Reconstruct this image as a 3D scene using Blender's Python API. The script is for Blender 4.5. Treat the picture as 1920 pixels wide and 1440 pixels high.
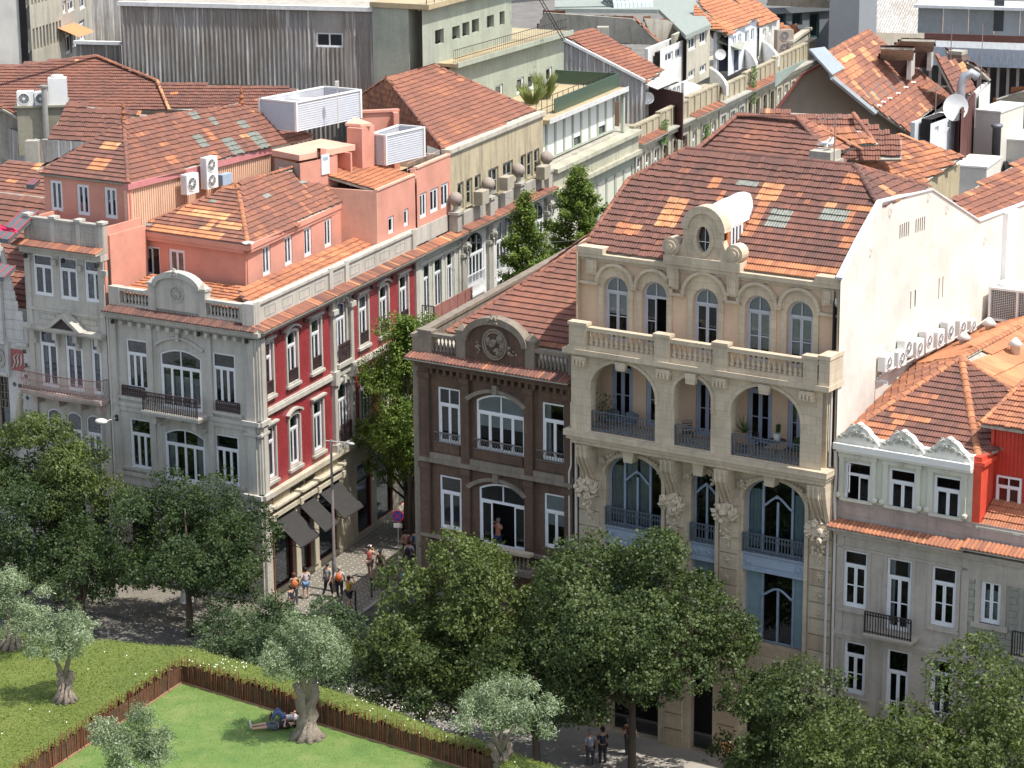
import bpy, bmesh, math, random
import numpy as np
from mathutils import Vector, Matrix, geometry, noise
R_=math.radians
random.seed(7)
for o in list(bpy.data.objects): bpy.data.objects.remove(o)
sc=bpy.context.scene; COL=sc.collection
# ------------------------------------------------------------ camera, light, exposure
FPX=4850.0; PITCH=R_(15.2); ROLL=R_(-0.427); CH=43.0
cp,sp=math.cos(PITCH),math.sin(PITCH)
FW=Vector((0,cp,-sp)); _r=Vector((1,0,0)); _u=Vector((0,sp,cp))
RT=_r*math.cos(ROLL)+_u*math.sin(ROLL); UP=-_r*math.sin(ROLL)+_u*math.cos(ROLL)
cam=bpy.data.cameras.new('camera'); cam.sensor_width=36; cam.sensor_fit='HORIZONTAL'; cam.lens=36*FPX/1920
cam.clip_start=1; cam.clip_end=3000
camo=bpy.data.objects.new('camera',cam); COL.objects.link(camo)
camo.matrix_world=Matrix.Translation((0,0,CH))@Matrix((RT,UP,-FW)).transposed().to_4x4()
sc.camera=camo
SUN_AZ=-29.0; SUN_EL=62.0
w=bpy.data.worlds.new('World'); sc.world=w; w.use_nodes=True; nt=w.node_tree
sky=nt.nodes.new('ShaderNodeTexSky'); sky.sky_type='NISHITA'; sky.sun_disc=False
sky.sun_elevation=R_(SUN_EL); sky.sun_rotation=R_(90-SUN_AZ); sky.dust_density=1.6; sky.ozone_density=1.0
bg=nt.nodes['Background']; hs=nt.nodes.new('ShaderNodeHueSaturation'); hs.inputs['Saturation'].default_value=.62; nt.links.new(sky.outputs[0],hs.inputs['Color']); nt.links.new(hs.outputs[0],bg.inputs[0]); bg.inputs[1].default_value=0.15
sl=bpy.data.lights.new('sun','SUN'); sl.energy=3.65; sl.angle=R_(0.53); sl.color=(1.0,0.955,0.88)
so=bpy.data.objects.new('sun',sl); COL.objects.link(so)
sd=Vector((math.cos(R_(SUN_AZ))*math.cos(R_(SUN_EL)),math.sin(R_(SUN_AZ))*math.cos(R_(SUN_EL)),math.sin(R_(SUN_EL))))
so.rotation_euler=sd.to_track_quat('Z','Y').to_euler(); so.location=(0,60,120)
sc.view_settings.view_transform='Standard'; sc.view_settings.look='None'; sc.view_settings.gamma=1; sc.view_settings.exposure=0.7
sc.view_settings.use_curve_mapping=False
sc.cycles.max_bounces=6; sc.cycles.transparent_max_bounces=8; sc.cycles.caustics_reflective=False; sc.cycles.caustics_refractive=False
# ------------------------------------------------------------ geometry helpers
O=Vector((0,0,CH))
def ray(x,y): return FW*FPX+RT*(x-960)-UP*(y-720)
def PZ(x,y,z=0.):
    "the world point seen at photograph pixel x,y on the level z"
    d=ray(x,y); return O+d*((z-CH)/d.z)
class Fr:
    "a vertical plane with its own axes: u along it, v behind it, z up"
    def __init__(s,x,y,deg):
        s.M=Matrix.Translation((x,y,0))@Matrix.Rotation(R_(deg),4,'Z'); s.I=s.M.inverted()
        s.o=Vector((x,y,0)); s.u=s.M.to_3x3()@Vector((1,0,0)); s.n=s.M.to_3x3()@Vector((0,1,0)); s.deg=deg
    def F(s,x,y,v=0):
        d=ray(x,y); t=((s.o-O).dot(s.n)+v)/d.dot(s.n); P=O+d*t-s.o
        return P.dot(s.u),P.z
    def S(s,x,y,u=0):
        d=ray(x,y); t=((s.o-O).dot(s.u)+u)/d.dot(s.u); P=O+d*t-s.o
        return P.dot(s.n),P.z
    def Z(s,x,y,z): return s.I@PZ(x,y,z)
    def W(s,u,v,z): return s.M@Vector((u,v,z))
class Lo(Fr):
    "sub-frame at u,v of another frame, turned by deg"
    def __init__(s,f,u,v,deg=0):
        p=f.W(u,v,0); Fr.__init__(s,p.x,p.y,f.deg+deg)
WORLD=Fr(0,0,0)
B=Fr(7.62,99.44,-33); G=Fr(-12.0,117.64,-30.8); R=Fr(-12.0,117.64,67.5)
_p=B.W(-13.8,0,0); S=Fr(_p.x,_p.y,67.5)
def thing(name,label,cat,f=WORLD,u=0,v=0,z=0,group=None,rot=0):
    o=bpy.data.objects.new(name,None); COL.objects.link(o); o.empty_display_size=.3
    o.matrix_basis=f.M@Matrix.Translation((u,v,z))@Matrix.Rotation(R_(rot),4,'Z')
    o['label']=label; o['category']=cat
    if group:o['group']=group
    return o
def setk(o,kind): o['kind']=kind; return o
def tag(o,label,cat,group=None):
    o['label']=label;o['category']=cat
    if group:o['group']=group
    return o
def place(name,me,parent,M,smooth=False):
    o=bpy.data.objects.new(name,me); COL.objects.link(o); o.parent=parent; o.matrix_basis=M; return o
def inv(th):
    M=Matrix()
    while th: M=th.matrix_basis@M; th=th.parent
    return M.inverted()
def outline(w,h,rise=0,n=8,ell=False,t=0):
    "closed outline of an opening, origin at its bottom centre, inset by t"
    a=w/2; 
    if rise<=0: return [(-a+t,t),(a-t,t),(a-t,h-t),(-a+t,h-t)]
    pts=[(-a+t,t),(a-t,t)]; a2=a-t; zs=h-rise
    if ell or rise>=a*.95:
        for i in range(n+1):
            an=math.pi*i/n; pts.append((a2*math.cos(an),zs+(rise-t)*math.sin(an)))
    else:
        rad=(a*a+rise*rise)/(2*rise); cz=h-rad; r2=rad-t; th=math.asin(min(1,a2/r2))
        for i in range(n+1):
            an=th-2*th*i/n; pts.append((r2*math.sin(an),cz+r2*math.cos(an)))
    return pts
def FrPQ(p,q):
    d=q-p; return Fr(p.x,p.y,math.degrees(math.atan2(d.y,d.x)))
def RQ(*a):
    "roof corners: the first three fix the plane, later pixels are dropped onto it"
    p=[PZ(*q) for q in a[:3]]; n=(p[1]-p[0]).cross(p[2]-p[0]); r=list(p)
    for q in a[3:]: d=ray(q[0],q[1]); r.append(O+d*((p[0]-O).dot(n)/d.dot(n)))
    return r
class MB:
    def __init__(s,f=None,u=0,v=0,z=0): s.v=[];s.f=[];s.m=[];s.fr=f;s.off=(u,v,z);s.attr=None
    def add(s,vs,fs,mi=0):
        n=len(s.v); a,b,c=s.off; s.v+=[(p[0]+a,p[1]+b,p[2]+c) for p in vs]
        s.f+=[tuple(i+n for i in q) for q in fs]; s.m+=[mi]*len(fs); return s
    def box(s,u0,u1,v0,v1,z0,z1,mi=0):
        return s.add([(u0,v0,z0),(u1,v0,z0),(u1,v1,z0),(u0,v1,z0),(u0,v0,z1),(u1,v0,z1),(u1,v1,z1),(u0,v1,z1)],
          [(0,3,2,1),(4,5,6,7),(0,1,5,4),(1,2,6,5),(2,3,7,6),(3,0,4,7)],mi)
    def prism(s,poly,v0,v1,mi=0):
        "polygon in (u,z) pushed from v0 to v1"
        n=len(poly); return s.add([(a,v0,b) for a,b in poly]+[(a,v1,b) for a,b in poly],
          [tuple(range(n)),tuple(range(2*n-1,n-1,-1))]+[(i,i+n,(i+1)%n+n,(i+1)%n) for i in range(n)],mi)
    def slab(s,poly,z0,z1,mi=0):
        "polygon in (u,v) pushed from z0 to z1"
        n=len(poly); return s.add([(a,b,z0) for a,b in poly]+[(a,b,z1) for a,b in poly],
          [tuple(range(n-1,-1,-1)),tuple(range(n,2*n))]+[(i,(i+1)%n,(i+1)%n+n,i+n) for i in range(n)],mi)
    def ring(s,outer,inner,v0,v1,mi=0):
        n=len(outer); vs=[(a,v0,b) for a,b in outer]+[(a,v0,b) for a,b in inner]+[(a,v1,b) for a,b in outer]+[(a,v1,b) for a,b in inner]
        fs=[]
        for i in range(n):
            j=(i+1)%n; fs+=[(i,j,n+j,n+i),(n+i,n+j,3*n+j,3*n+i),(j,i,2*n+i,2*n+j)]
        return s.add(vs,fs,mi)
    def strip(s,outer,inner,v0,v1,mi=0):
        "open band between two polylines in (u,z)"
        n=len(outer); vs=[(a,v0,b) for a,b in outer]+[(a,v0,b) for a,b in inner]+[(a,v1,b) for a,b in outer]+[(a,v1,b) for a,b in inner]
        fs=[(0,n,3*n,2*n),(n-1,3*n-1,4*n-1,2*n-1)]
        for i in range(n-1):
            j=i+1; fs+=[(i,j,n+j,n+i),(n+i,n+j,3*n+j,3*n+i),(j,i,2*n+i,2*n+j),(2*n+j,2*n+i,3*n+i,3*n+j)]
        return s.add(vs,fs,mi)
    def tube(s,p,q,r,n=6,r2=None,mi=0,cap=True):
        p=Vector(p);q=Vector(q); d=(q-p); 
        if d.length<1e-6: return s
        d.normalize(); a=d.orthogonal().normalized(); b=d.cross(a); r2=r if r2 is None else r2
        vs=[];fs=[]
        for c,rr in ((p,r),(q,r2)):
            for i in range(n):
                t=2*math.pi*i/n; vs.append(tuple(c+a*(rr*math.cos(t))+b*(rr*math.sin(t))))
        fs=[(i,(i+1)%n,n+(i+1)%n,n+i) for i in range(n)]
        if cap: fs+=[tuple(range(n-1,-1,-1)),tuple(range(n,2*n))]
        return s.add(vs,fs,mi)
    def path(s,pts,r,n=6,mi=0):
        for a,b in zip(pts,pts[1:]): s.tube(a,b,r,n,mi=mi)
        return s
    def limb(s,pts,rs,n=8,mi=0,rough=0,seed=0):
        "one smooth tapering tube through points"
        vs=[];fs=[]; pts=[Vector(p) for p in pts]; a=None; rnd=random.Random(seed)
        for k,p in enumerate(pts):
            d=(pts[min(k+1,len(pts)-1)]-pts[max(k-1,0)]).normalized()
            a=(d.orthogonal() if a is None else (a-d*a.dot(d))).normalized(); b=d.cross(a)
            for i in range(n):
                t=2*math.pi*i/n; rr=rs[k]*(1+rough*rnd.uniform(-1,1)); vs.append(tuple(p+a*(rr*math.cos(t))+b*(rr*math.sin(t))))
        for k in range(len(pts)-1):
            for i in range(n):
                j=(i+1)%n; fs.append((k*n+i,k*n+j,(k+1)*n+j,(k+1)*n+i))
        m=len(pts)-1; fs+=[tuple(range(n-1,-1,-1)),tuple(range(m*n,m*n+n))]
        return s.add(vs,fs,mi)
    def lathe(s,prof,c=(0,0,0),n=8,mi=0):
        vs=[];fs=[];m=len(prof)
        for r,z in prof:
            for i in range(n):
                t=2*math.pi*(i+.5)/n; vs.append((c[0]+r*math.cos(t),c[1]+r*math.sin(t),c[2]+z))
        for k in range(m-1):
            for i in range(n):
                j=(i+1)%n; fs.append((k*n+i,k*n+j,(k+1)*n+j,(k+1)*n+i))
        fs+=[tuple(range(n-1,-1,-1)),tuple(range((m-1)*n,m*n))]
        return s.add(vs,fs,mi)
    def disc(s,c,r,v0,v1,n=16,mi=0): return s.prism([(c[0]+r*math.cos(2*math.pi*i/n),c[1]+r*math.sin(2*math.pi*i/n)) for i in range(n)],v0,v1,mi)
    def blob(s,c,r,seed=0,sq=(1,1,1),mi=0,sub=1,amp=.25):
        bm=bmesh.new(); bmesh.ops.create_icosphere(bm,subdivisions=sub,radius=1)
        vs=[]
        for q in bm.verts:
            k=1+amp*noise.noise(q.co*1.7+Vector((seed*3.1,seed,0))); vs.append((c[0]+q.co.x*r*sq[0]*k,c[1]+q.co.y*r*sq[1]*k,c[2]+q.co.z*r*sq[2]*k))
        s.add(vs,[tuple(x.index for x in f.verts) for f in bm.faces],mi); bm.free(); return s
    def mesh(s,name,mats,smooth=False,T=None):
        me=bpy.data.meshes.new(name); vs=s.v
        if T is not None: vs=[tuple(T@Vector(p)) for p in vs]
        me.from_pydata(vs,[],s.f)
        if not isinstance(mats,(list,tuple)): mats=[mats]
        for m in mats: me.materials.append(m)
        if len(mats)>1: me.polygons.foreach_set('material_index',s.m)
        bm=bmesh.new(); bm.from_mesh(me); bmesh.ops.recalc_face_normals(bm,faces=bm.faces); bm.to_mesh(me); bm.free()
        if smooth: me.polygons.foreach_set('use_smooth',[True]*len(me.polygons))
        me.update(); return me
    def build(s,name,mats,th=None,smooth=False,kind=None):
        if not s.f: return None
        T=inv(th)@(s.fr.M if s.fr else Matrix())
        if not s.fr: T=None
        o=bpy.data.objects.new(name,s.mesh(name,mats,smooth,T)); COL.objects.link(o)
        if th: o.parent=th
        if kind:o['kind']=kind
        return o
# ------------------------------------------------------------ materials
MC={}
def mk(name):
    m=bpy.data.materials.new(name); m.use_nodes=True; n=m.node_tree.nodes; return m,m.node_tree,n['Principled BSDF']
def N(t,ty,**k):
    n=t.nodes.new(ty)
    for a,b in k.items(): setattr(n,a,b)
    return n
def pos(t,scale=(1,1,1)):
    g=N(t,'ShaderNodeNewGeometry'); m=N(t,'ShaderNodeMapping'); m.inputs['Scale'].default_value=scale; t.links.new(g.outputs['Position'],m.inputs[0]); return m.outputs[0]
def nz(t,scale,sc_=(1,1,1),det=4,rough=.6):
    n=N(t,'ShaderNodeTexNoise'); n.inputs['Scale'].default_value=scale; n.inputs['Detail'].default_value=det; n.inputs['Roughness'].default_value=rough
    t.links.new(pos(t,sc_),n.inputs['Vector']); return n.outputs['Fac']
def ramp(t,fac,stops):
    r=N(t,'ShaderNodeValToRGB'); e=r.color_ramp.elements
    while len(e)<len(stops): e.new(.5)
    for x,(p,c) in zip(e,stops): x.position=p; x.color=(*c,1) if len(c)==3 else c
    t.links.new(fac,r.inputs[0]); return r.outputs[0]
def mix(t,f,a,b,mode='MIX'):
    m=N(t,'ShaderNodeMix',data_type='RGBA',blend_type=mode)
    for s,k in ((f,0),(a,6),(b,7)):
        if isinstance(s,(int,float)): m.inputs[k].default_value=s
        elif isinstance(s,tuple): m.inputs[k].default_value=(*s,1)
        else: t.links.new(s,m.inputs[k])
    return m.outputs[2]
def bump(t,b,h,d=.02,st=.6):
    n=N(t,'ShaderNodeBump'); n.inputs['Distance'].default_value=d; n.inputs['Strength'].default_value=st; t.links.new(h,n.inputs['Height']); t.links.new(n.outputs[0],b.inputs['Normal'])
def plaster(name,c,dirt=.35,streak=.4,rough=.85,stain=(.07,.065,.055),bd=.012,ash=None):
    if name in MC:return MC[name]
    m,t,b=mk(name); b.inputs['Roughness'].default_value=rough
    c2=tuple(x*.82 for x in c); c3=tuple(min(1,x*1.12) for x in c)
    base=ramp(t,nz(t,.55,det=6),[(.3,c2),(.5,c),(.72,c3)])
    s=ramp(t,nz(t,1.0,(2.6,2.6,.22),det=5,rough=.65),[(.48,(0,0,0)),(.75,(1,1,1))])
    f=N(t,'ShaderNodeMath',operation='MULTIPLY'); t.links.new(s,f.inputs[0]); f.inputs[1].default_value=streak
    a=mix(t,f.outputs[0],base,stain)
    d=ramp(t,nz(t,5,det=8,rough=.7),[(.42,(0,0,0)),(.7,(1,1,1))]); f2=N(t,'ShaderNodeMath',operation='MULTIPLY'); t.links.new(d,f2.inputs[0]); f2.inputs[1].default_value=dirt
    a=mix(t,f2.outputs[0],a,tuple(x*.6 for x in c))
    if ash:
        g=N(t,'ShaderNodeNewGeometry'); v=N(t,'ShaderNodeVectorRotate',rotation_type='Z_AXIS'); v.inputs['Angle'].default_value=R_(-ash[0]); t.links.new(g.outputs['Position'],v.inputs[0])
        x=N(t,'ShaderNodeSeparateXYZ'); t.links.new(v.outputs[0],x.inputs[0]); cc=N(t,'ShaderNodeCombineXYZ'); t.links.new(x.outputs[0],cc.inputs[0]); t.links.new(x.outputs[2],cc.inputs[1])
        k=N(t,'ShaderNodeTexBrick'); t.links.new(cc.outputs[0],k.inputs['Vector']); k.inputs['Scale'].default_value=1; k.inputs['Brick Width'].default_value=ash[1]; k.inputs['Row Height'].default_value=ash[2]; k.inputs['Mortar Size'].default_value=.008; k.inputs['Color1'].default_value=(1.05,1.03,1,1); k.inputs['Color2'].default_value=(.88,.86,.84,1); k.inputs['Mortar'].default_value=(.6,.57,.52,1); a=mix(t,.75,a,k.outputs['Color'],'MULTIPLY')
    t.links.new(a,b.inputs['Base Color'])
    bump(t,b,nz(t,18,det=6),bd); MC[name]=m; return m
def flat(name,c,rough=.6,metal=0,var=.12,sc_=3.,spec=None):
    if name in MC:return MC[name]
    m,t,b=mk(name); b.inputs['Roughness'].default_value=rough; b.inputs['Metallic'].default_value=metal
    if spec is not None: b.inputs['Specular IOR Level'].default_value=spec
    a=ramp(t,nz(t,sc_,det=6),[(.3,tuple(x*(1-var) for x in c)),(.7,tuple(min(1,x*(1+var)) for x in c))]); t.links.new(a,b.inputs['Base Color'])
    bump(t,b,nz(t,30),.004); MC[name]=m; return m
def tilemat():
    m,t,b=mk('clay_tile'); b.inputs['Roughness'].default_value=.82
    a=N(t,'ShaderNodeAttribute',attribute_name='tone'); 
    col=ramp(t,a.outputs['Fac'],[(0,(.095,.05,.042)),(.3,(.185,.08,.06)),(.55,(.29,.115,.07)),(.78,(.50,.20,.09)),(1,(.64,.36,.17))])
    g=ramp(t,nz(t,1.3,det=8,rough=.7),[(.4,(0,0,0)),(.72,(1,1,1))]); f=N(t,'ShaderNodeMath',operation='MULTIPLY'); t.links.new(g,f.inputs[0]); f.inputs[1].default_value=.4
    c2=mix(t,f.outputs[0],col,(.06,.045,.04))
    g2=ramp(t,nz(t,22,det=4),[(.55,(0,0,0)),(.72,(1,1,1))]); f3=N(t,'ShaderNodeMath',operation='MULTIPLY'); t.links.new(g2,f3.inputs[0]); f3.inputs[1].default_value=.3
    c3=mix(t,f3.outputs[0],c2,(.30,.25,.19)); t.links.new(c3,b.inputs['Base Color']); bump(t,b,nz(t,40),.006); return m
TILE=tilemat()
GTILE=flat('glass_roof_tile',(.19,.20,.17),.35,var=.35,sc_=8)
def glassm():
    m,t,b=mk('window_glass'); out=t.nodes['Material Output']; t.nodes.remove(b)
    tr=N(t,'ShaderNodeBsdfTransparent'); tr.inputs[0].default_value=(.74,.77,.78,1); gl=N(t,'ShaderNodeBsdfGlossy'); gl.inputs['Roughness'].default_value=.04
    gl.inputs['Color'].default_value=(.85,.9,1,1)
    fr=N(t,'ShaderNodeFresnel'); fr.inputs[0].default_value=1.5; ad=N(t,'ShaderNodeMath',operation='MULTIPLY_ADD'); ad.inputs[1].default_value=.8; ad.inputs[2].default_value=.0; t.links.new(fr.outputs[0],ad.inputs[0])
    n=N(t,'ShaderNodeBump'); n.inputs['Distance'].default_value=.02; n.inputs['Strength'].default_value=.12; t.links.new(nz(t,1.6,det=2),n.inputs['Height']); t.links.new(n.outputs[0],gl.inputs['Normal'])
    mx=N(t,'ShaderNodeMixShader'); t.links.new(ad.outputs[0],mx.inputs[0]); t.links.new(tr.outputs[0],mx.inputs[1]); t.links.new(gl.outputs[0],mx.inputs[2]); t.links.new(mx.outputs[0],out.inputs[0]); return m
GLASS=glassm()
def corr(name,c,c2,period=.18,streak=.6):
    "weathered corrugated sheet (the relief itself is geometry)"
    m,t,b=mk(name); b.inputs['Roughness'].default_value=.75
    a=ramp(t,nz(t,1,(5,5,.1),det=6,rough=.75),[(.3,c2),(.44,c),(.52,tuple(x*.6 for x in c)),(.6,tuple(min(1,x*1.9) for x in c)),(.7,tuple(x*.8 for x in c))])
    d=ramp(t,nz(t,.35,det=5),[(.35,(.7,.62,.54)),(.65,(1,1,1))]); t.links.new(mix(t,.8,a,d,'MULTIPLY'),b.inputs['Base Color']); return m
WHITE=flat('white_window_paint',(.74,.75,.76),.45,var=.05); GREYW=flat('grey_blue_window_paint',(.30,.33,.40),.5,var=.08)
STONE=plaster('grey_stone_render',(.49,.465,.41),.3,.38); STONE2=plaster('weathered_grey_stone',(.40,.385,.34),.45,.5)
BEI=plaster('beige_limestone',(.56,.475,.355),.25,.3,stain=(.16,.12,.08),ash=(-33,.8,.37)); BEI2=plaster('beige_limestone_dark',(.46,.36,.25),.35,.4); PEACH=plaster('peach_render',(.60,.43,.30),.12,.12,stain=(.3,.2,.13))
BROWN=plaster('blackened_brown_stone',(.13,.077,.052),.75,.8,stain=(.018,.015,.013),ash=(-33,.95,.42)); BROWN2=plaster('lichen_brown_stone',(.24,.20,.155),.6,.6,stain=(.04,.035,.03))
PINK=plaster('salmon_pink_render',(.62,.285,.21),.1,.12,stain=(.42,.17,.12)); PINKD=plaster('faded_pink_capping',(.72,.42,.31),.2,.2,stain=(.4,.2,.15))
TAN=plaster('tan_ribbed_cladding',(.66,.43,.30),.15,.3,stain=(.4,.2,.1)); WWALL=plaster('white_painted_gable',(.66,.625,.56),.08,.22,stain=(.52,.42,.33))
CONC=plaster('aged_concrete',(.42,.39,.33),.5,.55); CREAM=plaster('cream_render',(.60,.60,.50),.15,.22); IRON=flat('dark_iron',(.035,.028,.028),.55,.3); RUST=flat('rusted_iron',(.12,.055,.045),.8,.1,var=.4,sc_=12)
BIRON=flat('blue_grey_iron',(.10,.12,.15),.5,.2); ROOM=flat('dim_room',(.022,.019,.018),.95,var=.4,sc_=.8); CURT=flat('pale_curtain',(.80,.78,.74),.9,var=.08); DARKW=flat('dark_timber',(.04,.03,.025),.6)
REDP=flat('red_painted_sheet',(.52,.045,.03),.55,var=.08); ZINC=flat('zinc_sheet',(.42,.45,.47),.45,.3,var=.12,sc_=1.5); ACW=flat('white_machine_casing',(.72,.72,.70),.45,var=.04); PIPE=flat('pale_pipe',(.55,.53,.49),.5,var=.1)
def redtile():
    m,t,b=mk('dark_red_wall_tiles'); b.inputs['Roughness'].default_value=.33
    g=N(t,'ShaderNodeNewGeometry'); v=N(t,'ShaderNodeVectorRotate',rotation_type='Z_AXIS'); v.inputs['Angle'].default_value=R_(-67.5); t.links.new(g.outputs['Position'],v.inputs[0])
    x=N(t,'ShaderNodeSeparateXYZ'); t.links.new(v.outputs[0],x.inputs[0]); c=N(t,'ShaderNodeCombineXYZ'); t.links.new(x.outputs[0],c.inputs[0]); t.links.new(x.outputs[2],c.inputs[1])
    k=N(t,'ShaderNodeTexBrick'); k.offset=.5; t.links.new(c.outputs[0],k.inputs['Vector']); k.inputs['Scale'].default_value=1; k.inputs['Brick Width'].default_value=.16; k.inputs['Row Height'].default_value=.155; k.inputs['Mortar Size'].default_value=.009
    k.inputs['Color1'].default_value=(.36,.034,.048,1); k.inputs['Color2'].default_value=(.27,.022,.032,1); k.inputs['Mortar'].default_value=(.42,.12,.11,1)
    t.links.new(mix(t,.5,k.outputs['Color'],ramp(t,nz(t,.8,det=6),[(.3,(.55,.5,.5)),(.7,(1.0,1,1))]),'MULTIPLY'),b.inputs['Base Color']); bump(t,b,k.outputs['Fac'],-.01,.5); return m
REDT=redtile()
# ------------------------------------------------------------ windows, walls, railings, roofs
WC={}; CR_=random.Random(19)
def window(th,f,u,z,w,h,cols=2,tr=.28,rise=0,bars=0,mat=None,rec=.05,v=0,ell=False,curt=None,tcols=None,t=.088,open_=None,name='window'):
    "frame with mullions and transom as one mesh, panes as its children"
    mat=mat or WHITE; w=round(w,2);h=round(h,2)
    key=(w,h,cols,tr,rise,bars,mat.name,ell,tcols,t,open_)
    if key not in WC:
        b=MB(); o=outline(w,h,rise,8,ell); i=outline(w,h,rise,8,ell,t); b.ring(o,i,0,.08); panes=[]
        zt=h*(1-tr) if tr else h; 
        if tr: b.box(-w/2+t,w/2-t,-.015,.07,zt-t*.6,zt+t*.6)
        cw=(w-2*t)/cols; ztop=zt-t*.6 if tr else h-t
        for k in range(cols):
            x0=-w/2+t+k*cw; 
            if open_ is not None and k in open_: continue
            if tr or not rise:
                b.ring([(x0+.004,t),(x0+cw-.004,t),(x0+cw-.004,ztop),(x0+.004,ztop)],[(x0+t*.75,t*1.9),(x0+cw-t*.75,t*1.9),(x0+cw-t*.75,ztop-t*.7),(x0+t*.75,ztop-t*.7)],.01,.06)
                px=(x0+t*.7,x0+cw-t*.7); pz=(t*1.8,ztop-t*.6); nb=bars+1
                for q in range(nb):
                    za=pz[0]+(pz[1]-pz[0])*q/nb; zb=pz[0]+(pz[1]-pz[0])*(q+1)/nb
                    if q: b.box(px[0],px[1],.012,.055,za-.02,za+.02)
                    panes.append([(px[0],za+.005),(px[1],za+.005),(px[1],zb-.005),(px[0],zb-.005)])
            else:
                if k: b.box(x0-t*.45,x0+t*.45,0,.065,t,h-t-(rise*.25 if k in(1,cols-1) and cols>2 else 0))
        if not tr and rise:
            panes.append(outline(w,h,rise,8,ell,t*.8))
        elif tr:
            tc=tcols or 1
            zb=zt+t*.5
            if rise:
                full=outline(w,h,rise,10,ell,t*.8); top=[(x,max(y,zb)) for x,y in full]
                for k in range(1,tc):
                    x0=-w/2+t+(w-2*t)*k/tc; b.box(x0-.025,x0+.025,0,.06,zb,h-t*.7-(0 if tc==2 else rise*.3))
                panes.append(top)
            else:
                for k in range(tc):
                    a0=-w/2+t+(w-2*t)*k/tc; a1=-w/2+t+(w-2*t)*(k+1)/tc
                    if k: b.box(a0-.025,a0+.025,0,.06,zb,h-t)
                    panes.append([(a0,zb),(a1,zb),(a1,h-t*.8),(a0,h-t*.8)])
        pm=[MB().prism(p,.036+.002*(n%2),.044+.002*(n%2)).mesh('pane',GLASS) for n,p in enumerate(panes)]
        WC[key]=(b.mesh(name,mat),pm)
    me,pm=WC[key]
    W=place(name,me,th,inv(th)@f.M@Matrix.Translation((u,v+rec,z)))
    for p in pm: place('pane',p,W,Matrix())
    if curt is None and CR_.random()<.22 and h>1.6: curt=CR_.choice(('both','half','blind','both'))
    if curt:
        ck=('c',w,h,curt)
        if ck not in WC:
            c=MB()
            def drape(x0,x1,z0,z1):
                n=max(4,int((x1-x0)/.06)); vs=[]
                for i in range(n+1):
                    x=x0+(x1-x0)*i/n; vs+=[(x,.16+.02*(-1)**i,z0),(x,.16+.02*(-1)**i,z1)]
                c.add(vs,[(2*i,2*i+2,2*i+3,2*i+1) for i in range(n)])
            hh=h-rise
            if curt=='both': drape(-w/2,-w/4,.05,hh); drape(w/4,w/2,.05,hh)
            elif curt=='full': drape(-w/2,w/2,.05,hh)
            elif curt=='blind': c.box(-w/2+.03,w/2-.03,.065,.075,h*.42,h-.03)
            elif curt=='top': c.box(-w/2+.03,w/2-.03,.065,.075,h*.77,h-.03)
            elif curt=='blindlong': c.box(-w/2+.03,w/2-.03,.065,.075,h*.2,h-.03)
            elif curt=='half': drape(-w/2,w/2,.05,hh*.6)
            WC[ck]=c.mesh('curtain',CURT)
        place('curtain',WC[ck],W,Matrix())
    return W
class Wall:
    "a wall face with real openings, reveals and a dim room behind them"
    def __init__(s,th,f,outer,mat,v=0,depth=.28,name='wall',room=1.4,back=True,mg=.06):
        s.mg=mg
        s.th=th;s.f=f;s.outer=outer;s.mat=mat;s.v=v;s.d=depth;s.h=[];s.name=name;s.room=room;s.back=back
    def win(s,u,z,w,h,cols=2,**k):
        hole=[(a+u,b+z) for a,b in outline(w,h,k.get('rise',0),8,k.get('ell',False))]
        s.h.append(hole); return window(s.th,s.f,u,z,w,h,cols,v=s.v,**k)
    def wpx(s,x1,y1,x2,y2,cols=2,z=None,w=None,h=None,**k):
        "opening from its bottom-left and top-right photograph pixels"
        a,z0=s.f.F(x1,y1,s.v); b,z1=s.f.F(x2,y2,s.v)
        if z is not None:z0=z
        return s.win((a+b)/2,z0,w or (b-a),h or (z1-z0),cols,**k)
    def hole(s,pts): s.h.append(pts)
    def build(s):
        loops=[[Vector((a,b,0)) for a,b in L] for L in [s.outer]+s.h]
        tris=geometry.tessellate_polygon(loops); flat_=[p for L in [s.outer]+s.h for p in L]
        b=MB(s.f); b.add([(a,s.v,z) for a,z in flat_],[tuple(t) for t in tris])
        for L in s.h:
            n=len(L); b.add([(a,s.v,z) for a,z in L]+[(a,s.v+s.d,z) for a,z in L],[(i,(i+1)%n,(i+1)%n+n,i+n) for i in range(n)])
        o=b.build(s.name,s.mat,s.th)
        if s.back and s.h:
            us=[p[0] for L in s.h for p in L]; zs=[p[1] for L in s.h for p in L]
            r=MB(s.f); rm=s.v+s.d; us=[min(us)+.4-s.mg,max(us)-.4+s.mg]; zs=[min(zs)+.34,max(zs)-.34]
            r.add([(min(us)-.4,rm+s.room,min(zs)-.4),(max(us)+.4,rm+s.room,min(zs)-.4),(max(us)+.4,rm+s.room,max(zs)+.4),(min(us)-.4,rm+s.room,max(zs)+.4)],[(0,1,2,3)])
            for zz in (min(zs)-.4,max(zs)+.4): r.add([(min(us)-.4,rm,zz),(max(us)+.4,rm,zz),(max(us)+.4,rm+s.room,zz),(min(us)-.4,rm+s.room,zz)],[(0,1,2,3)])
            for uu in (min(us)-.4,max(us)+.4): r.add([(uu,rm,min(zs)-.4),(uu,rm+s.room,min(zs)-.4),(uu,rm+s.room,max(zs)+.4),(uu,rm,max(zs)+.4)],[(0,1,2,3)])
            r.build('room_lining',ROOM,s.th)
        return o
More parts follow.
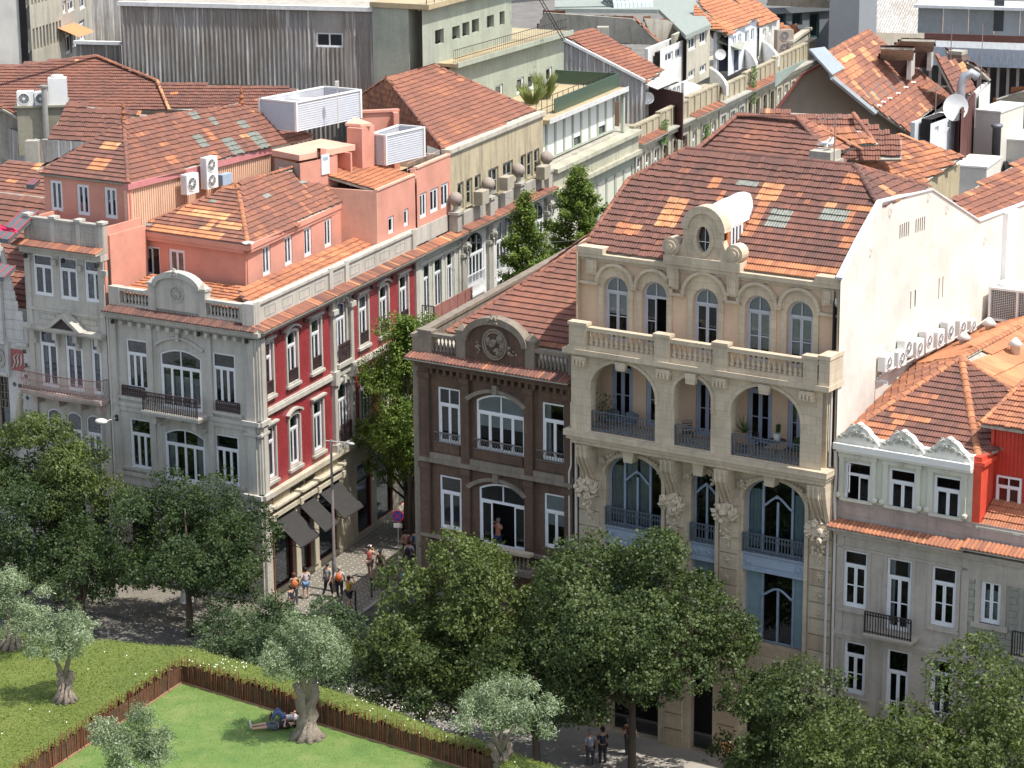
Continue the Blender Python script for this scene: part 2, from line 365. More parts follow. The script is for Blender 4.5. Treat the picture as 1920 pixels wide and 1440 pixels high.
def rail(th,f,u0,u1,v,z0,z1,mat,step=.12,ends=None,scroll=0,name='railing',thick=.016):
    b=MB(f); b.box(u0,u1,v-.025,v+.025,z1-.04,z1); b.box(u0,u1,v-.018,v+.018,z0+.06,z0+.09)
    if scroll: b.box(u0,u1,v-.012,v+.012,z0+(z1-z0)*(1-scroll)-.012,z0+(z1-z0)*(1-scroll)+.012)
    n=max(2,int((u1-u0)/step)); 
    for i in range(n+1):
        x=u0+(u1-u0)*i/n; q=thick*1.8 if i in(0,n) else thick; b.box(x-q,x+q,v-q,v+q,z0,z1-.04)
    if scroll:
        zc=z1-(z1-z0)*scroll/2; rr=(z1-z0)*scroll/2*.8
        for i in range(n):
            x=u0+(u1-u0)*(i+.5)/n
            for a in range(6):
                a0=a*math.pi/3;a1=a0+math.pi/3; b.tube((x+rr*.6*math.cos(a0),v,zc+rr*math.sin(a0)),(x+rr*.6*math.cos(a1),v,zc+rr*math.sin(a1)),.013,3,cap=False)
    if ends:
        for x in (u0,u1):
            b.box(x-.02,x+.02,v,ends,z1-.04,z1); m=max(1,int((ends-v)/step))
            for i in range(m): 
                y=v+(ends-v)*(i+.5)/m; b.box(x-thick,x+thick,y-thick,y+thick,z0,z1-.04)
    return b.build(name,mat,th)
BAL={}
def balusters(th,f,u0,u1,v,z0,z1,mat,step=.2,r=.07,yaw=False):
    h=z1-z0; k=(round(h,2),r,mat.name)
    if k not in BAL: BAL[k]=MB().lathe([(r*.8,0),(r*.8,h*.1),(r*.45,h*.15),(r,h*.38),(r*.4,h*.7),(r*.4,h*.82),(r*.8,h*.9),(r*.8,h)],n=6).mesh('baluster',mat,True)
    n=max(1,int(round((u1-u0)/step)))
    for i in range(n):
        x=u0+(u1-u0)*(i+.5)/n; place('baluster',BAL[k],th,inv(th)@f.M@Matrix.Translation((x,v,z0)))
def cornice(th,f,u0,u1,z0,z1,out,mat,v=0,name='cornice',dent=0,ret=None):
    b=MB(f); n=3; 
    for i in range(n):
        a=z0+(z1-z0)*i/n; c=z0+(z1-z0)*(i+1)/n; o=out*(i+1)/n; b.box(u0-(0 if ret is None else o),u1+(0 if ret is None else o),v-o,v+.06,a,c)
    if dent:
        k=int((u1-u0)/dent)
        for i in range(k):
            x=u0+(i+.5)*(u1-u0)/k; b.box(x-.06,x+.06,v-out*.6,v,z0-.16,z0-.003)
    return b.build(name,mat,th)
TV={}
def tile_mesh(tone,w,e,glass=False):
    k=(round(tone,1),round(w,3),round(e,3),glass)
    if k in TV: return TV[k]
    V,Fc=tile_geo(w,e); me=bpy.data.meshes.new('roof_tile'); me.from_pydata([tuple(p) for p in V],[],[tuple(q) for q in Fc]); me.materials.append(GTILE if glass else TILE)
    a=me.attributes.new('tone','FLOAT','POINT'); a.data.foreach_set('value',[k[0]]*len(V)); TV[k]=me; return me
def tile_geo(w,e):
    us=[0,.16,.34,.5,.66,.84,1]; hs=[0,.022,.022,0,.022,.022,0]; L=e*1.12
    V=[];F=[]
    for i in range(7): V.append((us[i]*w,0,hs[i]+.065))
    for i in range(7): V.append((us[i]*w,L,hs[i]+.004))
    for i in range(7): V.append((us[i]*w,0.004,hs[i]-.004))
    for i in range(6): F+=[(i,i+1,8+i,7+i),(14+i,15+i,i+1,i)]
    F+=[(0,7,14),(6,20,13)]
    return np.array(V),F
def roof(th,pts,nparts=0,w=.235,e=.34,base=.28,spread=.11,patch=6,seed=1,deck=None,glass=(),patches=(),ptone=(.7,.92),name='roof_tiles',lift=.03,orange=0):
    "tiles laid course by course on a planar roof face; pts world points, first edge is the eave"
    P=[Vector(p) for p in pts]; rnd=random.Random(seed)
    n=Vector((0,0,0))
    for i in range(len(P)):
        a=P[i];b=P[(i+1)%len(P)]; n+=Vector(((a.y-b.y)*(a.z+b.z),(a.z-b.z)*(a.x+b.x),(a.x-b.x)*(a.y+b.y)))
    n.normalize(); n=-n if n.z<0 else n
    ux=Vector((0,0,1)).cross(n)
    if ux.length<.02: ux=(P[1]-P[0])
    ux.normalize(); uy=n.cross(ux)
    if uy.z<0: uy=-uy;ux=-ux
    c=sum(P,Vector())/len(P); c=c+n*lift
    if deck is not False:
        pr=[p-n*((p-c).dot(n)+lift) for p in P]; d=MB(); q=[tuple(p-n*.01) for p in pr]; q2=[tuple(p-n*.13) for p in pr]; m=len(P)
        d.add(q+q2,[tuple(range(m)),tuple(range(2*m-1,m-1,-1))]+[(i,i+m,(i+1)%m+m,(i+1)%m) for i in range(m)]); d.fr=WORLD; d.build('roof_deck',deck or CONC,th)
    poly=[((p-c).dot(ux),(p-c).dot(uy)) for p in P]
    x0=min(p[0] for p in poly);x1=max(p[0] for p in poly);y0=min(p[1] for p in poly);y1=max(p[1] for p in poly)
    def inside(x,y):
        r=False;j=len(poly)-1
        for i in range(len(poly)):
            if (poly[i][1]>y)!=(poly[j][1]>y) and x<(poly[j][0]-poly[i][0])*(y-poly[i][1])/(poly[j][1]-poly[i][1])+poly[i][0]: r=not r
            j=i
        return r
    nc=int((x1-x0)/w)+1; nr=int((y1-y0)/e)+1
    tone=np.clip(np.array([[rnd.gauss(base,spread*.55) for _ in range(nc)] for _ in range(nr)]),0,1)
    area=nc*nr/400
    for r in range(nr):
        for q in range(nc): tone[r,q]=min(1,max(0,tone[r,q]+.13*noise.noise(Vector((q*.13,r*.2,seed)))+.05*noise.noise(Vector((q*.6,r*.7,seed)))))
    for k in range(int(patch*area*2)):
        r=rnd.randrange(nr);q=rnd.randrange(nc); hh=rnd.choice((1,1,1,2,2,3)); ww=rnd.choice((1,1,2,2,3,5)); tv=rnd.uniform(*ptone)
        for i in range(hh):
            s=int(i*rnd.uniform(-1,.3))
            for j in range(ww):
                if r-i>=0 and 0<=q+j+s<nc: tone[r-i,q+j+s]=min(1,max(0,tv+rnd.uniform(-.1,.1)))
    for (wp,ww,hh,tv) in patches:
        x=(wp-c).dot(ux);y=(wp-c).dot(uy)
        for i in range(nr):
            for j in range(nc):
                if abs(x0+(j+.5)*w-x)<ww/2 and abs(y0+(i+.5)*e-y)<hh/2: tone[i,j]=tv+rnd.uniform(-.08,.08)
    isg=np.zeros((nr,nc),bool)
    for (wp,ww,hh) in glass:
        x=(wp-c).dot(ux);y=(wp-c).dot(uy)
        for i in range(nr):
            for j in range(nc):
                if abs(x0+(j+.5)*w-x)<ww/2 and abs(y0+(i+.5)*e-y)<hh/2: isg[i,j]=True
    cells=[]
    for i in range(nr):
        for j in range(nc):
            if inside(x0+(j+.5)*w,y0+(i+.5)*e): cells.append((i,j))
    def wp(i,j): return c+ux*(x0+j*w)+uy*(y0+i*e)
    cells.sort(key=lambda q:(wp(*q)-O).length)
    T3=Matrix((ux,uy,n)).transposed().to_4x4(); I=inv(th)
    for (i,j) in cells[:nparts]:
        place('roof_tile',tile_mesh(float(tone[i,j]),w,e,bool(isg[i,j])),th,I@Matrix.Translation(wp(i,j))@T3@Matrix.Rotation(rnd.uniform(-.012,.012),4,'Z'))
    rest=cells[nparts:]
    if rest:
        V,Fc=tile_geo(w,e); nv=len(V); K=len(rest)
        M3=np.array(I.to_3x3()@Matrix((ux,uy,n)).transposed()); base_=np.array([tuple(I@wp(i,j)) for i,j in rest])
        jit=np.array([[rnd.uniform(-.012,.012),rnd.uniform(-.025,.025),rnd.uniform(0,.014)] for _ in rest])
        AV=(V[None,:,:]+jit[:,None,:])@M3.T+base_[:,None,:]; AV=AV.reshape(-1,3)
        me=bpy.data.meshes.new(name); fl=[];
        quads=[q for q in Fc]; 
        faces=[tuple(x+k*nv for x in q) for k in range(K) for q in quads]
        me.from_pydata(AV.tolist(),[],faces); me.materials.append(TILE); me.materials.append(GTILE)
        a=me.attributes.new('tone','FLOAT','POINT'); a.data.foreach_set('value',np.repeat([float(tone[i,j]) for i,j in rest],nv))
        me.polygons.foreach_set('material_index',np.repeat([1 if isg[i,j] else 0 for i,j in rest],len(quads)).astype(np.int32))
        o=bpy.data.objects.new(name,me); COL.objects.link(o); o.parent=th; o['kind']='stuff'
    return ux,uy,n
CAPM={}
def caps(th,a,b,tone=.45,r=.12,step=.36,seed=0,parts=True):
    "half-round ridge or hip tiles from a to b (world points)"
    a=Vector(a);b=Vector(b); d=b-a; L=d.length; d.normalize(); n=max(1,int(L/step)); s=L/n; rnd=random.Random(seed)
    side=d.cross(Vector((0,0,1))); side=side.normalized(); up=side.cross(d)
    M=Matrix((side,d,up)).transposed().to_4x4(); I=inv(th)
    def geo(tn,ss):
        k=(round(tn,1),round(ss,3),r)
        if k not in CAPM:
            vs=[];fs=[]
            for y,rr in ((0,r),(ss*1.08,r*.84)):
                for i in range(7):
                    t=math.pi*i/6; vs.append((rr*math.cos(t),y,rr*math.sin(t)*.9-.02))
            fs=[(i,i+1,8+i,7+i) for i in range(6)]+[tuple(range(6,-1,-1))]
            me=bpy.data.meshes.new('ridge_tile'); me.from_pydata(vs,[],fs); me.materials.append(TILE); at=me.attributes.new('tone','FLOAT','POINT'); at.data.foreach_set('value',[k[0]]*14); CAPM[k]=me
        return CAPM[k]
    for i in range(n):
        place('ridge_tile',geo(min(1,max(0,tone+rnd.uniform(-.15,.15))),s),th,I@Matrix.Translation(a+d*(s*i)+Vector((0,0,.04)))@M)
def bmesh_face(th,name,pts,mat,thick=.12):
    "a planar slab through world points"
    P=[Vector(p) for p in pts]; n=(P[1]-P[0]).cross(P[2]-P[0]).normalized(); n=n if n.z>=0 else -n; m=len(P)
    d=MB(); d.fr=WORLD; d.add([tuple(p) for p in P]+[tuple(p-n*thick) for p in P],[tuple(range(m)),tuple(range(2*m-1,m-1,-1))]+[(i,i+m,(i+1)%m+m,(i+1)%m) for i in range(m)]); return d.build(name,mat,th)
def eaveledge(th,f,u0,u1,v0,v1,z,mat_w=.17,seed=3,tone=.35,drop=.18,sd=.12,name='eave_tile'):
    "a single course of half-round tiles on a cornice"
    k=('el',round(v1-v0,2),drop); rnd=random.Random(seed); n=int((u1-u0)/mat_w); s=(u1-u0)/n
    for i in range(n):
        tn=round(min(1,max(0,rnd.gauss(tone,sd))),1); kk=k+(tn,)
        if kk not in CAPM:
            vs=[];L=v1-v0
            for y,z_ in ((0,-drop),(L,0)):
                for q in range(5):
                    t=math.pi*q/4; vs.append((.085*math.cos(t),y,z_+.06*math.sin(t)))
            fs=[(q,q+1,6+q,5+q) for q in range(4)]+[(4,3,2,1,0)]
            me=bpy.data.meshes.new(name); me.from_pydata(vs,[],fs); me.materials.append(TILE); at=me.attributes.new('tone','FLOAT','POINT'); at.data.foreach_set('value',[tn]*10); CAPM[kk]=me
        place(name,CAPM[kk],th,inv(th)@f.M@Matrix.Translation((u0+(i+.5)*s,v0,z)))
    b=MB(f); b.add([(u0,v0+.02,z-drop-.03),(u1,v0+.02,z-drop-.03),(u1,v1,z-.03),(u0,v1,z-.03),(u0,v0+.02,z-drop-.08),(u1,v0+.02,z-drop-.08),(u1,v1,z-drop-.08),(u0,v1,z-drop-.08)],[(0,1,2,3),(4,7,6,5),(0,4,5,1),(1,5,6,2),(2,6,7,3),(3,7,4,0)]); b.build('tile_bed',CONC,th)
# ------------------------------------------------------------ beige arcaded house
def flowers(b,c,r,n,seed,spread=(1,.35,1),v=-.1):
    rnd=random.Random(seed)
    for i in range(n):
        a=rnd.uniform(0,6.28);q=r*math.sqrt(rnd.random()); 
        b.blob((c[0]+q*math.cos(a)*spread[0],v-rnd.uniform(0,.16)*spread[1]*2,c[1]+q*math.sin(a)*spread[2]),r*rnd.uniform(.16,.34),seed+i,(1,.7,1),amp=.7)
def petals(b,c,r,n,v,seed=0):
    rnd=random.Random(seed)
    for i in range(n):
        a=2*math.pi*i/n+rnd.uniform(-.2,.2); rr=r*rnd.uniform(.7,1.1); p=(c[0]+rr*math.cos(a),v-.07,c[1]+rr*math.sin(a))
        b.tube((c[0],v-.02,c[1]),p,r*.22,5,r*.07); 
    b.blob((c[0],v-.05,c[1]),r*.33,seed)
def beige():
    th=thing('arcaded_house','tall beige stone house with arches, carved flower clusters and a round oval-window gable','house',B)
    U0,U1=-5.78,5.86
    # lower wall with three tall bays
    w=Wall(th,B,[(U0,0),(U1,0),(U1,12.8),(U0,12.8)],BEI,v=0,depth=.45,back=False)
    bays=[(-4.5,-1.85,12.38,.95),(-.5,.64,12.35,.57),(1.9,4.64,12.43,.95)]
    for a,c,zt,rs in bays:
        w.hole([(x+(a+c)/2,z+4.9) for x,z in outline(c-a,zt-4.9,rs,12,True)])
    w.hole([(-4.3,.15),(-1.95,.15),(-1.95,4.3),(-4.3,4.3)]); w.hole([(-.48,.1),(.62,.1),(.62,4.2),(-.48,4.2)]); w.hole([(2.0,.15),(4.6,.15),(4.6,4.2),(2.0,4.2)])
    w.build()
    bk=MB(B); bk.box(U0+.05,U1-.05,1.9,1.95,.1,12.7); bk.box(U0+.05,U1-.05,.5,1.9,8.55,8.7); bk.box(U0+.05,U1-.05,.5,1.9,4.55,4.8); bk.build('room_lining',ROOM,th)
    BL=flat('blue_grey_joinery',(.26,.32,.40),.5,var=.1); BP=flat('pale_blue_panel',(.20,.29,.33),.55,var=.12)
    for k,(a,c,zt,rs) in enumerate(bays):
        m=(a+c)/2; W_=c-a; n=4 if k!=1 else 2
        # upper arched glazing
        b=MB(B); v=.32; H=zt-9.25; o=[(x+m,z+9.25) for x,z in outline(W_,H,rs,12,True)]; i=[(x+m,z+9.25) for x,z in outline(W_,H,rs,12,True,.08)]
        b.ring(o,i,v,v+.1)
        if n==4:
            xs=[a+.72,m,c-.72]; tops=[zt-.25,11.45,zt-.25]
        else: xs=[m]; tops=[11.6]
        for x,zt2 in zip(xs,tops): b.box(x-.045,x+.045,v-.01,v+.09,9.25,zt2-.02)
        # sinuous transom
        lo,hi=(xs[0],xs[-1]) if n==4 else (a,c); pts=[]
        for q in range(13):
            t=q/12; x=lo+(hi-lo)*t; pts.append((x,v-.03,11.2+.42*(math.sin(math.pi*t))**1.5+(0.02 if abs(t-.5)<.1 else 0)))
        b.limb(pts,[.05]*13,6); b.blob((m,v-.06,11.66),.09,3)
        fr=b.build('window',BL,th)
        pn=MB(B); pn.prism([(x+m,z+9.25) for x,z in outline(W_,H,rs,12,True,.05)],v+.05,v+.06); pn.build('pane',GLASS,fr)
        if n==4:
            cu=MB(B)
            for (x0,x1) in ((a+.05,a+.7),(c-.7,c-.05)) if k==2 else ((a+.05,a+.68),(a+.75,m-.05),(m+.05,c-.75)):
                q=max(4,int((x1-x0)/.07)); vs=[]
                for ii in range(q+1): vs+=[(x0+(x1-x0)*ii/q,v+.1+.02*(-1)**ii,9.4),(x0+(x1-x0)*ii/q,v+.1+.02*(-1)**ii,zt-(.6 if x0<a+.1 or x1>c-.1 else .25))]
                cu.add(vs,[(2*z,2*z+2,2*z+3,2*z+1) for z in range(q)])
            cu.build('curtain',flat('grey_curtain',(.46,.48,.47),.9) if k==0 else flat('blue_grey_curtain',(.42,.54,.58),.9),fr)
        # spandrel band
        s=MB(B); s.box(a,c,.05,.4,8.62,9.2); s.box(a,c,-.03,.05,9.2,9.28); s.box(a,c,-.02,.05,8.5,8.62); s.box(a,c,.02,.05,8.72,9.1); 
        for x in (a+.25,c-.25): petals(s,(x,8.9),.16,7,.02,int(x*10))
        s.build('spandrel',flat('blue_grey_spandrel',(.30,.36,.44),.5,var=.1),th)
        rail(th,B,a+.02,c-.02,-.06,9.28,10.1,BIRON,.13,scroll=.3)
        # lower glazing
        z0,z1=5.45,8.5; l=MB(B); 
        l.ring([(a,z0),(c,z0),(c,z1),(a,z1)],[(a+.07,z0+.07),(c-.07,z0+.07),(c-.07,z1-.07),(a+.07,z1-.07)],v,v+.1)
        lo,hi=(a+.75,c-.6) if n==4 else (a,c)
        if n==4:
            for x in (lo,hi): l.box(x-.05,x+.05,v-.02,v+.09,z0,z1)
        l.box((lo+hi)/2-.045,(lo+hi)/2+.045,v-.01,v+.09,z0,7.75)
        pts=[(lo+(hi-lo)*q/12,v-.03,7.45+.35*math.sin(math.pi*q/12)**1.5) for q in range(13)]; l.limb(pts,[.05]*13,6)
        if n==4: l.limb([(lo-.04,v-.03,7.45),(lo-.12,v-.03,7.42)],[.05,.03],6)
        fr=l.build('window',BL,th)
        if n==4:
            [MB(B).box(x0,x1,v+.03,v+.05,z0+.06,z1-.06).build('frosted_pane',BP,fr) for x0,x1 in ((a+.06,lo-.05),(hi+.05,c-.06))]
        else:
            MB(B).box(a+.06,c-.06,v+.02,v+.04,7.95,z1-.06).build('frosted_pane',BP,fr)
        pn=MB(B); pn.box(lo+.04,hi-.04,v+.05,v+.06,z0+.05,z1-.05); pn.build('pane',GLASS,fr)
        MB(B).box(a,c,.02,.45,4.9,5.42).build('lintel',BEI2,th)
    # arch mouldings and keystones
    am=MB(B)
    for a,c,zt,rs in bays:
        m=(a+c)/2; wd=c-a
        o=[(x+m,z+4.9) for x,z in outline(wd+.36,zt-4.9+.18,rs+.18,14,True)][1:]; i=[(x+m,z+4.9) for x,z in outline(wd+.04,zt-4.9+.02,rs,14,True)][1:]
        am.strip(o,i,-.09,.02)
    am.build('arch_moulding',BEI,th)
    for a,c,zt,rs in bays:
        m=(a+c)/2; MB(B).prism([(m-.2,zt-.12),(m+.2,zt-.12),(m+.27,12.76),(m-.27,12.76)],-.5,-.02).build('keystone',BEI,th)
    # stone courses of the piers
    rnd=random.Random(5)
    for a,c in ((U0,-4.78),(-1.62,-.78),(.86,1.7),(4.88,U1)):
        z=.9
        MB(B).box(a-.02,c+.02,-.13,0.0,0,.88).build('plinth_stone',BEI2,th)
        while z<10.9:
            h=.68; b=MB(B); mi=BEI if rnd.random()<.7 else BEI2; g=.03
            b.add([(a,-.0,z+g),(c,-.0,z+g),(c,-.0,z+h),(a,-.0,z+h),(a+.02,-.075,z+g+.02),(c-.02,-.075,z+g+.02),(c-.02,-.075,z+h-.01),(a+.02,-.075,z+h-.01)],[(4,5,6,7),(0,1,5,4),(1,2,6,5),(2,3,7,6),(3,0,4,7)])
            b.build('stone_block',mi,th); z+=h
    # consoles and carved clusters
    for k,(uc,big) in enumerate(((-5.2,1),(-1.2,1),(1.27,1),(5.38,1))):
        cb=MB(B); cs=.29
        prof=[(12.78,-.85),(12.3,-.82),(11.9,-.62),(11.55,-.38),(11.25,-.24),(11.1,-.1),(11.1,0),(12.78,0)]
        n=len(prof)
        for s0,s1 in ((-cs,cs),): cb.add([(uc+s0,y,z) for z,y in prof]+[(uc+s1,y,z) for z,y in prof],[tuple(range(n)),tuple(range(2*n-1,n-1,-1))]+[(i,i+n,(i+1)%n+n,(i+1)%n) for i in range(n)])
        for s0 in (-.2,0,.2): cb.limb([(uc+s0,y-.03,z) for z,y in prof[:6]],[.045]*6,5)
        cb.build('console',BEI,th)
        f=MB(B); cz=10.85
        flowers(f,(uc,cz),.46,26,10+k,(1.05,1,.9),-.32); f.blob((uc,-.3,cz),.45,k+4,(1,.6,.85),sub=2,amp=.5)
        for q in range(12):
            a_=rnd.uniform(0,6.28); f.limb([(uc+.25*math.cos(a_),-.5,cz+.2*math.sin(a_)),(uc+.48*math.cos(a_),-.56,cz+.4*math.sin(a_)),(uc+.6*math.cos(a_+.5),-.35,cz+.5*math.sin(a_+.5))],[.07,.06,.02],5)
        flowers(f,(uc,10.1),.26,14,40+k,(1,1,1.3),-.16); petals(f,(uc,9.75),.24,9,-.1,k); petals(f,(uc+.03,9.45),.16,6,-.1,k+2)
        f.build('carved_flower_cluster',plaster('carved_limestone',(.60,.50,.37),.45,.2,stain=(.14,.1,.07),bd=.03),th)
        for zz,rr in ((8.85,.22),(8.05,.18),(7.3,.14)):
            e=MB(B); petals(e,(uc+.02,zz),rr,9,-.08,int(zz*7)+k); flowers(e,(uc,zz),rr*.7,5,int(zz*10)+k,v=-.09); e.build('carved_rosette',BEI,th)
        for sgn in (-1,1):
            if -5.2<uc+sgn*.7<5.6:
                e=MB(B); petals(e,(uc+sgn*.62,12.05),.22,8,-.12,k*7+sgn); flowers(e,(uc+sgn*.62,12.05),.22,8,k*5+sgn+9,v=-.1)
                for q in range(4): e.blob((uc+sgn*(.85+.14*q),-.1,12.25+.07*q),.1-.015*q,q)
                e.build('carved_rosette',BEI,th)
    # curved corbel at the right end
    e=MB(B); pr=[(12.78,-.8),(12.5,-.78),(11.9,-.62),(11.2,-.36),(10.6,-.12),(10.4,0),(12.78,0)]; n=len(pr)
    e.add([(5.68,y,z) for z,y in pr]+[(5.86,y,z) for z,y in pr],[tuple(range(n)),tuple(range(2*n-1,n-1,-1))]+[(i,i+n,(i+1)%n+n,(i+1)%n) for i in range(n)]); e.build('corbel',BEI,th)
    # loggia slab
    b=MB(B); b.box(U0-.0,U1-.02,-.72,1.2,12.8,13.0); b.box(U0-.12,U1+.05,-.86,.0,13.0,13.16); b.box(U0-.2,U1+.12,-.97,.0,13.16,13.4); b.box(U0+.05,U1-.1,0,1.2,13.0,13.38); b.build('loggia_slab',BEI,th)
    # loggia wall
    w=Wall(th,B,[(-5.74,13.4),(5.62,13.4),(5.62,16.56),(-5.74,16.56)],BEI,v=-.72,depth=.4,back=False)
    arc=[(-4.8,-1.79,16.46,1.25),(-.91,.75,16.36,.8),(1.66,4.69,16.42,1.25)]
    for a,c,zt,rs in arc: w.hole([(x+(a+c)/2,z+13.42) for x,z in outline(c-a,zt-13.42,rs,14,True)])
    w.build()
    b=MB(B); b.box(5.2,5.62,-.318,.9,13.4,16.56); b.box(-5.74,-5.3,-.318,.9,13.4,16.56)
    b.box(-1.7,-1.0,-.318,-.2,13.4,16.5); b.box(.85,1.55,-.318,-.2,13.4,16.5); b.build('side_wall',BEI,th)
    am=MB(B)
    for a,c,zt,rs in arc:
        m=(a+c)/2; wd=c-a
        o=[(x+m,z+13.4) for x,z in outline(wd+.3,zt-13.4+.15,rs+.15,16,True)][1:]; i=[(x+m,z+13.4) for x,z in outline(wd+.03,zt-13.4+.015,rs,16,True)][1:]
        o[0]=(o[0][0],15.0);i[0]=(i[0][0],15.0);o[-1]=(o[-1][0],15.0);i[-1]=(i[-1][0],15.0); am.strip(o,i,-.78,-.7)
    am.build('arch_moulding',BEI,th)
    for a,c,zt,rs in arc:
        m=(a+c)/2; MB(B).prism([(m-.2,zt-.25),(m+.2,zt-.25),(m+.26,16.56),(m-.26,16.56)],-.95,-.74).build('keystone',BEI,th)
    for a,c,zt,rs in arc: rail(th,B,a+.02,c-.02,-.66,13.45,14.3,BIRON,.14,scroll=0)
    for a,c,zt,rs in arc:
        b=MB(B); n=int((c-a)/.14)
        for i in range(n):
            x=a+(i+.5)*(c-a)/n
            for q in range(5):
                a0=q*1.256;b.tube((x+.06*math.cos(a0),-.67,13.66+.13*math.sin(a0)),(x+.06*math.cos(a0+1.256),-.67,13.66+.13*math.sin(a0+1.256)),.012,3,cap=False)
        b.build('railing_scrollwork',BIRON,th)
    # inner wall with doors
    w=Wall(th,B,[(-5.74,13.4),(5.62,13.4),(5.62,16.5),(-5.74,16.5)],PEACH,v=.95,depth=.14,name='wall',room=1.6)
    for u,wd in ((-4.3,1.0),(-2.85,.62),(-.35,1.0),(2.05,1.1),(3.75,.9)):
        w.win(u,13.45,wd,2.9,2 if wd>.8 else 1,tr=.22,bars=1,mat=flat('lavender_blue_door_paint',(.29,.32,.42),.5,var=.06),rec=.04,rise=0,t=.11)
    w.build(); MB(B).box(-5.74,5.62,-.3,.95,16.5,16.56).build('loggia_ceiling',BEI2,th)
    # second cornice and balustrade
    b=MB(B); b.box(-5.86,5.8,-.84,.3,16.56,16.66); b.box(-6.0,6.0,-1.0,.3,16.66,16.86); b.build('cornice',BEI,th)
    for uc in (-5.25,-1.35,1.2,5.0):
        d=MB(B); d.box(uc-.32,uc+.32,-.92,-.73,16.12,16.55); 
        for q in range(4): d.lathe([(.07,0),(.07,.2)],(uc-.24+.16*q,-.95,16.2),6)
        d.build('modillion',BEI,th)
    b=MB(B); b.box(-5.7,5.5,-.86,-.66,16.86,17.06); b.build('balustrade_plinth',BEI,th)
    b=MB(B); b.box(-5.72,5.5,-.9,-.6,17.66,17.82); b.build('handrail',BEI,th)
    for a,c in ((-5.72,-4.9),(-1.75,-1.05),(.9,1.55),(4.85,5.45)):
        b=MB(B); b.box(a,c,-.92,-.58,16.86,17.86); b.box(a-.04,c+.04,-.97,-.54,17.86,17.98); b.box(a+.1,c-.1,-.935,-.92,17.1,17.6); b.build('pedestal',BEI,th)
    b=MB(B); b.box(5.52,5.98,-.92,.25,16.86,17.9); b.box(5.48,6.02,-.96,.25,17.9,18.06); b.build('pedestal',BEI,th)
    for a,c in ((-4.9,-1.75),(-1.05,.9),(1.55,4.85)): balusters(th,B,a+.05,c-.05,-.76,17.06,17.66,BEI,.235,.1)
    # top floor
    VT=.35
    w=Wall(th,B,[(-5.9,16.86),(5.8,16.86),(5.8,20.45),(-5.9,20.45)],PEACH,v=VT,depth=.3,room=1.3)
    cs=(-4.25,-2.45,-.12,2.22,4.05)
    for k,u in enumerate(cs):
        w.win(u,17.0,1.12,2.74,2,tr=.24,rise=.56,bars=1,mat=flat('grey_lilac_window_paint',(.42,.43,.47),.5,var=.06),rec=.14,ell=True,tcols=2,curt=[ 'blind','top','top','blindlong','blindlong'][k],open_=((1,) if k==1 else None))
    w.build()
    b=MB(B)
    for k,u in enumerate(cs):
        rr=.96 if k==2 else .82; z=19.42
        o=[(u+(rr+.09)*math.cos(math.pi*i/16),z+(rr+.07)*math.sin(math.pi*i/16)) for i in range(17)]; i_=[(u+(rr-.05)*math.cos(math.pi*i/16),z+(rr-.05)*math.sin(math.pi*i/16)) for i in range(17)]
        b.strip(o,i_,VT-.2,VT+.02)
    xs=[-5.9]+[q for k,u in enumerate(cs) for q in (u-(1.0 if k==2 else .84),u+(1.0 if k==2 else .84))]+[5.8]
    for a,c in zip(xs[::2],xs[1::2]):
        if c-a>.06: b.box(a-(0 if a<-5 else .06),c+.06,VT-.2,VT+.02,19.33,19.44)
    b.build('arch_hood',BEI,th)
    b=MB(B)
    for k,u in enumerate(cs):
        rr=.96 if k==2 else .82
        o=[(u+(rr-.04)*math.cos(math.pi*i/16),19.4+(rr-.04)*math.sin(math.pi*i/16)) for i in range(17)]; i_=[(u+.57*math.cos(math.pi*i/16),19.18+.57*math.sin(math.pi*i/16)) for i in range(17)]
        b.strip(o,i_,VT-.05,VT+.01)
        for sx in (-1,1): b.box(u+sx*.69-.12,u+sx*.69+.12,VT-.055,VT+.01,17.0,19.3)
    b.build('arch_surround',BEI,th)
    b=MB(B); b.box(-6.0,5.86,VT-.22,VT+.25,20.45,20.62); b.box(-5.95,5.8,VT-.1,VT+.2,20.3,20.45); b.build('cornice',BEI,th)
    for a,c in ((-5.95,-4.75),(4.75,5.82)):
        b=MB(B); b.box(a,c,VT-.26,VT+.3,20.62,20.88); b.box((a+c)/2-.25,(a+c)/2+.25,VT-.16,VT,19.75,20.4); b.box((a+c)/2-.14,(a+c)/2+.14,VT-.22,VT-.16,19.85,20.35); b.build('corner_block',BEI,th)
    # centre gable with oval window and scrolls
    g=B.F; c0,_=B.F(1322,450,VT); uc=c0
    b=MB(B); b.box(uc-1.72,uc+1.72,VT-.3,VT+.35,20.62,20.98); 
    for sx in (-1,1): b.box(uc+sx*1.35-.26,uc+sx*1.35+.26,VT-.2,VT,19.6,20.45); b.box(uc+sx*1.35-.13,uc+sx*1.35+.13,VT-.26,VT-.2,19.7,20.3)
    b.build('gable_base',BEI,th)
    ztop=B.F(1322,388,VT)[1]; r=.92; cz=ztop-r
    body=[(uc-.78,20.98),(uc+.78,20.98),(uc+r,21.35)]+[(uc+r*math.cos(math.pi*i/16),cz+r*math.sin(math.pi*i/16)) for i in range(17)]+[(uc-r,21.35)]
    gw=Wall(th,B,body,BEI,v=VT-.12,depth=.5,back=False,name='gable_wall')
    ov=[(uc+.3*math.cos(2*math.pi*i/20),21.75+.52*math.sin(2*math.pi*i/20)) for i in range(20)]; gw.hole(ov); gw.build()
    b=MB(B); b.strip([(uc+(r+.06)*math.cos(math.pi*i/16),cz+(r+.06)*math.sin(math.pi*i/16)) for i in range(17)],[(uc+(r-.24)*math.cos(math.pi*i/16),cz+(r-.24)*math.sin(math.pi*i/16)) for i in range(17)],VT-.2,VT+.4)
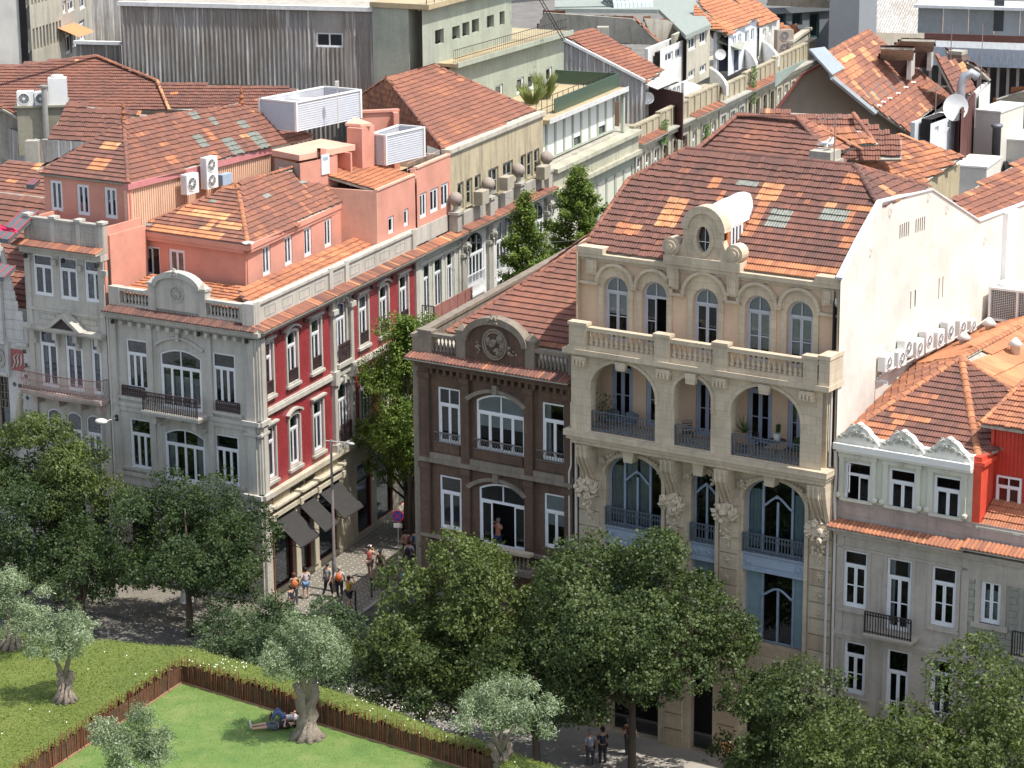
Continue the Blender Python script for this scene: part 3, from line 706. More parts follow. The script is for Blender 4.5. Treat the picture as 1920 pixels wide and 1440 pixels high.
    b.ring([(uc+.46*math.cos(2*math.pi*i/20),21.75+.7*math.sin(2*math.pi*i/20)) for i in range(20)],ov,VT-.19,VT-.1); b.build('oval_surround',BEI,th)
    b=MB(B); b.box(uc-.3,uc+.3,VT+.02,VT+.04,21.6,21.63); b.box(uc-.012,uc+.012,VT+.02,VT+.04,21.23,22.27); ob=b.build('oval_window',WHITE,th); MB(B).prism(ov,VT+.06,VT+.07).build('pane',GLASS,ob)
    MB(B).box(uc-.5,uc+.5,VT+.5,VT+.52,21.0,22.35).build('room_lining',ROOM,th)
    for sx in (-1,1):
        b=MB(B); cx=uc+sx*1.42; b.disc((cx,21.32),.38,VT-.26,VT+.3,20); b.disc((cx,21.32),.25,VT-.32,VT-.26,16); b.disc((cx,21.32),.12,VT-.37,VT-.32,12)
        pts=[(cx+sx*0,21.66),(cx-sx*.3,21.5),(cx-sx*.42,21.28),(uc+sx*.8,21.35),(uc+sx*.78,21.7),(uc+sx*.72,20.98),(cx,20.98)]
        b.prism([(cx,20.98),(uc+sx*.7,20.98),(uc+sx*.86,21.75),(uc+sx*.98,21.45),(cx-sx*.3,21.36)],VT-.16,VT+.2); b.build('scroll',BEI,th)
    # barrel dormer behind the gable
    v0=VT+.3; v1=4.2
    b=MB(B); r2=.8; cz2=cz-.02
    arc_=[(uc+r2*math.cos(math.pi*i/10),cz2+r2*math.sin(math.pi*i/10)) for i in range(11)]
    vs=[];n=11; K=7; rnd=random.Random(2)
    for k in range(K+1):
        v=v0+(v1-v0)*k/K
        for x,z in arc_: q=rnd.uniform(-.02,.02); vs.append((uc+(x-uc)*(1.04+q),v,z+.04+q+.06*(v-v0)))
    b.add(vs,[(k*n+i,k*n+i+1,(k+1)*n+i+1,(k+1)*n+i) for k in range(K) for i in range(n-1)]); b.build('barrel_roof_covering',flat('crumpled_white_sheeting',(.72,.72,.73),.35,var=.12,sc_=6),th)
    b=MB(B); b.box(uc+r2-.05,uc+r2,v0,v1-.9,20.9,cz2+.1); b.box(uc-r2,uc-r2+.05,v0,v1-.9,20.9,cz2+.1); b.build('dormer_cheek',flat('rust_orange_render',(.50,.17,.06),.8),th)
    fd=Lo(B,uc+r2,v0,90)
    window(th,fd,.75,21.3,1.0,1.0,3,tr=0,rec=-.06,mat=WHITE,v=0)
    # roof
    P=lambda u,v,z:B.W(u,v,z)

    gl=[(PZ(1394,322,23.9),1.1,.5),(PZ(1463,421,22.1),.75,.8),(PZ(1573,426,22.1),1.0,.45)]
    prt=[(PZ(x,y,z),a,c,t) for x,y,z,a,c,t in ((1262,410,21.9,1.0,1.7,.86),(1200,436,21.3,.5,.5,.85),(1140,470,20.9,1.3,.8,.72),(1205,478,20.9,1.6,.5,.7),(1440,350,23.4,.9,.9,.86),(1440,490,21.2,4.2,.85,.7),(1520,505,21.0,2.4,.8,.74),(1620,405,22.6,1.0,.5,.8),(1560,410,22.4,.6,.5,.85),(1335,378,22.8,.5,.5,.85),(1420,430,21.8,.4,1.8,.72))]
    roof(th,[P(-5.9,VT+.1,20.65),P(5.82,VT+.1,20.65),P(5.84,3.5,23.0),P(3.85,5.3,24.25),P(-3.85,5.3,24.25),P(-5.6,3.6,23.05)],300,w=.235,e=.33,base=.26,spread=.12,patch=3,seed=4,patches=prt,glass=gl,ptone=(.55,.75))
    roof(th,[P(5.84,8.2,23.05),P(5.84,3.5,23.1),P(3.85,5.3,24.25)][::-1],0,seed=9,base=.25,patches=[(PZ(1680,365,23.3),.5,1.6,.85)],deck=False)
    roof(th,[P(-3.85,5.3,24.25),P(3.9,5.3,24.25),P(3.9,8.0,22.8),P(-3.85,8.0,22.8)][::-1],0,seed=2)
    roof(th,[P(-5.9,9,20.9),P(-5.6,3.6,23.0),P(-3.85,5.3,24.25)],0,seed=12)
    caps(th,P(-3.85,5.3,24.25),P(3.85,5.3,24.25),.2); caps(th,P(5.84,3.5,23.05),P(3.85,5.3,24.25),.15,r=.15)
    caps(th,P(-5.6,3.6,23.05),P(-3.85,5.3,24.25),.4); caps(th,P(-5.92,VT+.1,20.65),P(-5.6,3.6,23.05),.5)
    caps(th,P(3.85,5.3,24.25),P(5.84,8.2,23.1),.4)
    MB(B).box(5.6,5.89,.22,.36,13.0,20.45).build('wall_return',BEI2,th)
    MB(B).box(5.825,5.875,-.05,.12,0,20.5).build('wall_return',BEI2,th)
    # left party wall
    b=MB(B); b.box(-5.95,-5.9,-.0,13,0,20.6); b.build('party_wall',BEI2,th)
    # downpipes
    b=MB(B); b.path([(5.72,VT-.25,20.1),(5.72,VT-.3,19.9),(5.75,VT-.1,19.7),(5.75,VT-.12,17.4),(5.7,-.5,16.9)],.07); b.build('downpipe',PIPE,th)
    b=MB(B); b.path([(5.74,-.2,16.5),(5.74,-.2,13.45)],.05); b.path([(5.7,-.12,12.7),(5.68,-.12,0)],.06); b.path([(-5.85,-.15,12.6),(-5.85,-.15,0)],.06); b.build('downpipe',PIPE,th)
    return th
BT=beige()
def gable_wall():
    th=thing('gable_wall','bare white painted gable wall with slit vents right of the beige house','wall',B,5.9,0,0)
    f=Lo(B,5.9,0,90)   # u runs back along the wall; front of wall faces -v which points right
    pts=[(-.05,0),(27,0),(27,20.7),(18.3,20.7),(15.6,20.75),(13.3,20.8),(8.2,23.0),(3.45,23.3),(1.5,22.05),(-.05,20.9)]
    w=Wall(th,f,pts,WWALL,v=-.02,depth=.25,back=False)
    vents=[]
    for x1,y1,x2,y2 in ((1686,449,1689,421),(1690,447,1693,419),(1694,446,1697,417),(1698,445,1701,416),(1702,444,1705,415),(1716,438,1719,411),(1720,437,1723,409),(1724,435,1727,408),(1728,434,1731,406),(1732,433,1735,405),(1706,580,1709,546),(1714,577,1718,543),(1759,561,1762,521),(1766,558,1769,518)):
        a,z0=f.F(x1,y1,-.02); c,z1=f.F(x2,y2,-.02); w.hole([(a,z0),(c,z0),(c,z1),(a,z1)])
    w.build()
    MB(f).box(0,26,.24,.3,0,20).build('backing',ROOM,th)
    b=MB(f)
    for a,c in zip(pts[2:-1],pts[3:]): 
        d=Vector((a[0],0.05,a[1]+.03)),Vector((c[0],.05,c[1]+.03)); 
        b.add([(a[0],-.08,a[1]),(c[0],-.08,c[1]),(c[0],.2,c[1]),(a[0],.2,a[1]),(a[0],-.08,a[1]+.07),(c[0],-.08,c[1]+.07),(c[0],.2,c[1]+.07),(a[0],.2,a[1]+.07)],[(0,1,5,4),(4,5,6,7),(3,2,1,0),(2,3,7,6)])
    b.build('coping',flat('pale_zinc_capping',(.6,.6,.62),.5),th)
    b=MB(f); b.box(15.9,17.1,-.25,-.02,14,20.72); b.build('pilaster',flat('bright_white_paint',(.85,.85,.85),.6,var=.03),th)
    for x,y in ((1668,395),(1740,367),(1774,390),(1845,448),(1631,470)):
        a,z=f.F(x,y,-.05); MB(f).path([(a,-.05,z+.1),(a,-.12,z),(a+.08,-.14,z-.08),(a+.18,-.12,z-.02),(a+.2,-.05,z+.06)],.02,4).build('wall_hook',PIPE,th)
    return th
gable_wall()
# ------------------------------------------------------------ blackened brown house
def brown():
    th=thing('dark_stone_house','blackened brown stone house with white windows and round topped pediment','house',B,-13.8)
    u0,u1=-13.75,-6.02
    W_=Wall(th,B,[(u0,0),(u1,0),(u1,15.2),(u0,15.2)],BROWN,v=0,depth=.3)
    def zz(x,y): return 760+x/2.77,540+y/2.77
    def wp(x1,y1,x2,y2,cols,**k): a=zz(x1,y1);b=zz(x2,y2); return W_.wpx(a[0],a[1],b[0],b[1],cols,**k)
    wp(172,800,283,530,2,tcols=2,tr=.3); wp(370,838,622,580,4,rise=.35,tcols=2,tr=.33); wp(712,890,836,612,2,tr=.3)
    wp(182,1245,292,990,2,tr=.3); wp(385,1325,628,1045,4,rise=.3,tcols=2,tr=.3,open_=(1,2)); wp(722,1345,842,1085,2,tr=.32)
    W_.hole([(-12.9,.2),(-11.4,.2),(-11.4,4.2),(-12.9,4.2)]); W_.hole([(-10.9,.2),(-8.9,.2),(-8.9,4.3),(-10.9,4.3)]); W_.hole([(-8.3,.2),(-6.8,.2),(-6.8,4.2),(-8.3,4.2)])
    W_.build()
    # pilasters, strings, cornice
    b=MB(B)
    for a,c in ((u0-.03,u0+.5),(-11.62,-11.2),(-8.42,-8.0),(-6.45,-6.05)): b.box(a,c,-.14,0,0,14.9); b.box(a-.04,c+.04,-.2,0,10.3,10.55); b.box(a-.04,c+.04,-.2,0,14.35,14.6)
    b.build('pilaster',BROWN,th)
    b=MB(B); b.box(u0-.06,u1,-.2,0,10.62,10.8); b.box(u0-.03,u1,-.12,0,10.8,11.05); b.box(u0-.05,u1,-.16,0,7.2,7.35); b.box(u0-.05,u1,-.18,0,4.6,4.75); b.build('string_course',BROWN2,th)
    for (a,c) in ((-13.1,-11.75),(-11.05,-8.55),(-7.9,-6.5)):
        MB(B).box(a,c,-.06,0,11.12,11.5).build('apron_panel',BROWN,th)
        g=MB(B); zb=11.53; g.box(a+.02,c-.02,-.06,-.02,zb+.42,zb+.47); g.box(a+.02,c-.02,-.06,-.02,zb,zb+.04)
        n=int((c-a)/.13)
        for i in range(n):
            x=a+(i+.5)*(c-a)/n; g.tube((x-.06,-.04,zb),(x+.06,-.04,zb+.44),.011,3,cap=False); g.tube((x+.06,-.04,zb),(x-.06,-.04,zb+.44),.011,3,cap=False)
        g.build('window_grille',flat('tarnished_grille',(.14,.12,.11),.6),th)
    # arch hoods
    for zt,zb in ((14.3,13.75),(10.4,9.85)):
        m=-9.85; b=MB(B); 
        b.strip([(m+1.55*math.sin(-.62+1.24*i/12)/.58,zb+.55*(math.cos(-.62+1.24*i/12)-.81)/.19) for i in range(13)],[(m+1.38*math.sin(-.62+1.24*i/12)/.58,zb-.12+.52*(math.cos(-.62+1.24*i/12)-.81)/.19) for i in range(13)],-.16,0); b.box(m-.12,m+.12,-.22,0,zb+.35,zb+.75); b.build('arch_hood',BROWN2,th)
    b=MB(B); b.box(u0-.1,u1,-.28,0,14.85,15.05); b.box(u0-.2,u1,-.45,0,15.05,15.2)
    for i in range(22):
        x=u0+.3+i*.345
        if -13.4<x<u1: b.box(x,x+.13,-.26,0,14.6,14.85)
    b.build('cornice',BROWN,th)
    eaveledge(th,B,u0-.45,u1+.02,-.62,.05,15.42,seed=8,tone=.3)
    # parapet
    b=MB(B); b.box(u0-.05,u1,-.02,.28,15.2,15.5); b.build('balustrade_plinth',BROWN,th)
    [MB(B).box(x0,x1,-.04,.3,16.15,16.3).build('handrail',BROWN2,th) for x0,x1 in ((u0-.08,-11.45),(-8.35,u1))]
    for a,c in ((u0-.06,u0+.62),(-11.85,-11.4),(-8.4,-7.95),(-6.3,u1)):
        z1=16.32 if a in(u0-.06,-6.3) else 16.55
        b=MB(B); b.box(a,c,-.06,.32,15.3,z1); b.box(a-.05,c+.05,-.1,.36,z1,z1+.1); 
        if z1>16.4: b.add([(a,-.05,z1+.1),(c,-.05,z1+.1),(c,.3,z1+.1),(a,.3,z1+.1),((a+c)/2,.12,z1+.38)],[(0,1,4),(1,2,4),(2,3,4),(3,0,4)])
        b.build('pedestal',BROWN2,th)
    balusters(th,B,-13.05,-11.9,.12,15.5,16.15,BROWN2,.19,.08); balusters(th,B,-7.9,-6.35,.12,15.5,16.15,BROWN2,.19,.08)
    m=-9.9; hw=1.5
    def arc_(rx,rz,z): return [(m+rx*math.cos(math.pi*i/16),z+rz*math.sin(math.pi*i/16)) for i in range(17)]
    b=MB(B); b.prism([(m-hw,15.35),(m+hw,15.35)]+arc_(hw,.95,16.25),0,.3); b.build('pediment',BROWN,th)
    b=MB(B); b.strip(arc_(hw+.12,1.1,16.3),arc_(hw-.12,.85,16.25),-.16,.36); b.build('pediment_moulding',BROWN2,th)
    b=MB(B)
    for rr in (.62,.52): b.ring([(m+rr*math.cos(2*math.pi*i/20),16.25+rr*1.1*math.sin(2*math.pi*i/20)) for i in range(20)],[(m+(rr-.07)*math.cos(2*math.pi*i/20),16.25+(rr-.07)*1.1*math.sin(2*math.pi*i/20)) for i in range(20)],-.1,0)
    flowers(b,(m,16.25),.42,20,77,v=-.02); flowers(b,(m,17.3),.24,14,88,v=-.12)
    for sx in (-1,1): flowers(b,(m+sx*.85,16.0),.25,8,90+sx,v=0)
    b.build('carved_medallion',BROWN2,th)
    # side parapet wall to the lane
    b=MB(S); b.box(-.05,26,.0,.3,0,16.05); b.box(-.1,26,-.05,.36,16.05,16.2); b.build('side_wall',BROWN2,th)
    b=MB(B); b.box(u0+.1,u1,.35,8,15.5,15.7); b.build('gutter_deck',CONC,th)
    P=lambda u,v,z:B.W(u,v,z)
    ap=P(-10.2,7.7,19.1)
    roof(th,[P(-13.4,1.5,15.95),P(-6.7,1.5,15.95),ap],220,w=.235,e=.36,base=.42,spread=.07,patch=2,seed=21,ptone=(.5,.62))
    bk=S.W(30,-3.5,19.1); roof(th,[P(-6.7,1.5,15.95),S.W(30,-7,16.0),bk,ap],0,base=.4,seed=22)
    roof(th,[S.W(30,-.5,16.1),P(-13.4,1.5,15.95),ap,bk],0,base=.4,seed=23)
    caps(th,P(-6.7,1.5,15.98),ap,.66,r=.15); caps(th,P(-13.4,1.5,15.98),ap,.42,r=.13); caps(th,ap,bk,.4)
    # broken cornice slab over the ground floor with stone balcony
    b=MB(B); a=B.F(851,1008,-.6)[0]; c=B.F(996,1037,-.6)[0]; z=B.F(851,1010,-.6)[1]
    b.box(a,c,-.75,-.38,z-.14,z); b.build('balcony_handrail',plaster('sandy_stone',(.5,.42,.3),.3,.2),th); balusters(th,B,a+.1,c-.1,-.56,z-.75,z-.14,BROWN2,.2,.07)
    MB(B).box(a-.1,c+.1,-.85,0,z-1.0,z-.75).build('balcony_slab',BROWN2,th)
    b=MB(B); b.path([(-6.1,-.12,15),(-6.1,-.12,11.6),(-6.2,-.12,11.3),(-6.15,-.12,0)],.05,5); b.build('downpipe',PIPE,th)
    return th
brown()
dish=thing('satellite_dish','white satellite dish at the lower right window of the dark stone house','satellite dish',B,-7.05,-.35,5.15)
def dishparts(th,f,u,v,z,r,tilt=0):
    b=MB(f); n=16; vs=[];fs=[]
    for k in range(5):
        rr=r*k/4; 
        for i in range(n): a=2*math.pi*i/n; vs.append((rr*math.cos(a),-.18*r+(rr/r)**2*-.0 - (1-(rr/r)**2)*-.22*r,rr*math.sin(a)))
    for k in range(4):
        for i in range(n): fs.append((k*n+i,k*n+(i+1)%n,(k+1)*n+(i+1)%n,(k+1)*n+i))
    T=Matrix.Rotation(R_(tilt),3,'X'); vs=[tuple(T@Vector(p)+Vector((u,v,z))) for p in vs]; b.add(vs,fs); o=b.build('reflector',flat('white_dish_paint',(.75,.75,.74),.4,var=.04),th,True)
    b=MB(f); b.path([(u,v+.1*r,z),(u,v+.5*r,z-.5*r),(u,v+.5*r,z-1.2*r)],.03,5); b.path([(u,v-.15*r,z-.9*r),(u,v-.85*r,z-.3*r)],.018,4); b.blob((u,v-.85*r,z-.27*r),.06); b.build('feed_arm',PIPE,th)
dishparts(dish,B,-7.05,-.35,5.35,.42,-35)
# ------------------------------------------------------------ grey and red corner house
def z1(x,y): return x/3,360+y/3
def zr(x,y): return 440+x/3.6,440+y/3.6
def corner():
    th=thing('corner_house','grey stone and dark red tiled corner house with black awnings over its shop windows','house',G)
    # front
    W_=Wall(th,G,[(-8.75,0),(0,0),(0,13.7),(-8.75,13.7)],STONE,v=0,depth=.3)
    W_.wpx(240,728,276,640,3,tr=.28); W_.wpx(303,750,376,662,4,z=9.25,rise=.32,tcols=2,tr=.3); W_.wpx(401,757,440,666,3,tr=.28)
    W_.wpx(247.3,876,284,790,3,tr=.3); W_.wpx(312,897,382.7,812,4,rise=.32,tcols=2,tr=.3,curt=None); W_.wpx(405,905,446.7,820,3,tr=.28)
    for a,c in ((-8.2,-6.6),(-6,-3),(-2.4,-.9)): W_.hole([(a,.3),(c,.3),(c,4.3),(a,4.3)])
    W_.build()
    # side
    W2=Wall(th,R,[(0,0),(18.3,0),(18.3,13.7),(0,13.7)],REDT,v=0,depth=.25,room=.9)
    top=[(zr(190,1045),zr(245,740),2,0),(zr(358,960),zr(410,650),2,.14),(zr(522,890),zr(568,575),2,0),(zr(685,870),zr(742,480),3,.2),(zr(845,725),zr(885,400),2,0),(zr(983,640),zr(1022,325),2,.14),(zr(1117,560),zr(1155,265),2,0)]
    us=[]
    for p,q,c,rs in top:
        a,zb=R.F(*p); d,zt=R.F(*q); u=(a+d)/2; us.append((u,rs,c))
        wd=1.05 if c==2 else 1.25
        W2.win(u,10.35 if c==2 else 10.1,wd,2.5 if c==2 else 3.0,c,rise=rs,tr=.28,mat=WHITE)
    for u,rs,c in us:
        wd=1.05 if c==2 else 1.25
        W2.win(u,6.15 if c==2 else 5.9,wd,2.55 if c==2 else 3.0,c,rise=rs,tr=.28)
    shops=((.9,3.05),(3.75,5.0),(5.7,7.9),(10.3,12.0),(12.6,14.6),(15.3,17.2))
    for a,c in shops: W2.hole([(a,.45),(c,.45),(c,4.1),(a,4.1)])
    W2.build()
    # ground floor stone skin of the side with piers
    SS=plaster('warm_shopfront_stone',(.52,.47,.36),.25,.3)
    b=MB(R); segs=[(0,.9),(3.05,3.75),(5.0,5.7),(7.9,10.3),(12,12.6),(14.6,15.3),(17.2,18.3)]
    for a,c in segs: b.box(a,c,-.05,.0,.45,4.1)
    for a,c in segs[1:3]: b.box(a+.05,c-.05,-.16,-.05,.45,4.1); b.box(a,c,-.2,-.05,3.85,4.1)
    b.box(0,18.3,-.08,0,0,.45); b.box(0,18.3,-.05,0,4.1,5.35); b.build('shopfront_stone',SS,th)
    b=MB(R); b.box(0,18.3,-.3,0,5.35,5.6); b.box(0,18.3,-.16,-.05,5.2,5.35); b.box(.1,8.2,-.42,-.05,4.75,4.85); b.box(.1,8.2,-.36,-.05,4.28,4.5)
    for u in (.5,3.4,5.35,8.1): b.box(u-.14,u+.14,-.46,-.36,4.22,4.56); b.box(u-.16,u+.16,-.5,-.05,4.86,4.98)
    b.build('shopfront_cornice',SS,th)
    for i in range(9):
        b=MB(R); b.box(.3+i*.87,.3+i*.87+.84,-.075,-.05,4.88,5.18); b.build('stone_block',plaster('warm_shopfront_block',(.50,.43,.30),.3,.2),th)
    for a,c in shops:
        fr=MB(R).ring([(a,.45),(c,.45),(c,4.1),(a,4.1)],[(a+.06,.51),(c-.06,.51),(c-.06,4.04),(a+.06,4.04)],.08,.16); fr.box(a,c,.07,.15,3.1,3.18); o=fr.build('shop_window',DARKW,th)
        MB(R).box(a+.05,c-.05,.11,.12,.5,4.05).build('pane',GLASS,o)
    # display inside the first window
    b=MB(R); b.box(1.3,2.1,.9,1.2,.5,2.6); b.build('window_display',flat('red_display',(.38,.03,.03),.7),th)
    b=MB(R); b.box(5.9,7.7,.7,1.3,.4,.8); b.build('display_bench',flat('display_bench',(.35,.3,.22),.7),th)
    for i in range(5):
        b=MB(R); b.box(6.0+i*.34,6.22+i*.34,.8,1.05,.8,.9+.05*(i%3)); b.build('display_item',flat('pale_goods',(.6,.58,.55),.7),th)
    # string courses and trims
    b=MB(R); b.box(.55,18.3,-.16,0,9.4,9.62); b.box(.55,18.3,-.1,0,9.62,9.7); b.build('string_course',STONE,th)
    for k,zb in enumerate((10.35,6.15)):
        for u,rs,c in us:
            if c==3: continue
            wd=1.05; h=2.5 if k==0 else 2.55
            b=MB(R); o=[(x+u,z+zb-.12) for x,z in outline(wd+.26,h+.28,rs+.05 if rs else 0,8)]; i_=[(x+u,z+zb) for x,z in outline(wd,h,rs,8)]
            b.ring(o,i_,-.08,.02); b.box(u-.72,u+.72,-.17,0,zb-.24,zb-.1)
            if rs: 
                b.strip([(u+.78*math.sin(-.9+1.8*i/10)/.783,zb+h+.12+.42*(math.cos(-.9+1.8*i/10)-.62)/.38*.6) for i in range(11)],[(u+.72*math.sin(-.9+1.8*i/10)/.783,zb+h+.04+.38*(math.cos(-.9+1.8*i/10)-.62)/.38*.6) for i in range(11)],-.2,0)
            else: b.box(u-.74,u+.74,-.2,0,zb+h+.18,zb+h+.28)
            b.build('window_surround',STONE,th)
    G2=flat('cast_iron_grille',(.06,.035,.035),.6,var=.3)
    for u,rs,c in us: 
        if c==2: rail(th,R,u-.5,u+.5,-.03,10.4,10.98,G2,.1,scroll=.75)
        else: rail(th,R,u-.6,u+.6,-.2,10.1,11.05,G2,.1,scroll=.6); rail(th,R,u-.6,u+.6,-.2,5.9,6.9,G2,.1,scroll=.6)
    um=us[3][0]
    b=MB(R); 
    for sx in (-1,1): b.box(um+sx*1.0-.16,um+sx*1.0+.16,-.2,0,5.6,13.5); b.box(um+sx*1.0-.27,um+sx*1.0+.27,-.32,0,12.7,12.95); b.box(um+sx*1.0-.26,um+sx*1.0+.26,-.32,0,9.1,9.8); b.box(um+sx*1.0-.25,um+sx*1.0+.25,-.3,0,5.6,6.0)
    for zb in (10.1,5.9):
        b.box(um-.8,um-.625,-.06,.02,zb,zb+3.3); b.box(um+.625,um+.8,-.06,.02,zb,zb+3.3); b.box(um-.8,um+.8,-.06,.02,zb+3.01,zb+3.6)
        b.strip([(um+.78*math.cos(math.pi*i/10),zb+2.9+.45*math.sin(math.pi*i/10)) for i in range(11)],[(um+.66*math.cos(math.pi*i/10),zb+2.85+.36*math.sin(math.pi*i/10)) for i in range(11)],-.18,0); b.box(um-.12,um+.12,-.25,0,zb+3.05,zb+3.45)
        b.box(um-.8,um+.8,-.3,0,zb-.25,zb-.02)
    b.build('bay_pilaster',STONE,th)
    # corner pilasters
    b=MB(G); 
    for a,c,o_ in ((-.62,.12,.16),(-.5,-.02,.24)): b.box(a,c,-o_,.0,5.6,13.3)
    b.box(-.75,.26,-.36,.0,9.1,9.32); b.box(-.7,.2,-.3,0,8.6,8.72); b.box(-.75,.3,-.42,0,5.45,5.7); b.box(-.7,.22,-.32,0,4.9,5.05); b.box(-.62,.14,-.2,0,0,4.9)
    b.box(-8.75,-8.35,-.1,0,0,13.3); b.box(-6.5,-6.15,-.1,0,5.6,13.3); b.box(-2.95,-2.6,-.1,0,5.6,13.3); b.build('pilaster',STONE,th)
    b=MB(R); b.box(-.12,.5,-.2,0,5.6,13.3); b.box(.0,.38,-.28,-.2,5.6,13.3)
    b.box(-.3,.6,-.36,0,9.1,9.32); b.box(-.3,.56,-.3,0,8.6,8.72); b.box(-.3,.62,-.42,0,5.45,5.7); b.box(-.25,.56,-.34,0,4.9,5.05); b.box(-.12,.45,-.22,0,0,4.9); b.build('pilaster',STONE,th); MB(R).box(17.9,18.35,-.12,0,5.6,13.3).build('pilaster',STONE,th)
    for i in range(12):
        b=MB(R); b.box(-.1,.43,-.26,-.225,.12+i*.4,.12+i*.4+.37); b.build('stone_block',STONE,th)
    b=MB(G); b.box(-8.75,-.62,-.12,0,9.0,9.2); b.box(-8.75,-.62,-.07,0,8.75,9.0); b.box(-8.75,-.62,-.14,0,5.45,5.62); b.box(-8.75,-.62,-.08,0,5.0,5.45); b.build('string_course',STONE,th)
    for u,wd in ((-7.45,1.75),(-1.75,1.75)):
        b=MB(G); b.box(u-wd/2,u+wd/2,-.12,0,9.35,9.5); b.box(u-wd/2,u+wd/2,-.1,0,5.75,5.9) ; b.build('sill',STONE,th); rail(th,G,u-.68,u+.68,-.06,9.52,10.05,G2,.1,scroll=.8)
    for zt in (12.75,8.75):
        m=-4.55; b=MB(G); b.strip([(m+1.5*math.sin(-.6+1.2*i/12)/.565,zt-.38+.5*(math.cos(-.6+1.2*i/12)-.825)/.175) for i in range(13)],[(m+1.38*math.sin(-.6+1.2*i/12)/.565,zt-.48+.48*(math.cos(-.6+1.2*i/12)-.825)/.175) for i in range(13)],-.12,0); b.box(m-.1,m+.1,-.2,0,zt-.1,zt+.3); b.build('arch_hood',STONE,th)
    # balcony
    a=G.F(270,758,-.9)[0]; c=G.F(395,777,-.9)[0]; a,c=-6.2,-2.85
    b=MB(G); b.box(a,c,-.95,0,9.02,9.14); b.box(a-.05,c+.05,-1.02,0,9.14,9.24); b.box(a+.35,a+.6,-.7,0,8.55,9.02); b.box(c-.6,c-.35,-.7,0,8.55,9.02); b.build('balcony_slab',STONE,th)
    rail(th,G,a+.05,c-.05,-.95,9.24,10.2,G2,.11,ends=0,scroll=.45,name='balcony_railing')
    # cornice, tile ledge, parapet
    b=MB(G); b.box(-8.75,.25,-.2,0,13.35,13.5); b.box(-8.8,.45,-.42,0,13.5,13.7)
    for i in range(15): x=-8.5+i*.57; b.box(x,x+.2,-.34,0,13.12,13.34)
    b.build('cornice',STONE,th)
    b=MB(R); b.box(-.2,18.3,-.2,0,13.35,13.5); b.box(-.35,18.3,-.42,0,13.5,13.7); b.build('cornice',STONE,th)
    eaveledge(th,G,-8.8,.35,-.6,.05,13.95,seed=31,tone=.12); eaveledge(th,R,-.3,18.3,-.62,.05,13.95,seed=32,tone=.48,sd=.18)
    PV=.05
    b=MB(G); b.box(-8.75,.0,PV,PV+.3,13.9,14.12); b.build('balustrade_plinth',STONE,th)
    def zs(x,y,v=PV): return G.F(*z1(x,y),v)
    for a,c in ((-8.75,-6.15),(-3.05,-.55)): MB(G).box(a,c,PV-.03,PV+.33,14.72,14.88).build('handrail',STONE,th)
    for a,c in ((-8.75,-8.1),(-6.3,-5.9),(-3.3,-2.9),(-.9,0)):
        b=MB(G); zt=15.25 if a in(-6.3,-3.3) else 14.9; b.box(a,c,PV-.06,PV+.38,14.0,zt)
        if zt>15: b.box(a-.06,c+.06,PV-.1,PV+.42,zt,zt+.12); b.add([(a,PV-.06,zt+.12),(c,PV-.06,zt+.12),(c,PV+.36,zt+.12),(a,PV+.36,zt+.12),((a+c)/2,PV+.15,zt+.4)],[(0,1,4),(1,2,4),(2,3,4),(3,0,4)])
        b.build('pedestal',STONE,th)
    balusters(th,G,-7.95,-6.35,PV+.15,14.12,14.72,STONE,.2,.075); balusters(th,G,-2.8,-1.0,PV+.15,14.12,14.72,STONE,.2,.075)
    m=-4.6; hw=1.32; arcp=lambda rx,rz,z:[(m+rx*math.cos(math.pi*i/14),z+rz*math.sin(math.pi*i/14)) for i in range(15)]
    MB(G).prism([(m-hw,14.0),(m+hw,14.0)]+arcp(hw,.62,15.25),PV,PV+.3).build('pediment',STONE,th)
    b=MB(G); b.strip(arcp(hw+.1,.76,15.28),arcp(hw-.1,.55,15.2),PV-.14,PV+.36); 
    b.ring([(m+.42*math.cos(2*math.pi*i/18),14.95+.42*math.sin(2*math.pi*i/18)) for i in range(18)],[(m+.35*math.cos(2*math.pi*i/18),14.95+.35*math.sin(2*math.pi*i/18)) for i in range(18)],PV-.06,PV); petals(b,(m,14.95),.3,10,PV,3); flowers(b,(m,16.0),.2,10,5,v=PV-.1); b.build('carved_medallion',STONE,th)
    # side parapet
    b=MB(R); b.box(-.1,18.3,PV,PV+.3,13.9,14.85); b.box(-.1,18.3,PV-.08,PV+.36,14.85,14.98)
    for u in (0.15,8.0,9.8,17.9): b.box(u-.2,u+.2,PV-.1,PV,13.9,15.05)
    b.build('parapet',STONE,th)
    for u in (1.6,3.4,5.2,6.9,8.9,10.8,12.6,14.4,16.3):
        MB(R).ring([(u-.55,14.15),(u+.55,14.15),(u+.55,14.6),(u-.55,14.6)],[(u-.52,14.18),(u+.52,14.18),(u+.52,14.57),(u-.52,14.57)],PV-.015,PV+.005).build('parapet_panel',STONE2,th)
    b=MB(R); b.box(-.15,.5,-.02,.6,13.95,15.0); b.build('pedestal',STONE,th)
    # floodlights under the eave
    for u in (2,4.5,7.0,9.9,12.1,14.6,17.2): MB(R).lathe([(.07,0),(.1,.05),(.1,.18),(.05,.2)],(u,-.3,13.1),8).build('spotlight',IRON,th)
    for u in (-8.3,-3.1,-.3): MB(G).lathe([(.07,0),(.1,.05),(.1,.18),(.05,.2)],(u,-.35,13.15),8).build('spotlight',IRON,th)
    b=MB(G); b.path([(-8.8,-.12,13.4),(-8.8,-.12,0)],.05,5); b.build('downpipe',PIPE,th)
    b=MB(R); b.path([(.62,-.5,13.5),(.62,-.15,13.2),(.62,-.12,5.6),(.55,-.3,5.3),(.55,-.3,0)],.045,5); b.build('downpipe',flat('rusty_downpipe',(.2,.08,.05),.7),th)
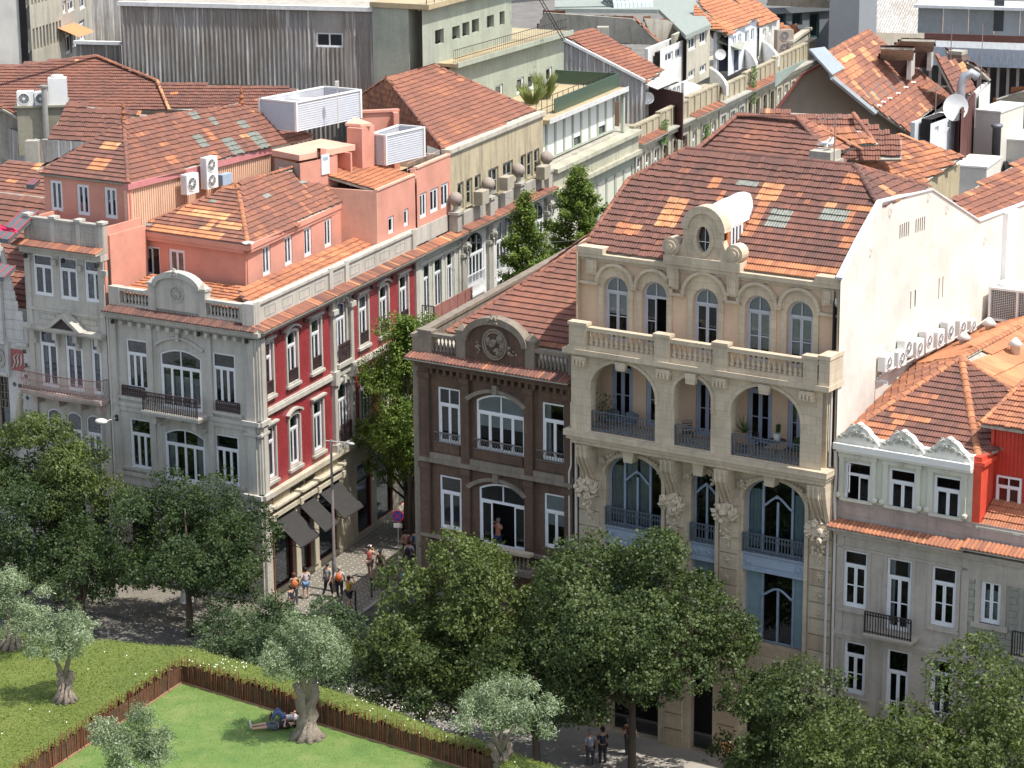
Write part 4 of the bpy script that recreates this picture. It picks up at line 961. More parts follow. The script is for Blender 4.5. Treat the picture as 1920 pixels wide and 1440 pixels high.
    MB(R).box(2.4,18.2,1.9,8,13.4,14.3).build('flat_roof',CONC,th)
    b=MB(R); b.box(2.0,18,2.1,2.2,0,13.6); b.build('room_lining',ROOM,th)
    # low tile lean-to behind parapet
    f=lambda u,v,z:R.W(u,v,z)
    roof(th,[f(.35,.42,14.75),f(17.5,.42,14.75),f(17.5,1.7,15.15),f(1.6,1.7,15.15)],0,base=.7,spread=.1,patch=0,seed=33)
    g=lambda u,v,z:G.W(u,v,z)
    roof(th,[g(-8.5,.42,14.45),g(-.5,.42,14.45),g(-1.2,3.1,14.85),g(-8.5,3.1,14.85)],0,base=.72,spread=.1,patch=0,seed=34)
    return th
CORNER=corner()
# shop sign lettering
def lettering(th,f,txt,u,v,z,size,mat,ext=.02,shear=0,name='lettering',rot=0):
    cu=bpy.data.curves.new('t','FONT'); cu.body=txt; cu.size=size; cu.extrude=ext; cu.shear=shear; cu.resolution_u=2
    o=bpy.data.objects.new('t',cu); COL.objects.link(o); dg=bpy.context.evaluated_depsgraph_get(); me=bpy.data.meshes.new_from_object(o.evaluated_get(dg)); me.name=name
    bpy.data.objects.remove(o); me.materials.clear(); me.materials.append(mat)
    return place(name,me,th,inv(th)@f.M@Matrix.Translation((u,v,z))@Matrix.Rotation(R_(90),4,'X'))
th=thing('shop_sign','dark script lettering on the stone band above the middle awning','sign',R,2.9,-.2,4.9)
lettering(th,R,'Rosapan Somer',2.75,-.12,4.95,.42,IRON,.025,.3)
# awnings
AW=flat('charcoal_awning_cloth',(.032,.030,.029),.85,var=.12)
for k,(a,c,lab) in enumerate(((.95,3.0,'charcoal awning nearest the corner pilaster, over the red display'),(3.55,5.1,'narrow charcoal awning, the middle one of three'),(5.75,7.95,'charcoal awning furthest up the side street, behind the lamp post'))):
    th=thing('shop_awning',lab,'awning',R,(a+c)/2,-.1,4.1,group='awnings over the shop windows')
    out=1.55; b=MB(R); b.add([(a,-.1,4.15),(c,-.1,4.15),(c,-out,2.9),(a,-out,2.9),(a,-.1,4.12),(c,-.1,4.12),(c,-out,2.87),(a,-out,2.87)],[(0,1,2,3),(7,6,5,4),(3,2,6,7),(0,3,7,4),(1,5,6,2)]); b.build('cloth',AW,th)
    b=MB(R); b.tube((a-.03,-.1,4.17),(c+.03,-.1,4.17),.06,6); b.tube((a,-out,2.86),(c,-out,2.86),.03,5)
    for x in (a+.05,c-.05): b.tube((x,-.05,3.1),(x,-out,2.86),.018,4)
    b.build('awning_frame',IRON,th)
# ------------------------------------------------------------ narrow grey house at the left
def left():
    th=thing('narrow_grey_house','narrow grey house with rusty bulging balcony and small triangular pediment','house',G,-11.4)
    u0,u1=-13.95,-8.95
    W_=Wall(th,G,[(u0,0),(u1,0),(u1,16.4),(u0,16.4)],STONE,v=-.0,depth=.28)
    for a,b_ in ((( 65,552),(96.7,480)),((113.3,560),(143.3,486)),((160.7,565),(192.3,491.7))): W_.wpx(*a,*b_,2,tr=.27)
    for a,b_ in (((78.3,712),(106,621.7)),((126,719),(153.3,629.3)),((174,727),(201,636.7))): W_.wpx(*a,*b_,2,z=9.3,tr=.24)
    for k,u in enumerate((-12.6,-11.35,-10.1)): W_.win(u,5.0,.98,3.2,2,rise=.25,tr=.3)
    for a,c in ((-13.5,-12.2),(-11.9,-10.9),(-10.6,-9.4)): W_.hole([(a,.2),(c,.2),(c,4.1),(a,4.1)])
    W_.build()
    b=MB(G); 
    for a,c in ((u0,u0+.35),(u1-.35,u1)): MB(G).box(a,c,-.08,0,0,16.1).build('pilaster',STONE,th)
    for x,y in ((101,492),(148,503),(195,513),(52,482)): u,z=G.F(x,y,-.1); MB(G).box(u-.16,u+.16,-.16,0,z-.14,z+.14).build('stone_boss',STONE,th)
    b.box(u0,u1,-.1,0,13.2,13.34); b.build('string_course',STONE,th)
    b=MB(G); b.box(u0-.1,u1+.05,-.55,0,12.35,12.5); b.box(u0-.02,u1,-.4,0,12.22,12.35); b.build('cornice',STONE,th)
    b=MB(G); b.add([(-12.35,-.6,12.5),(-10.2,-.6,12.5),(-11.28,-.6,13.25),(-12.35,0,12.5),(-10.2,0,12.5),(-11.28,0,13.25)],[(0,2,5,3),(2,1,4,5)]); b.strip([(-12.4,12.5),(-11.28,13.32),(-10.15,12.5)],[(-12.1,12.5),(-11.28,13.1),(-10.45,12.5)],-.64,-.05); b.build('pediment',STONE,th)
    MB(G).prism([(-12.1,12.5),(-11.28,13.1),(-10.45,12.5)],-.45,-.4).build('pediment_vent',DARKW,th)
    for a in (-13.2,-11.9,-10.6): MB(G).ring([(a,12.75),(a+1.05,12.75),(a+1.05,13.05),(a,13.05)],[(a+.03,12.78),(a+1.02,12.78),(a+1.02,13.02),(a+.03,13.02)],-.02,.003).build('panel_moulding',STONE2,th)
    for u in (-13.45,-12.05,-10.75,-9.4): 
        b=MB(G); b.box(u-.13,u+.13,-.35,0,11.85,12.2); b.box(u-.1,u+.1,-.2,0,11.5,11.85); b.build('bracket',STONE,th)
    # bulging balcony
    b=MB(G); n=14
    def bul(t): return -.75-.22*math.sin(math.pi*t)-.0
    top=[(u0-.1+(u1-u0+.1)*i/n,bul(i/n)) for i in range(n+1)]
    b.slab([(u0-.1,0)]+top+[(u1,0)],9.0,9.12); b.slab([(u0-.15,0)]+[(x,y-.07) for x,y in top]+[(u1+.05,0)],9.12,9.25)
    for u in (-13.3,-11.9,-10.5,-9.3): b.box(u-.12,u+.12,-.55,0,8.5,9.0)
    b.build('balcony_slab',plaster('pink_stained_stone',(.45,.36,.32),.4,.4),th)
    r=MB(G); K=56
    RB=flat('rust_brown_ironwork',(.16,.085,.08),.75,var=.35,sc_=10)
    for lev,off in ((9.3,0),(9.5,-.18),(9.85,-.1),(10.2,0.02)):
        pts=[(u0-.08+(u1-u0+.05)*i/24,bul(i/24)+off*.9,lev) for i in range(25)]; r.path(pts,.016 if lev<10 else .028,4)
    for i in range(K+1):
        t=i/K; x=u0-.08+(u1-u0+.05)*t; y=bul(t); prof=[(9.25,.0),(9.4,-.17),(9.6,-.17),(9.85,-.09),(10.2,.02)]
        r.path([(x,y+o_,z_) for z_,o_ in prof],.010,3)
        if i%2: r.tube((x-.07,y-.17,9.36),(x+.02,y-.19,9.52),.012,3); r.tube((x+.07,y-.1,9.75),(x-.02,y-.12,9.9),.01,3)
    for x in (u0-.08,u1-.03):
        for j in range(6): yy=-.1-.11*j; r.path([(x,yy,9.25),(x,yy,10.2)],.010,3)
        r.path([(x,0,10.2),(x,-.74,10.22)],.022,4)
    r.build('balcony_railing',RB,th)
    b=MB(G); b.box(u0-.12,u1+.02,-.25,.3,16.1,16.4); b.build('cornice',STONE,th)
    eaveledge(th,G,u0-.35,u1+.0,-.6,.05,16.68,seed=41,tone=.5)
    b=MB(G); b.box(u0,u1-.0,.05,.3,16.45,17.75); b.box(u0-.03,u1,.0,.36,17.75,17.85); b.build('parapet',STONE2,th)
    for k in range(3):
        a=u0+.5+k*1.5; MB(G).ring([(a,16.9),(a+1.2,16.9),(a+1.2,17.45),(a,17.45)],[(a+.03,16.93),(a+1.17,16.93),(a+1.17,17.42),(a+.03,17.42)],.035,.055).build('parapet_panel',STONE,th)
    for u in (-13.75,-12.1,-10.5,-9.1): b=MB(G); b.box(u-.13,u+.13,.02,.34,16.5,17.87); b.box(u-.2,u+.2,-.04,.42,17.87,17.99); b.build('pedestal',STONE,th)
    b=MB(G); b.box(u0+.02,u0+.15,.06,3,0,17.7); b.box(u1-.12,u1-.01,.06,3,12,17.7); b.build('side_wall',PINK,th); MB(G).box(u1-.008,u1+.1,.4,3.2,14.2,17.3).build('side_facing',PINK,th)
    MB(G).box(u0+.2,u1-.12,2.2,2.3,0,16.3).build('room_lining',ROOM,th)
    for u in (-13.7,-11.3,-9.2): MB(G).lathe([(.07,0),(.11,.05),(.11,.2),(.05,.24)],(u,-.25,15.8),8).build('spotlight',IRON,th)
    return th
left()
th=thing('wall_lamp','street lamp with oval white head on a bracket of the grey houses','street lamp',G,-8.95,-.1,9.0)
u,z=G.F(231,785,-.1); u=-8.5
h=G.F(190,790,-1.2)
b=MB(G); b.box(u-.06,u+.06,-.2,0,z-.15,z+.15); b.build('wall_plate',IRON,th)
b=MB(G); b.path([(u,-.15,z),(h[0]+.3,-1.15,h[1]+.05)],.03,5); b.path([(u,-.1,z+.4),((u+h[0])/2,-.6,z+.1)],.01,3); b.build('arm',PIPE,th)
MB(G).blob((h[0],-1.2,h[1]),.36,1,(1,.7,.4),sub=2,amp=0).build('lamp_head',flat('white_lamp_head',(.72,.7,.66),.4),th,True)
# ------------------------------------------------------------ gothic fronted building at the far left
def gothic():
    th=thing('neogothic_facade','pale neo-gothic shopfront with pinnacle, tracery and painted panels at the left edge','house',G,-16)
    WM=plaster('pale_gothic_stone',(.54,.53,.50),.35,.35)
    u1=-14.05
    W_=Wall(th,G,[(-21,0),(u1,0),(u1,11.3),(-16.0,11.3),(-21,11.3)],WM,v=.05,depth=.35,name='wall')
    W_.hole([(-19.2,6.2),(-15.55,6.2),(-15.55,9.4),(-19.2,9.4)])
    W_.build()
    fr=MB(G)
    for x in [-19.1+.22*i for i in range(17)]: fr.box(x-.015,x+.015,.25,.3,7.7,9.4)
    for z in (7.7,8.1,8.5,8.9): fr.box(-19.2,-15.55,.25,.3,z,z+.035)
    fr.box(-16.4,-16.3,.2,.3,6.2,9.4); o=fr.build('window',flat('brown_glazing_bars',(.2,.17,.12),.6),th); MB(G).box(-19.2,-15.55,.32,.33,6.2,9.4).build('pane',GLASS,o)
    b=MB(G); 
    for z,o_ in ((5.6,.22),(9.55,.2),(11.2,.25),(8.55,0)): 
        if o_: b.box(-21,-15.4 if z!=5.6 else -15.2,-o_,.05,z,z+.14)
    b.box(-15.5,-15.3,-.15,.05,9.5,11.3)
    b.build('string_course',WM,th)
    # pinnacle and tracery screen
    b=MB(G); uc=-15.85; b.box(uc-.35,uc+.35,-.2,.5,11.3,14.6); b.box(uc-.45,uc+.45,-.3,.6,14.6,14.8); b.box(uc-.25,uc+.25,-.1,.4,14.8,15.5); b.box(uc-.32,uc+.32,-.16,.46,15.5,15.6)
    b.lathe([(.25,15.6),(.2,16.2),(.12,17.0),(.06,17.5)],(uc,.15,0),6); b.blob((uc,.15,17.6),.13,2); b.blob((uc,.15,17.4),.09,3)
    for k in range(7):
        for a in range(4): rr=.27-.03*k; b.blob((uc+rr*math.cos(a*1.57+.6),.15+rr*math.sin(a*1.57+.6),15.75+k*.24),.06,k+a)
    b.build('pinnacle',WM,th)
    b=MB(G)
    for x in (-17.0,-16.75,-16.5): b.box(x-.04,x+.04,-.02,.12,11.3,14.2)
    b.box(-21,-16.2,-.05,.15,14.2,14.4)
    for (cx,cz,rr) in ((-16.6,12.0,.36),(-17.4,12.1,.4),(-16.7,13.1,.34)): b.ring([(cx+rr*math.cos(2*math.pi*i/14),cz+rr*math.sin(2*math.pi*i/14)) for i in range(14)],[(cx+rr*.7*math.cos(2*math.pi*i/14),cz+rr*.7*math.sin(2*math.pi*i/14)) for i in range(14)],-.04,.12)
    for k in range(6): b.blob((-16.6-.25*k,.1,14.5+.12*math.sin(k*2)),.14,k)
    b.build('tracery_screen',WM,th)
    # sloping buttress coping behind
    b=MB(G); b.prism([(-15.5,11.3),(u1,11.3),(u1,12.3),(-14.5,12.6),(-15.3,15.9),(-15.5,15.9)],.0,.05); b.build('gable_wall',plaster('pale_slate_hung',(.5,.49,.46),.3,.2),th)
    for k in range(8):
        b=MB(G); zz=11.5+k*.5; xr=-14.45-.16*max(0,zz-12.6)/.55 if zz>12.6 else -14.3
        b.box(-15.45,xr,-.03,-.005,zz,zz+.47); b.build('stone_block',WM,th)
    b=MB(G)
    for k in range(7): b.blob((-14.7-.12*k,.05,13.2+.45*k),.13,k)
    b.box(-14.75,-14.05,-.15,.1,11.2,11.35); b.build('crocket',WM,th)
    # panels
    b=MB(G); cx,cz=-16.05,10.35; b.ring([(cx+.42*math.cos(2*math.pi*i/16),cz+.5*math.sin(2*math.pi*i/16)) for i in range(16)],[(cx+.3*math.cos(2*math.pi*i/16),cz+.36*math.sin(2*math.pi*i/16)) for i in range(16)],-.02,.05); b.ring([(cx+.16*math.cos(2*math.pi*i/12),cz+.2*math.sin(2*math.pi*i/12)) for i in range(12)],[(cx+.1*math.cos(2*math.pi*i/12),cz+.12*math.sin(2*math.pi*i/12)) for i in range(12)],-.02,.05); b.build('round_panel',STONE2,th)
    MB(G).box(-15.25,-14.45,.02,.05,9.85,10.95).build('red_panel',flat('faded_red_panel',(.34,.10,.09),.8),th)
    b=MB(G)
    for t in range(3): b.limb([(-15.15+.25*t,.0,9.95+.1*t),(-14.95+.2*t,-.02,10.3),(-15.05+.25*t,-.02,10.55),(-14.8+.12*t,0,10.75)],[.04,.05,.04,.02],5)
    b.build('scroll_ornament',WM,th)
    dk=flat('dark_quatrefoil',(.06,.06,.06),.8)
    for (cx,cz) in ((-14.35,10.9),(-14.35,9.6),(-14.35,8.5),(-14.3,6.9),(-15.15,9.1),(-14.8,9.05),(-14.25,6.2),(-14.3,10.2)):
        b=MB(G); 
        for a in range(4): b.disc((cx+.075*math.cos(a*1.57+(.78 if cz>9.3 else 0)),cz+.075*math.sin(a*1.57+(.78 if cz>9.3 else 0))),.055,.035,.052,8)
        b.build('quatrefoil',dk,th)
    b=MB(G); b.limb([(-14.9,.03,6.0),(-14.9,.02,7.2),(-14.85,.01,8.0),(-14.75,.01,8.45)],[.3,.27,.16,.12],8); b.blob((-14.74,-.0,8.65),.13,4); b.build('painted_figure',plaster('ochre_faded_paint',(.42,.38,.27),.4,.2),th)
    # roof behind it
    b=MB(G); b.box(-21,-14.1,.6,10,0,11); b.build('body',CONC,th)
    P=lambda x,y,z:PZ(x,y,z)
    roof(th,[G.W(-21,.6,13.0),G.W(-14.05,.6,13.0),G.W(-14.05,6,17.4),G.W(-21,6,17.4)],0,base=.35,spread=.1,patch=2,seed=51,w=.235)
    roof(th,[G.W(-24,6,16.2),G.W(-14.8,6,16.2),G.W(-14.8,10.5,18.1),G.W(-24,10.5,18.1)],0,base=.38,spread=.12,patch=4,seed=52)
    for (x,y,zz,w_,h_) in ((30,425,17.4,1.0,2.3),(62,345,18.4,.5,.5),(5,512,15.8,.9,.9)):
        c=PZ(x,y,zz); q=G.I@c; b=MB(G); sl=.43
        b.add([(q.x-w_/2,q.y-h_/2,q.z-h_/2*sl+.12),(q.x+w_/2,q.y-h_/2,q.z-h_/2*sl+.12),(q.x+w_/2,q.y+h_/2,q.z+h_/2*sl+.12),(q.x-w_/2,q.y+h_/2,q.z+h_/2*sl+.12),(q.x-w_/2,q.y-h_/2,q.z-h_/2*sl-.1),(q.x+w_/2,q.y-h_/2,q.z-h_/2*sl-.1),(q.x+w_/2,q.y+h_/2,q.z+h_/2*sl-.1),(q.x-w_/2,q.y+h_/2,q.z+h_/2*sl-.1)],[(0,1,2,3),(0,4,5,1),(1,5,6,2),(2,6,7,3),(3,7,4,0)]); o=b.build('skylight',flat('smoky_skylight',(.12,.13,.14),.2),th)
        e=MB(G); 
        for k in range(3):
            x_=q.x-w_/2+w_*k/2; e.tube((x_,q.y-h_/2,q.z-h_/2*sl+.14),(x_,q.y+h_/2,q.z+h_/2*sl+.14),.03,4)
        e.build('skylight_bar',flat('red_frame',(.42,.08,.08),.6),th)
gothic()
th=thing('flag','crimson cloth hanging over the roof at the left edge','flag',WORLD); q=PZ(12,426,17.9)
th.matrix_basis=Matrix.Translation(q)
b=MB(WORLD); vs=[]
for i in range(7):
    for j in range(3): vs.append((q.x-.7+.2*i,q.y+.08*math.sin(i*1.3+j),q.z+.25-.06*i-.16*j*(1-.07*i)))
b.add(vs,[(i*3+j,i*3+3+j,i*3+4+j,i*3+1+j) for i in range(6) for j in range(2)]); b.build('cloth',flat('crimson_cloth',(.75,.03,.12),.6),th)
b=MB(WORLD); b.tube((q.x-.7,q.y,q.z-1.2),(q.x-.7,q.y,q.z+.4),.03,5); b.build('pole',PIPE,th)
# ------------------------------------------------------------ pale house at the right with red box dormer
def zq(x,y): return 1520+x/2.5714,880+y/2.5714
def zt(x,y): return 1520+x/3.4275,480+y/3.4275
def right():
    th=thing('right_house','pale plastered house with three carved scalloped gablets and red clad box dormer','house',B,11)
    RS=plaster('dun_stone',(.46,.41,.345),.35,.35); RC=plaster('cream_stucco',(.60,.60,.50),.12,.2); RD=plaster('pinkish_stone',(.40,.33,.29),.3,.3)
    u0=5.95; um=11.55; ue=20
    W1=Wall(th,B,[(u0,0),(um,0),(um,11.0),(u0,11.0)],RS,v=0,depth=.26)
    def wp(Wl,x1,y1,x2,y2,c,**k): a=zq(x1,y1);b=zq(x2,y2); return Wl.wpx(a[0],a[1],b[0],b[1],c,**k)
    wp(W1,152,655,276,405,2,tr=.26,bars=1); wp(W1,362,690,490,445,2,tr=.26,bars=1,curt='both',z=7.2); wp(W1,576,745,706,485,2,tr=.27,bars=1)
    wp(W1,157,1070,268,845,2,tr=.25,bars=1); wp(W1,360,1140,477,885,2,tr=.26,bars=1,z=2.9); wp(W1,572,1180,690,930,2,tr=.25,bars=1)
    W1.hole([(6.5,.2),(8,.2),(8,2.4),(6.5,2.4)]); W1.hole([(8.6,.2),(10.8,.2),(10.8,2.3),(8.6,2.3)])
    W1.build()
    W2=Wall(th,B,[(um,0),(ue,0),(ue,11.0),(um,11.0)],plaster('greenish_brick_stone',(.36,.35,.30),.5,.3,bd=.03),v=0,depth=.26)
    a=B.F(*zq(815,735)); c=B.F(*zq(925,490)); wd=c[0]-a[0]; uc=(a[0]+c[0])/2
    W2.win(uc,a[1],wd,c[1]-a[1]+.08,2,rise=.16,tr=.26,bars=1,curt='half'); W2.win(uc+2.0,a[1]-.6,wd,c[1]-a[1]+.7,2,rise=.16,tr=.26,bars=1); W2.win(uc+4.0,a[1],wd,c[1]-a[1],2,rise=.16,tr=.26,bars=1)
    W2.win(uc,3.3,wd,2.3,2,tr=.26,bars=1); W2.win(uc+2,3.3,wd,2.3,2,tr=.26,bars=1)
    W2.build()
    b=MB(B)
    for x in (uc,uc+2,uc+4):
        o=[(p+x,q+a[1]-.02) for p,q in outline(wd+.42,c[1]-a[1]+.34,.2,8)]; i_=[(p+x,q+a[1]) for p,q in outline(wd,c[1]-a[1]+.08,.16,8)]; b.ring(o,i_,-.06,.02)
    b.box(uc-wd*.9,uc+wd*.9,-.14,0,a[1]-.2,a[1]); b.box(um,ue,-.04,0,9.9,10.7); b.build('window_surround',RS,th)
    for k in range(10):
        for x in (um+.02,uc+wd*.75+.15):
            b=MB(B); b.box(x,x+.28+.06*(k%2),-.035,-.002,a[1]-.1+k*.27,a[1]-.1+k*.27+.25); b.build('stone_block',plaster('greenish_block',(.33,.33,.27),.5,.2),th)
    for k in range(4):
        for j in range(7): b=MB(B); x=um+.1+j*.62+(.3 if k%2 else 0); b.box(x,x+.6,-.035,-.002,a[1]-1.25+k*.26,a[1]-1.25+k*.26+.24); b.build('stone_block',plaster('greenish_block',(.33,.33,.27),.5,.2),th)
    # mouldings
    b=MB(B); b.box(u0,ue,-.1,0,6.6,6.75); b.box(u0,ue,-.06,0,6.46,6.6); b.box(u0,um,-.06,0,10.2,10.3); b.box(u0,ue,-.2,0,10.75,10.9); b.build('string_course',RS,th)
    for x in (u0+.12,um-.22): MB(B).box(x,x+.3,-.06,0,6.75,10.75).build('pilaster',RS,th)
    for s in (h for h in W1.h[:6]):
        xs=[p[0] for p in s];zs=[p[1] for p in s]; q=MB(B); q.ring([(min(xs)-.16,min(zs)-.12),(max(xs)+.16,min(zs)-.12),(max(xs)+.16,max(zs)+.16),(min(xs)-.16,max(zs)+.16)],[(min(xs),min(zs)),(max(xs),min(zs)),(max(xs),max(zs)),(min(xs),max(zs))],-.035,.01); q.box(min(xs)-.2,max(xs)+.2,-.1,0,min(zs)-.2,min(zs)-.12); q.build('window_surround',RS,th)
    # balcony
    s=W1.h[1]; x0,x1=s[0][0]-.55,s[1][0]+.35
    b=MB(B); b.box(x0,x1,-.7,0,6.95,7.05); b.box(x0-.04,x1+.04,-.76,0,7.05,7.15); b.build('balcony_slab',RS,th); rail(th,B,x0,x1,-.72,7.15,8.05,IRON,.11,ends=0,scroll=.18,name='balcony_railing')
    s=W1.h[4]; x0,x1=s[0][0]-.55,s[1][0]+.45; MB(B).box(x0,x1,-.75,0,2.65,2.82).build('balcony_slab',RS,th); rail(th,B,x0,x1,-.72,2.82,3.7,IRON,.11,ends=0,name='balcony_railing')
    x0=uc+1.2; MB(B).box(x0,x0+2.2,-.75,0,a[1]-.95,a[1]-.8).build('balcony_slab',RS,th); rail(th,B,x0,x0+2.2,-.7,a[1]-.8,a[1]+.2,IRON,.1,ends=0,name='balcony_railing')
    # tile ledge
    b=MB(B); b.box(u0-.05,ue,-.32,0,10.9,11.0); b.build('cornice',RS,th)
    eaveledge(th,B,u0-.1,um-.05,-.62,.0,11.32,seed=61,tone=.64,sd=.05); eaveledge(th,B,um-.1,ue,-.62,.0,11.45,seed=62,tone=.64,sd=.05)
    # attic
    MB(B).box(u0,ue,.12,.4,11.0,12.1).build('attic_band',RD,th)
    for x in (u0+.3,u0+2.4,u0+4.2,um+.3,um+2.0,um+4): MB(B).ring([(x,11.55),(x+1.4,11.55),(x+1.4,11.95),(x,11.95)],[(x+.03,11.58),(x+1.37,11.58),(x+1.37,11.92),(x+.03,11.92)],.1,.125).build('panel_moulding',RD,th)
    W3=Wall(th,B,[(u0,12.1),(um-.0,12.1),(um,14.2),(u0,14.2)],RC,v=.16,depth=.24)
    tops=[]
    for p,q in (((178,165),(278,-25)),((392,200),(490,10)),((608,240),(710,45))): 
        A=B.F(*zq(*p),.16);C=B.F(*zq(*q),.16); W3.win((A[0]+C[0])/2,A[1],1.12,C[1]-A[1],2,tr=.3,open_=(0,) if len(tops)==0 else None); tops.append(((A[0]+C[0])/2,C[1]))
    W3.build()
    # an open casement
    A=tops[0]; q=MB(B); q.ring([(0,0),(.52,0),(.52,1.15),(0,1.15)],[(.06,.06),(.46,.06),(.46,1.09),(.06,1.09)],0,.04)
    me=q.mesh('casement',WHITE); place('open_casement',me,th,inv(th)@B.M@Matrix.Translation((A[0]-.5,.2,12.55))@Matrix.Rotation(R_(-55),4,'Z'))
    for uc_,ztp in tops:
        b=MB(B); b.box(uc_-.78,uc_-.58,.05,.16,12.15,13.95); b.box(uc_+.58,uc_+.78,.05,.16,12.15,13.95); b.box(uc_-.82,uc_+.82,.03,.16,13.85,14.05); petals(b,(uc_,13.98),.16,7,.03,2)
        b.blob((uc_+.78,.03,12.3),.13,2);b.blob((uc_-.78,.03,12.3),.13,3); b.box(uc_-.7,uc_+.7,0.02,.16,12.1,12.2); b.build('window_surround',RC,th)
        # scalloped gablet
        g=MB(B); pts=[(uc_-1.0,14.45)]
        for i in range(25):
            t=i/24; x=uc_-.95+1.9*t; zz=14.5+.74*(1-abs(2*t-1)**1.5)**1.1+.07*abs(math.sin(t*math.pi*5)); pts.append((x,zz))
        pts.append((uc_+1.0,14.45)); g.prism(pts,-.02,.3); g.build('gablet',flat('cream_stucco_gablet',(.62,.61,.55),.7,var=.04),th)
        g=MB(B); 
        for sx in (-1,1):
            for k,(dx,dz,rr) in enumerate(((.2,.25,.17),(.48,.15,.13),(.72,.08,.09),(.18,.62,.1))):
                n=9; cx,cz=uc_+sx*dx,14.5+dz+.08
                g.limb([(cx+sx*rr*(1-j/n)*math.cos(j*.8),-.05,cz+rr*(1-j/n)*math.sin(j*.8)) for j in range(n)],[.032]*n,5)
        petals(g,(uc_,14.95),.2,7,-.02,3); g.build('gablet_relief',flat('grey_stucco_relief',(.42,.42,.36),.8),th)
    b=MB(B); b.box(u0-.1,um+.02,-.22,.35,14.2,14.45); b.box(u0,um,-.1,.2,14.08,14.2); b.build('cornice',flat('white_stucco',(.72,.71,.66),.7,var=.04),th)
    b=MB(B); b.box(u0,um,.1,.4,14.45,14.7); b.build('parapet',flat('white_stucco',(.7,.7,.65),.7),th)
    # body
    MB(B).box(u0+.3,ue,3.2,14,0,14.0).build('body',RS,th)
    P=lambda u,v,z:B.W(u,v,z)
    ap=P(8.75,5.2,17.0)
    pt=[(PZ(1690,760,15.8),1.2,.5,.72),(PZ(1720,790,15.2),1.0,.5,.72),(PZ(1640,810,14.8),1.4,.8,.65)]
    roof(th,[P(5.95,.45,14.55),P(11.6,.45,14.55),ap],260,base=.28,spread=.13,patch=5,seed=63,patches=pt,ptone=(.5,.75))
    roof(th,[P(11.6,.45,14.55),P(13.4,4.2,15.3),ap],0,base=.3,spread=.12,patch=4,seed=64)
    roof(th,[P(5.95,7.0,15.95),P(5.95,.45,14.55),ap],0,base=.6,spread=.15,patch=3,seed=65)
    caps(th,P(5.95,.45,14.55),ap,.7,r=.16); caps(th,P(11.6,.45,14.55),ap,.72,r=.17); caps(th,P(13.4,4.2,15.3),ap,.68,r=.12)
    # long orange sheet-tile roof behind
    e=P(8.9,24,17.1)
    OR=flat('orange_roof_sheet',(.60,.235,.075),.75,var=.18,sc_=2)
    roof(th,[P(5.95,24,15.95),P(5.95,6.9,15.95),P(8.8,5.25,17.05),e],0,base=.76,spread=.05,patch=0,seed=66)
    roof(th,[P(13.4,4.2,15.3),P(17,24,15.0),e,ap],0,w=.5,e=1.1,base=.78,spread=.05,patch=0,seed=67)
    caps(th,ap,e,.72)
    # flat gutter by the gable wall
    b=MB(B); b.box(5.95,6.35,.5,22,14.2,14.6); b.build('gutter',ZINC,th)
    # red box dormer
    RV=flat('red_ribbed_cladding',(.50,.045,.025),.5,var=.1)
    x0=11.75
    b=MB(B); z0,z1=12.0,15.9
    b.box(x0,ue,1.4,1.45,z0,z1)
    k=0; x=x0
    while x<ue: b.box(x,x+.07,1.37,1.4,z0,z1); x+=.16
    b.build('red_cladding',RV,th)
    b=MB(B); b.box(x0-.2,x0+.12,.15,6,z0-.5,z1-1.2); b.box(x0-.15,x0+.25,.1,1.3,14.35,14.5); b.build('red_side_wall',flat('bright_red_render',(.62,.07,.035),.7),th)
    MB(B).box(x0-.02,x0+.1,1.3,7,z0,z1).build('red_cheek',RV,th)
    roof(th,[P(x0-.3,.9,15.75),P(ue,.9,15.75),P(ue,6,17.6),P(x0+.6,6,17.6)],0,base=.66,spread=.06,patch=0,seed=68)
    caps(th,P(x0-.3,.9,15.8),P(x0+.6,6,17.65),.7,r=.1)
    roof(th,[P(x0+.15,.2,12.0),P(ue,.2,12.0),P(ue,1.4,12.75),P(x0+.15,1.4,12.75)],0,base=.68,spread=.06,patch=0,seed=69)
    MB(B).box(x0,ue,.1,.25,11.9,12.0).build('white_kerb',RC,th)
    A=B.F(*zq(895,160),1.37);C=B.F(*zq(1020,45),1.37); window(th,B,(A[0]+C[0])/2,A[1],C[0]-A[0],C[1]-A[1],2,tr=.35,rec=-.08,v=1.37,tcols=2,t=.07)
    b=MB(B); b.path([(5.9,-.1,14.1),(5.98,-.12,13.0),(5.92,-.12,12.2),(6.0,-.14,11.4),(6.02,-.1,0)],.05,5); b.build('downpipe',PIPE,th)
    return th
right()
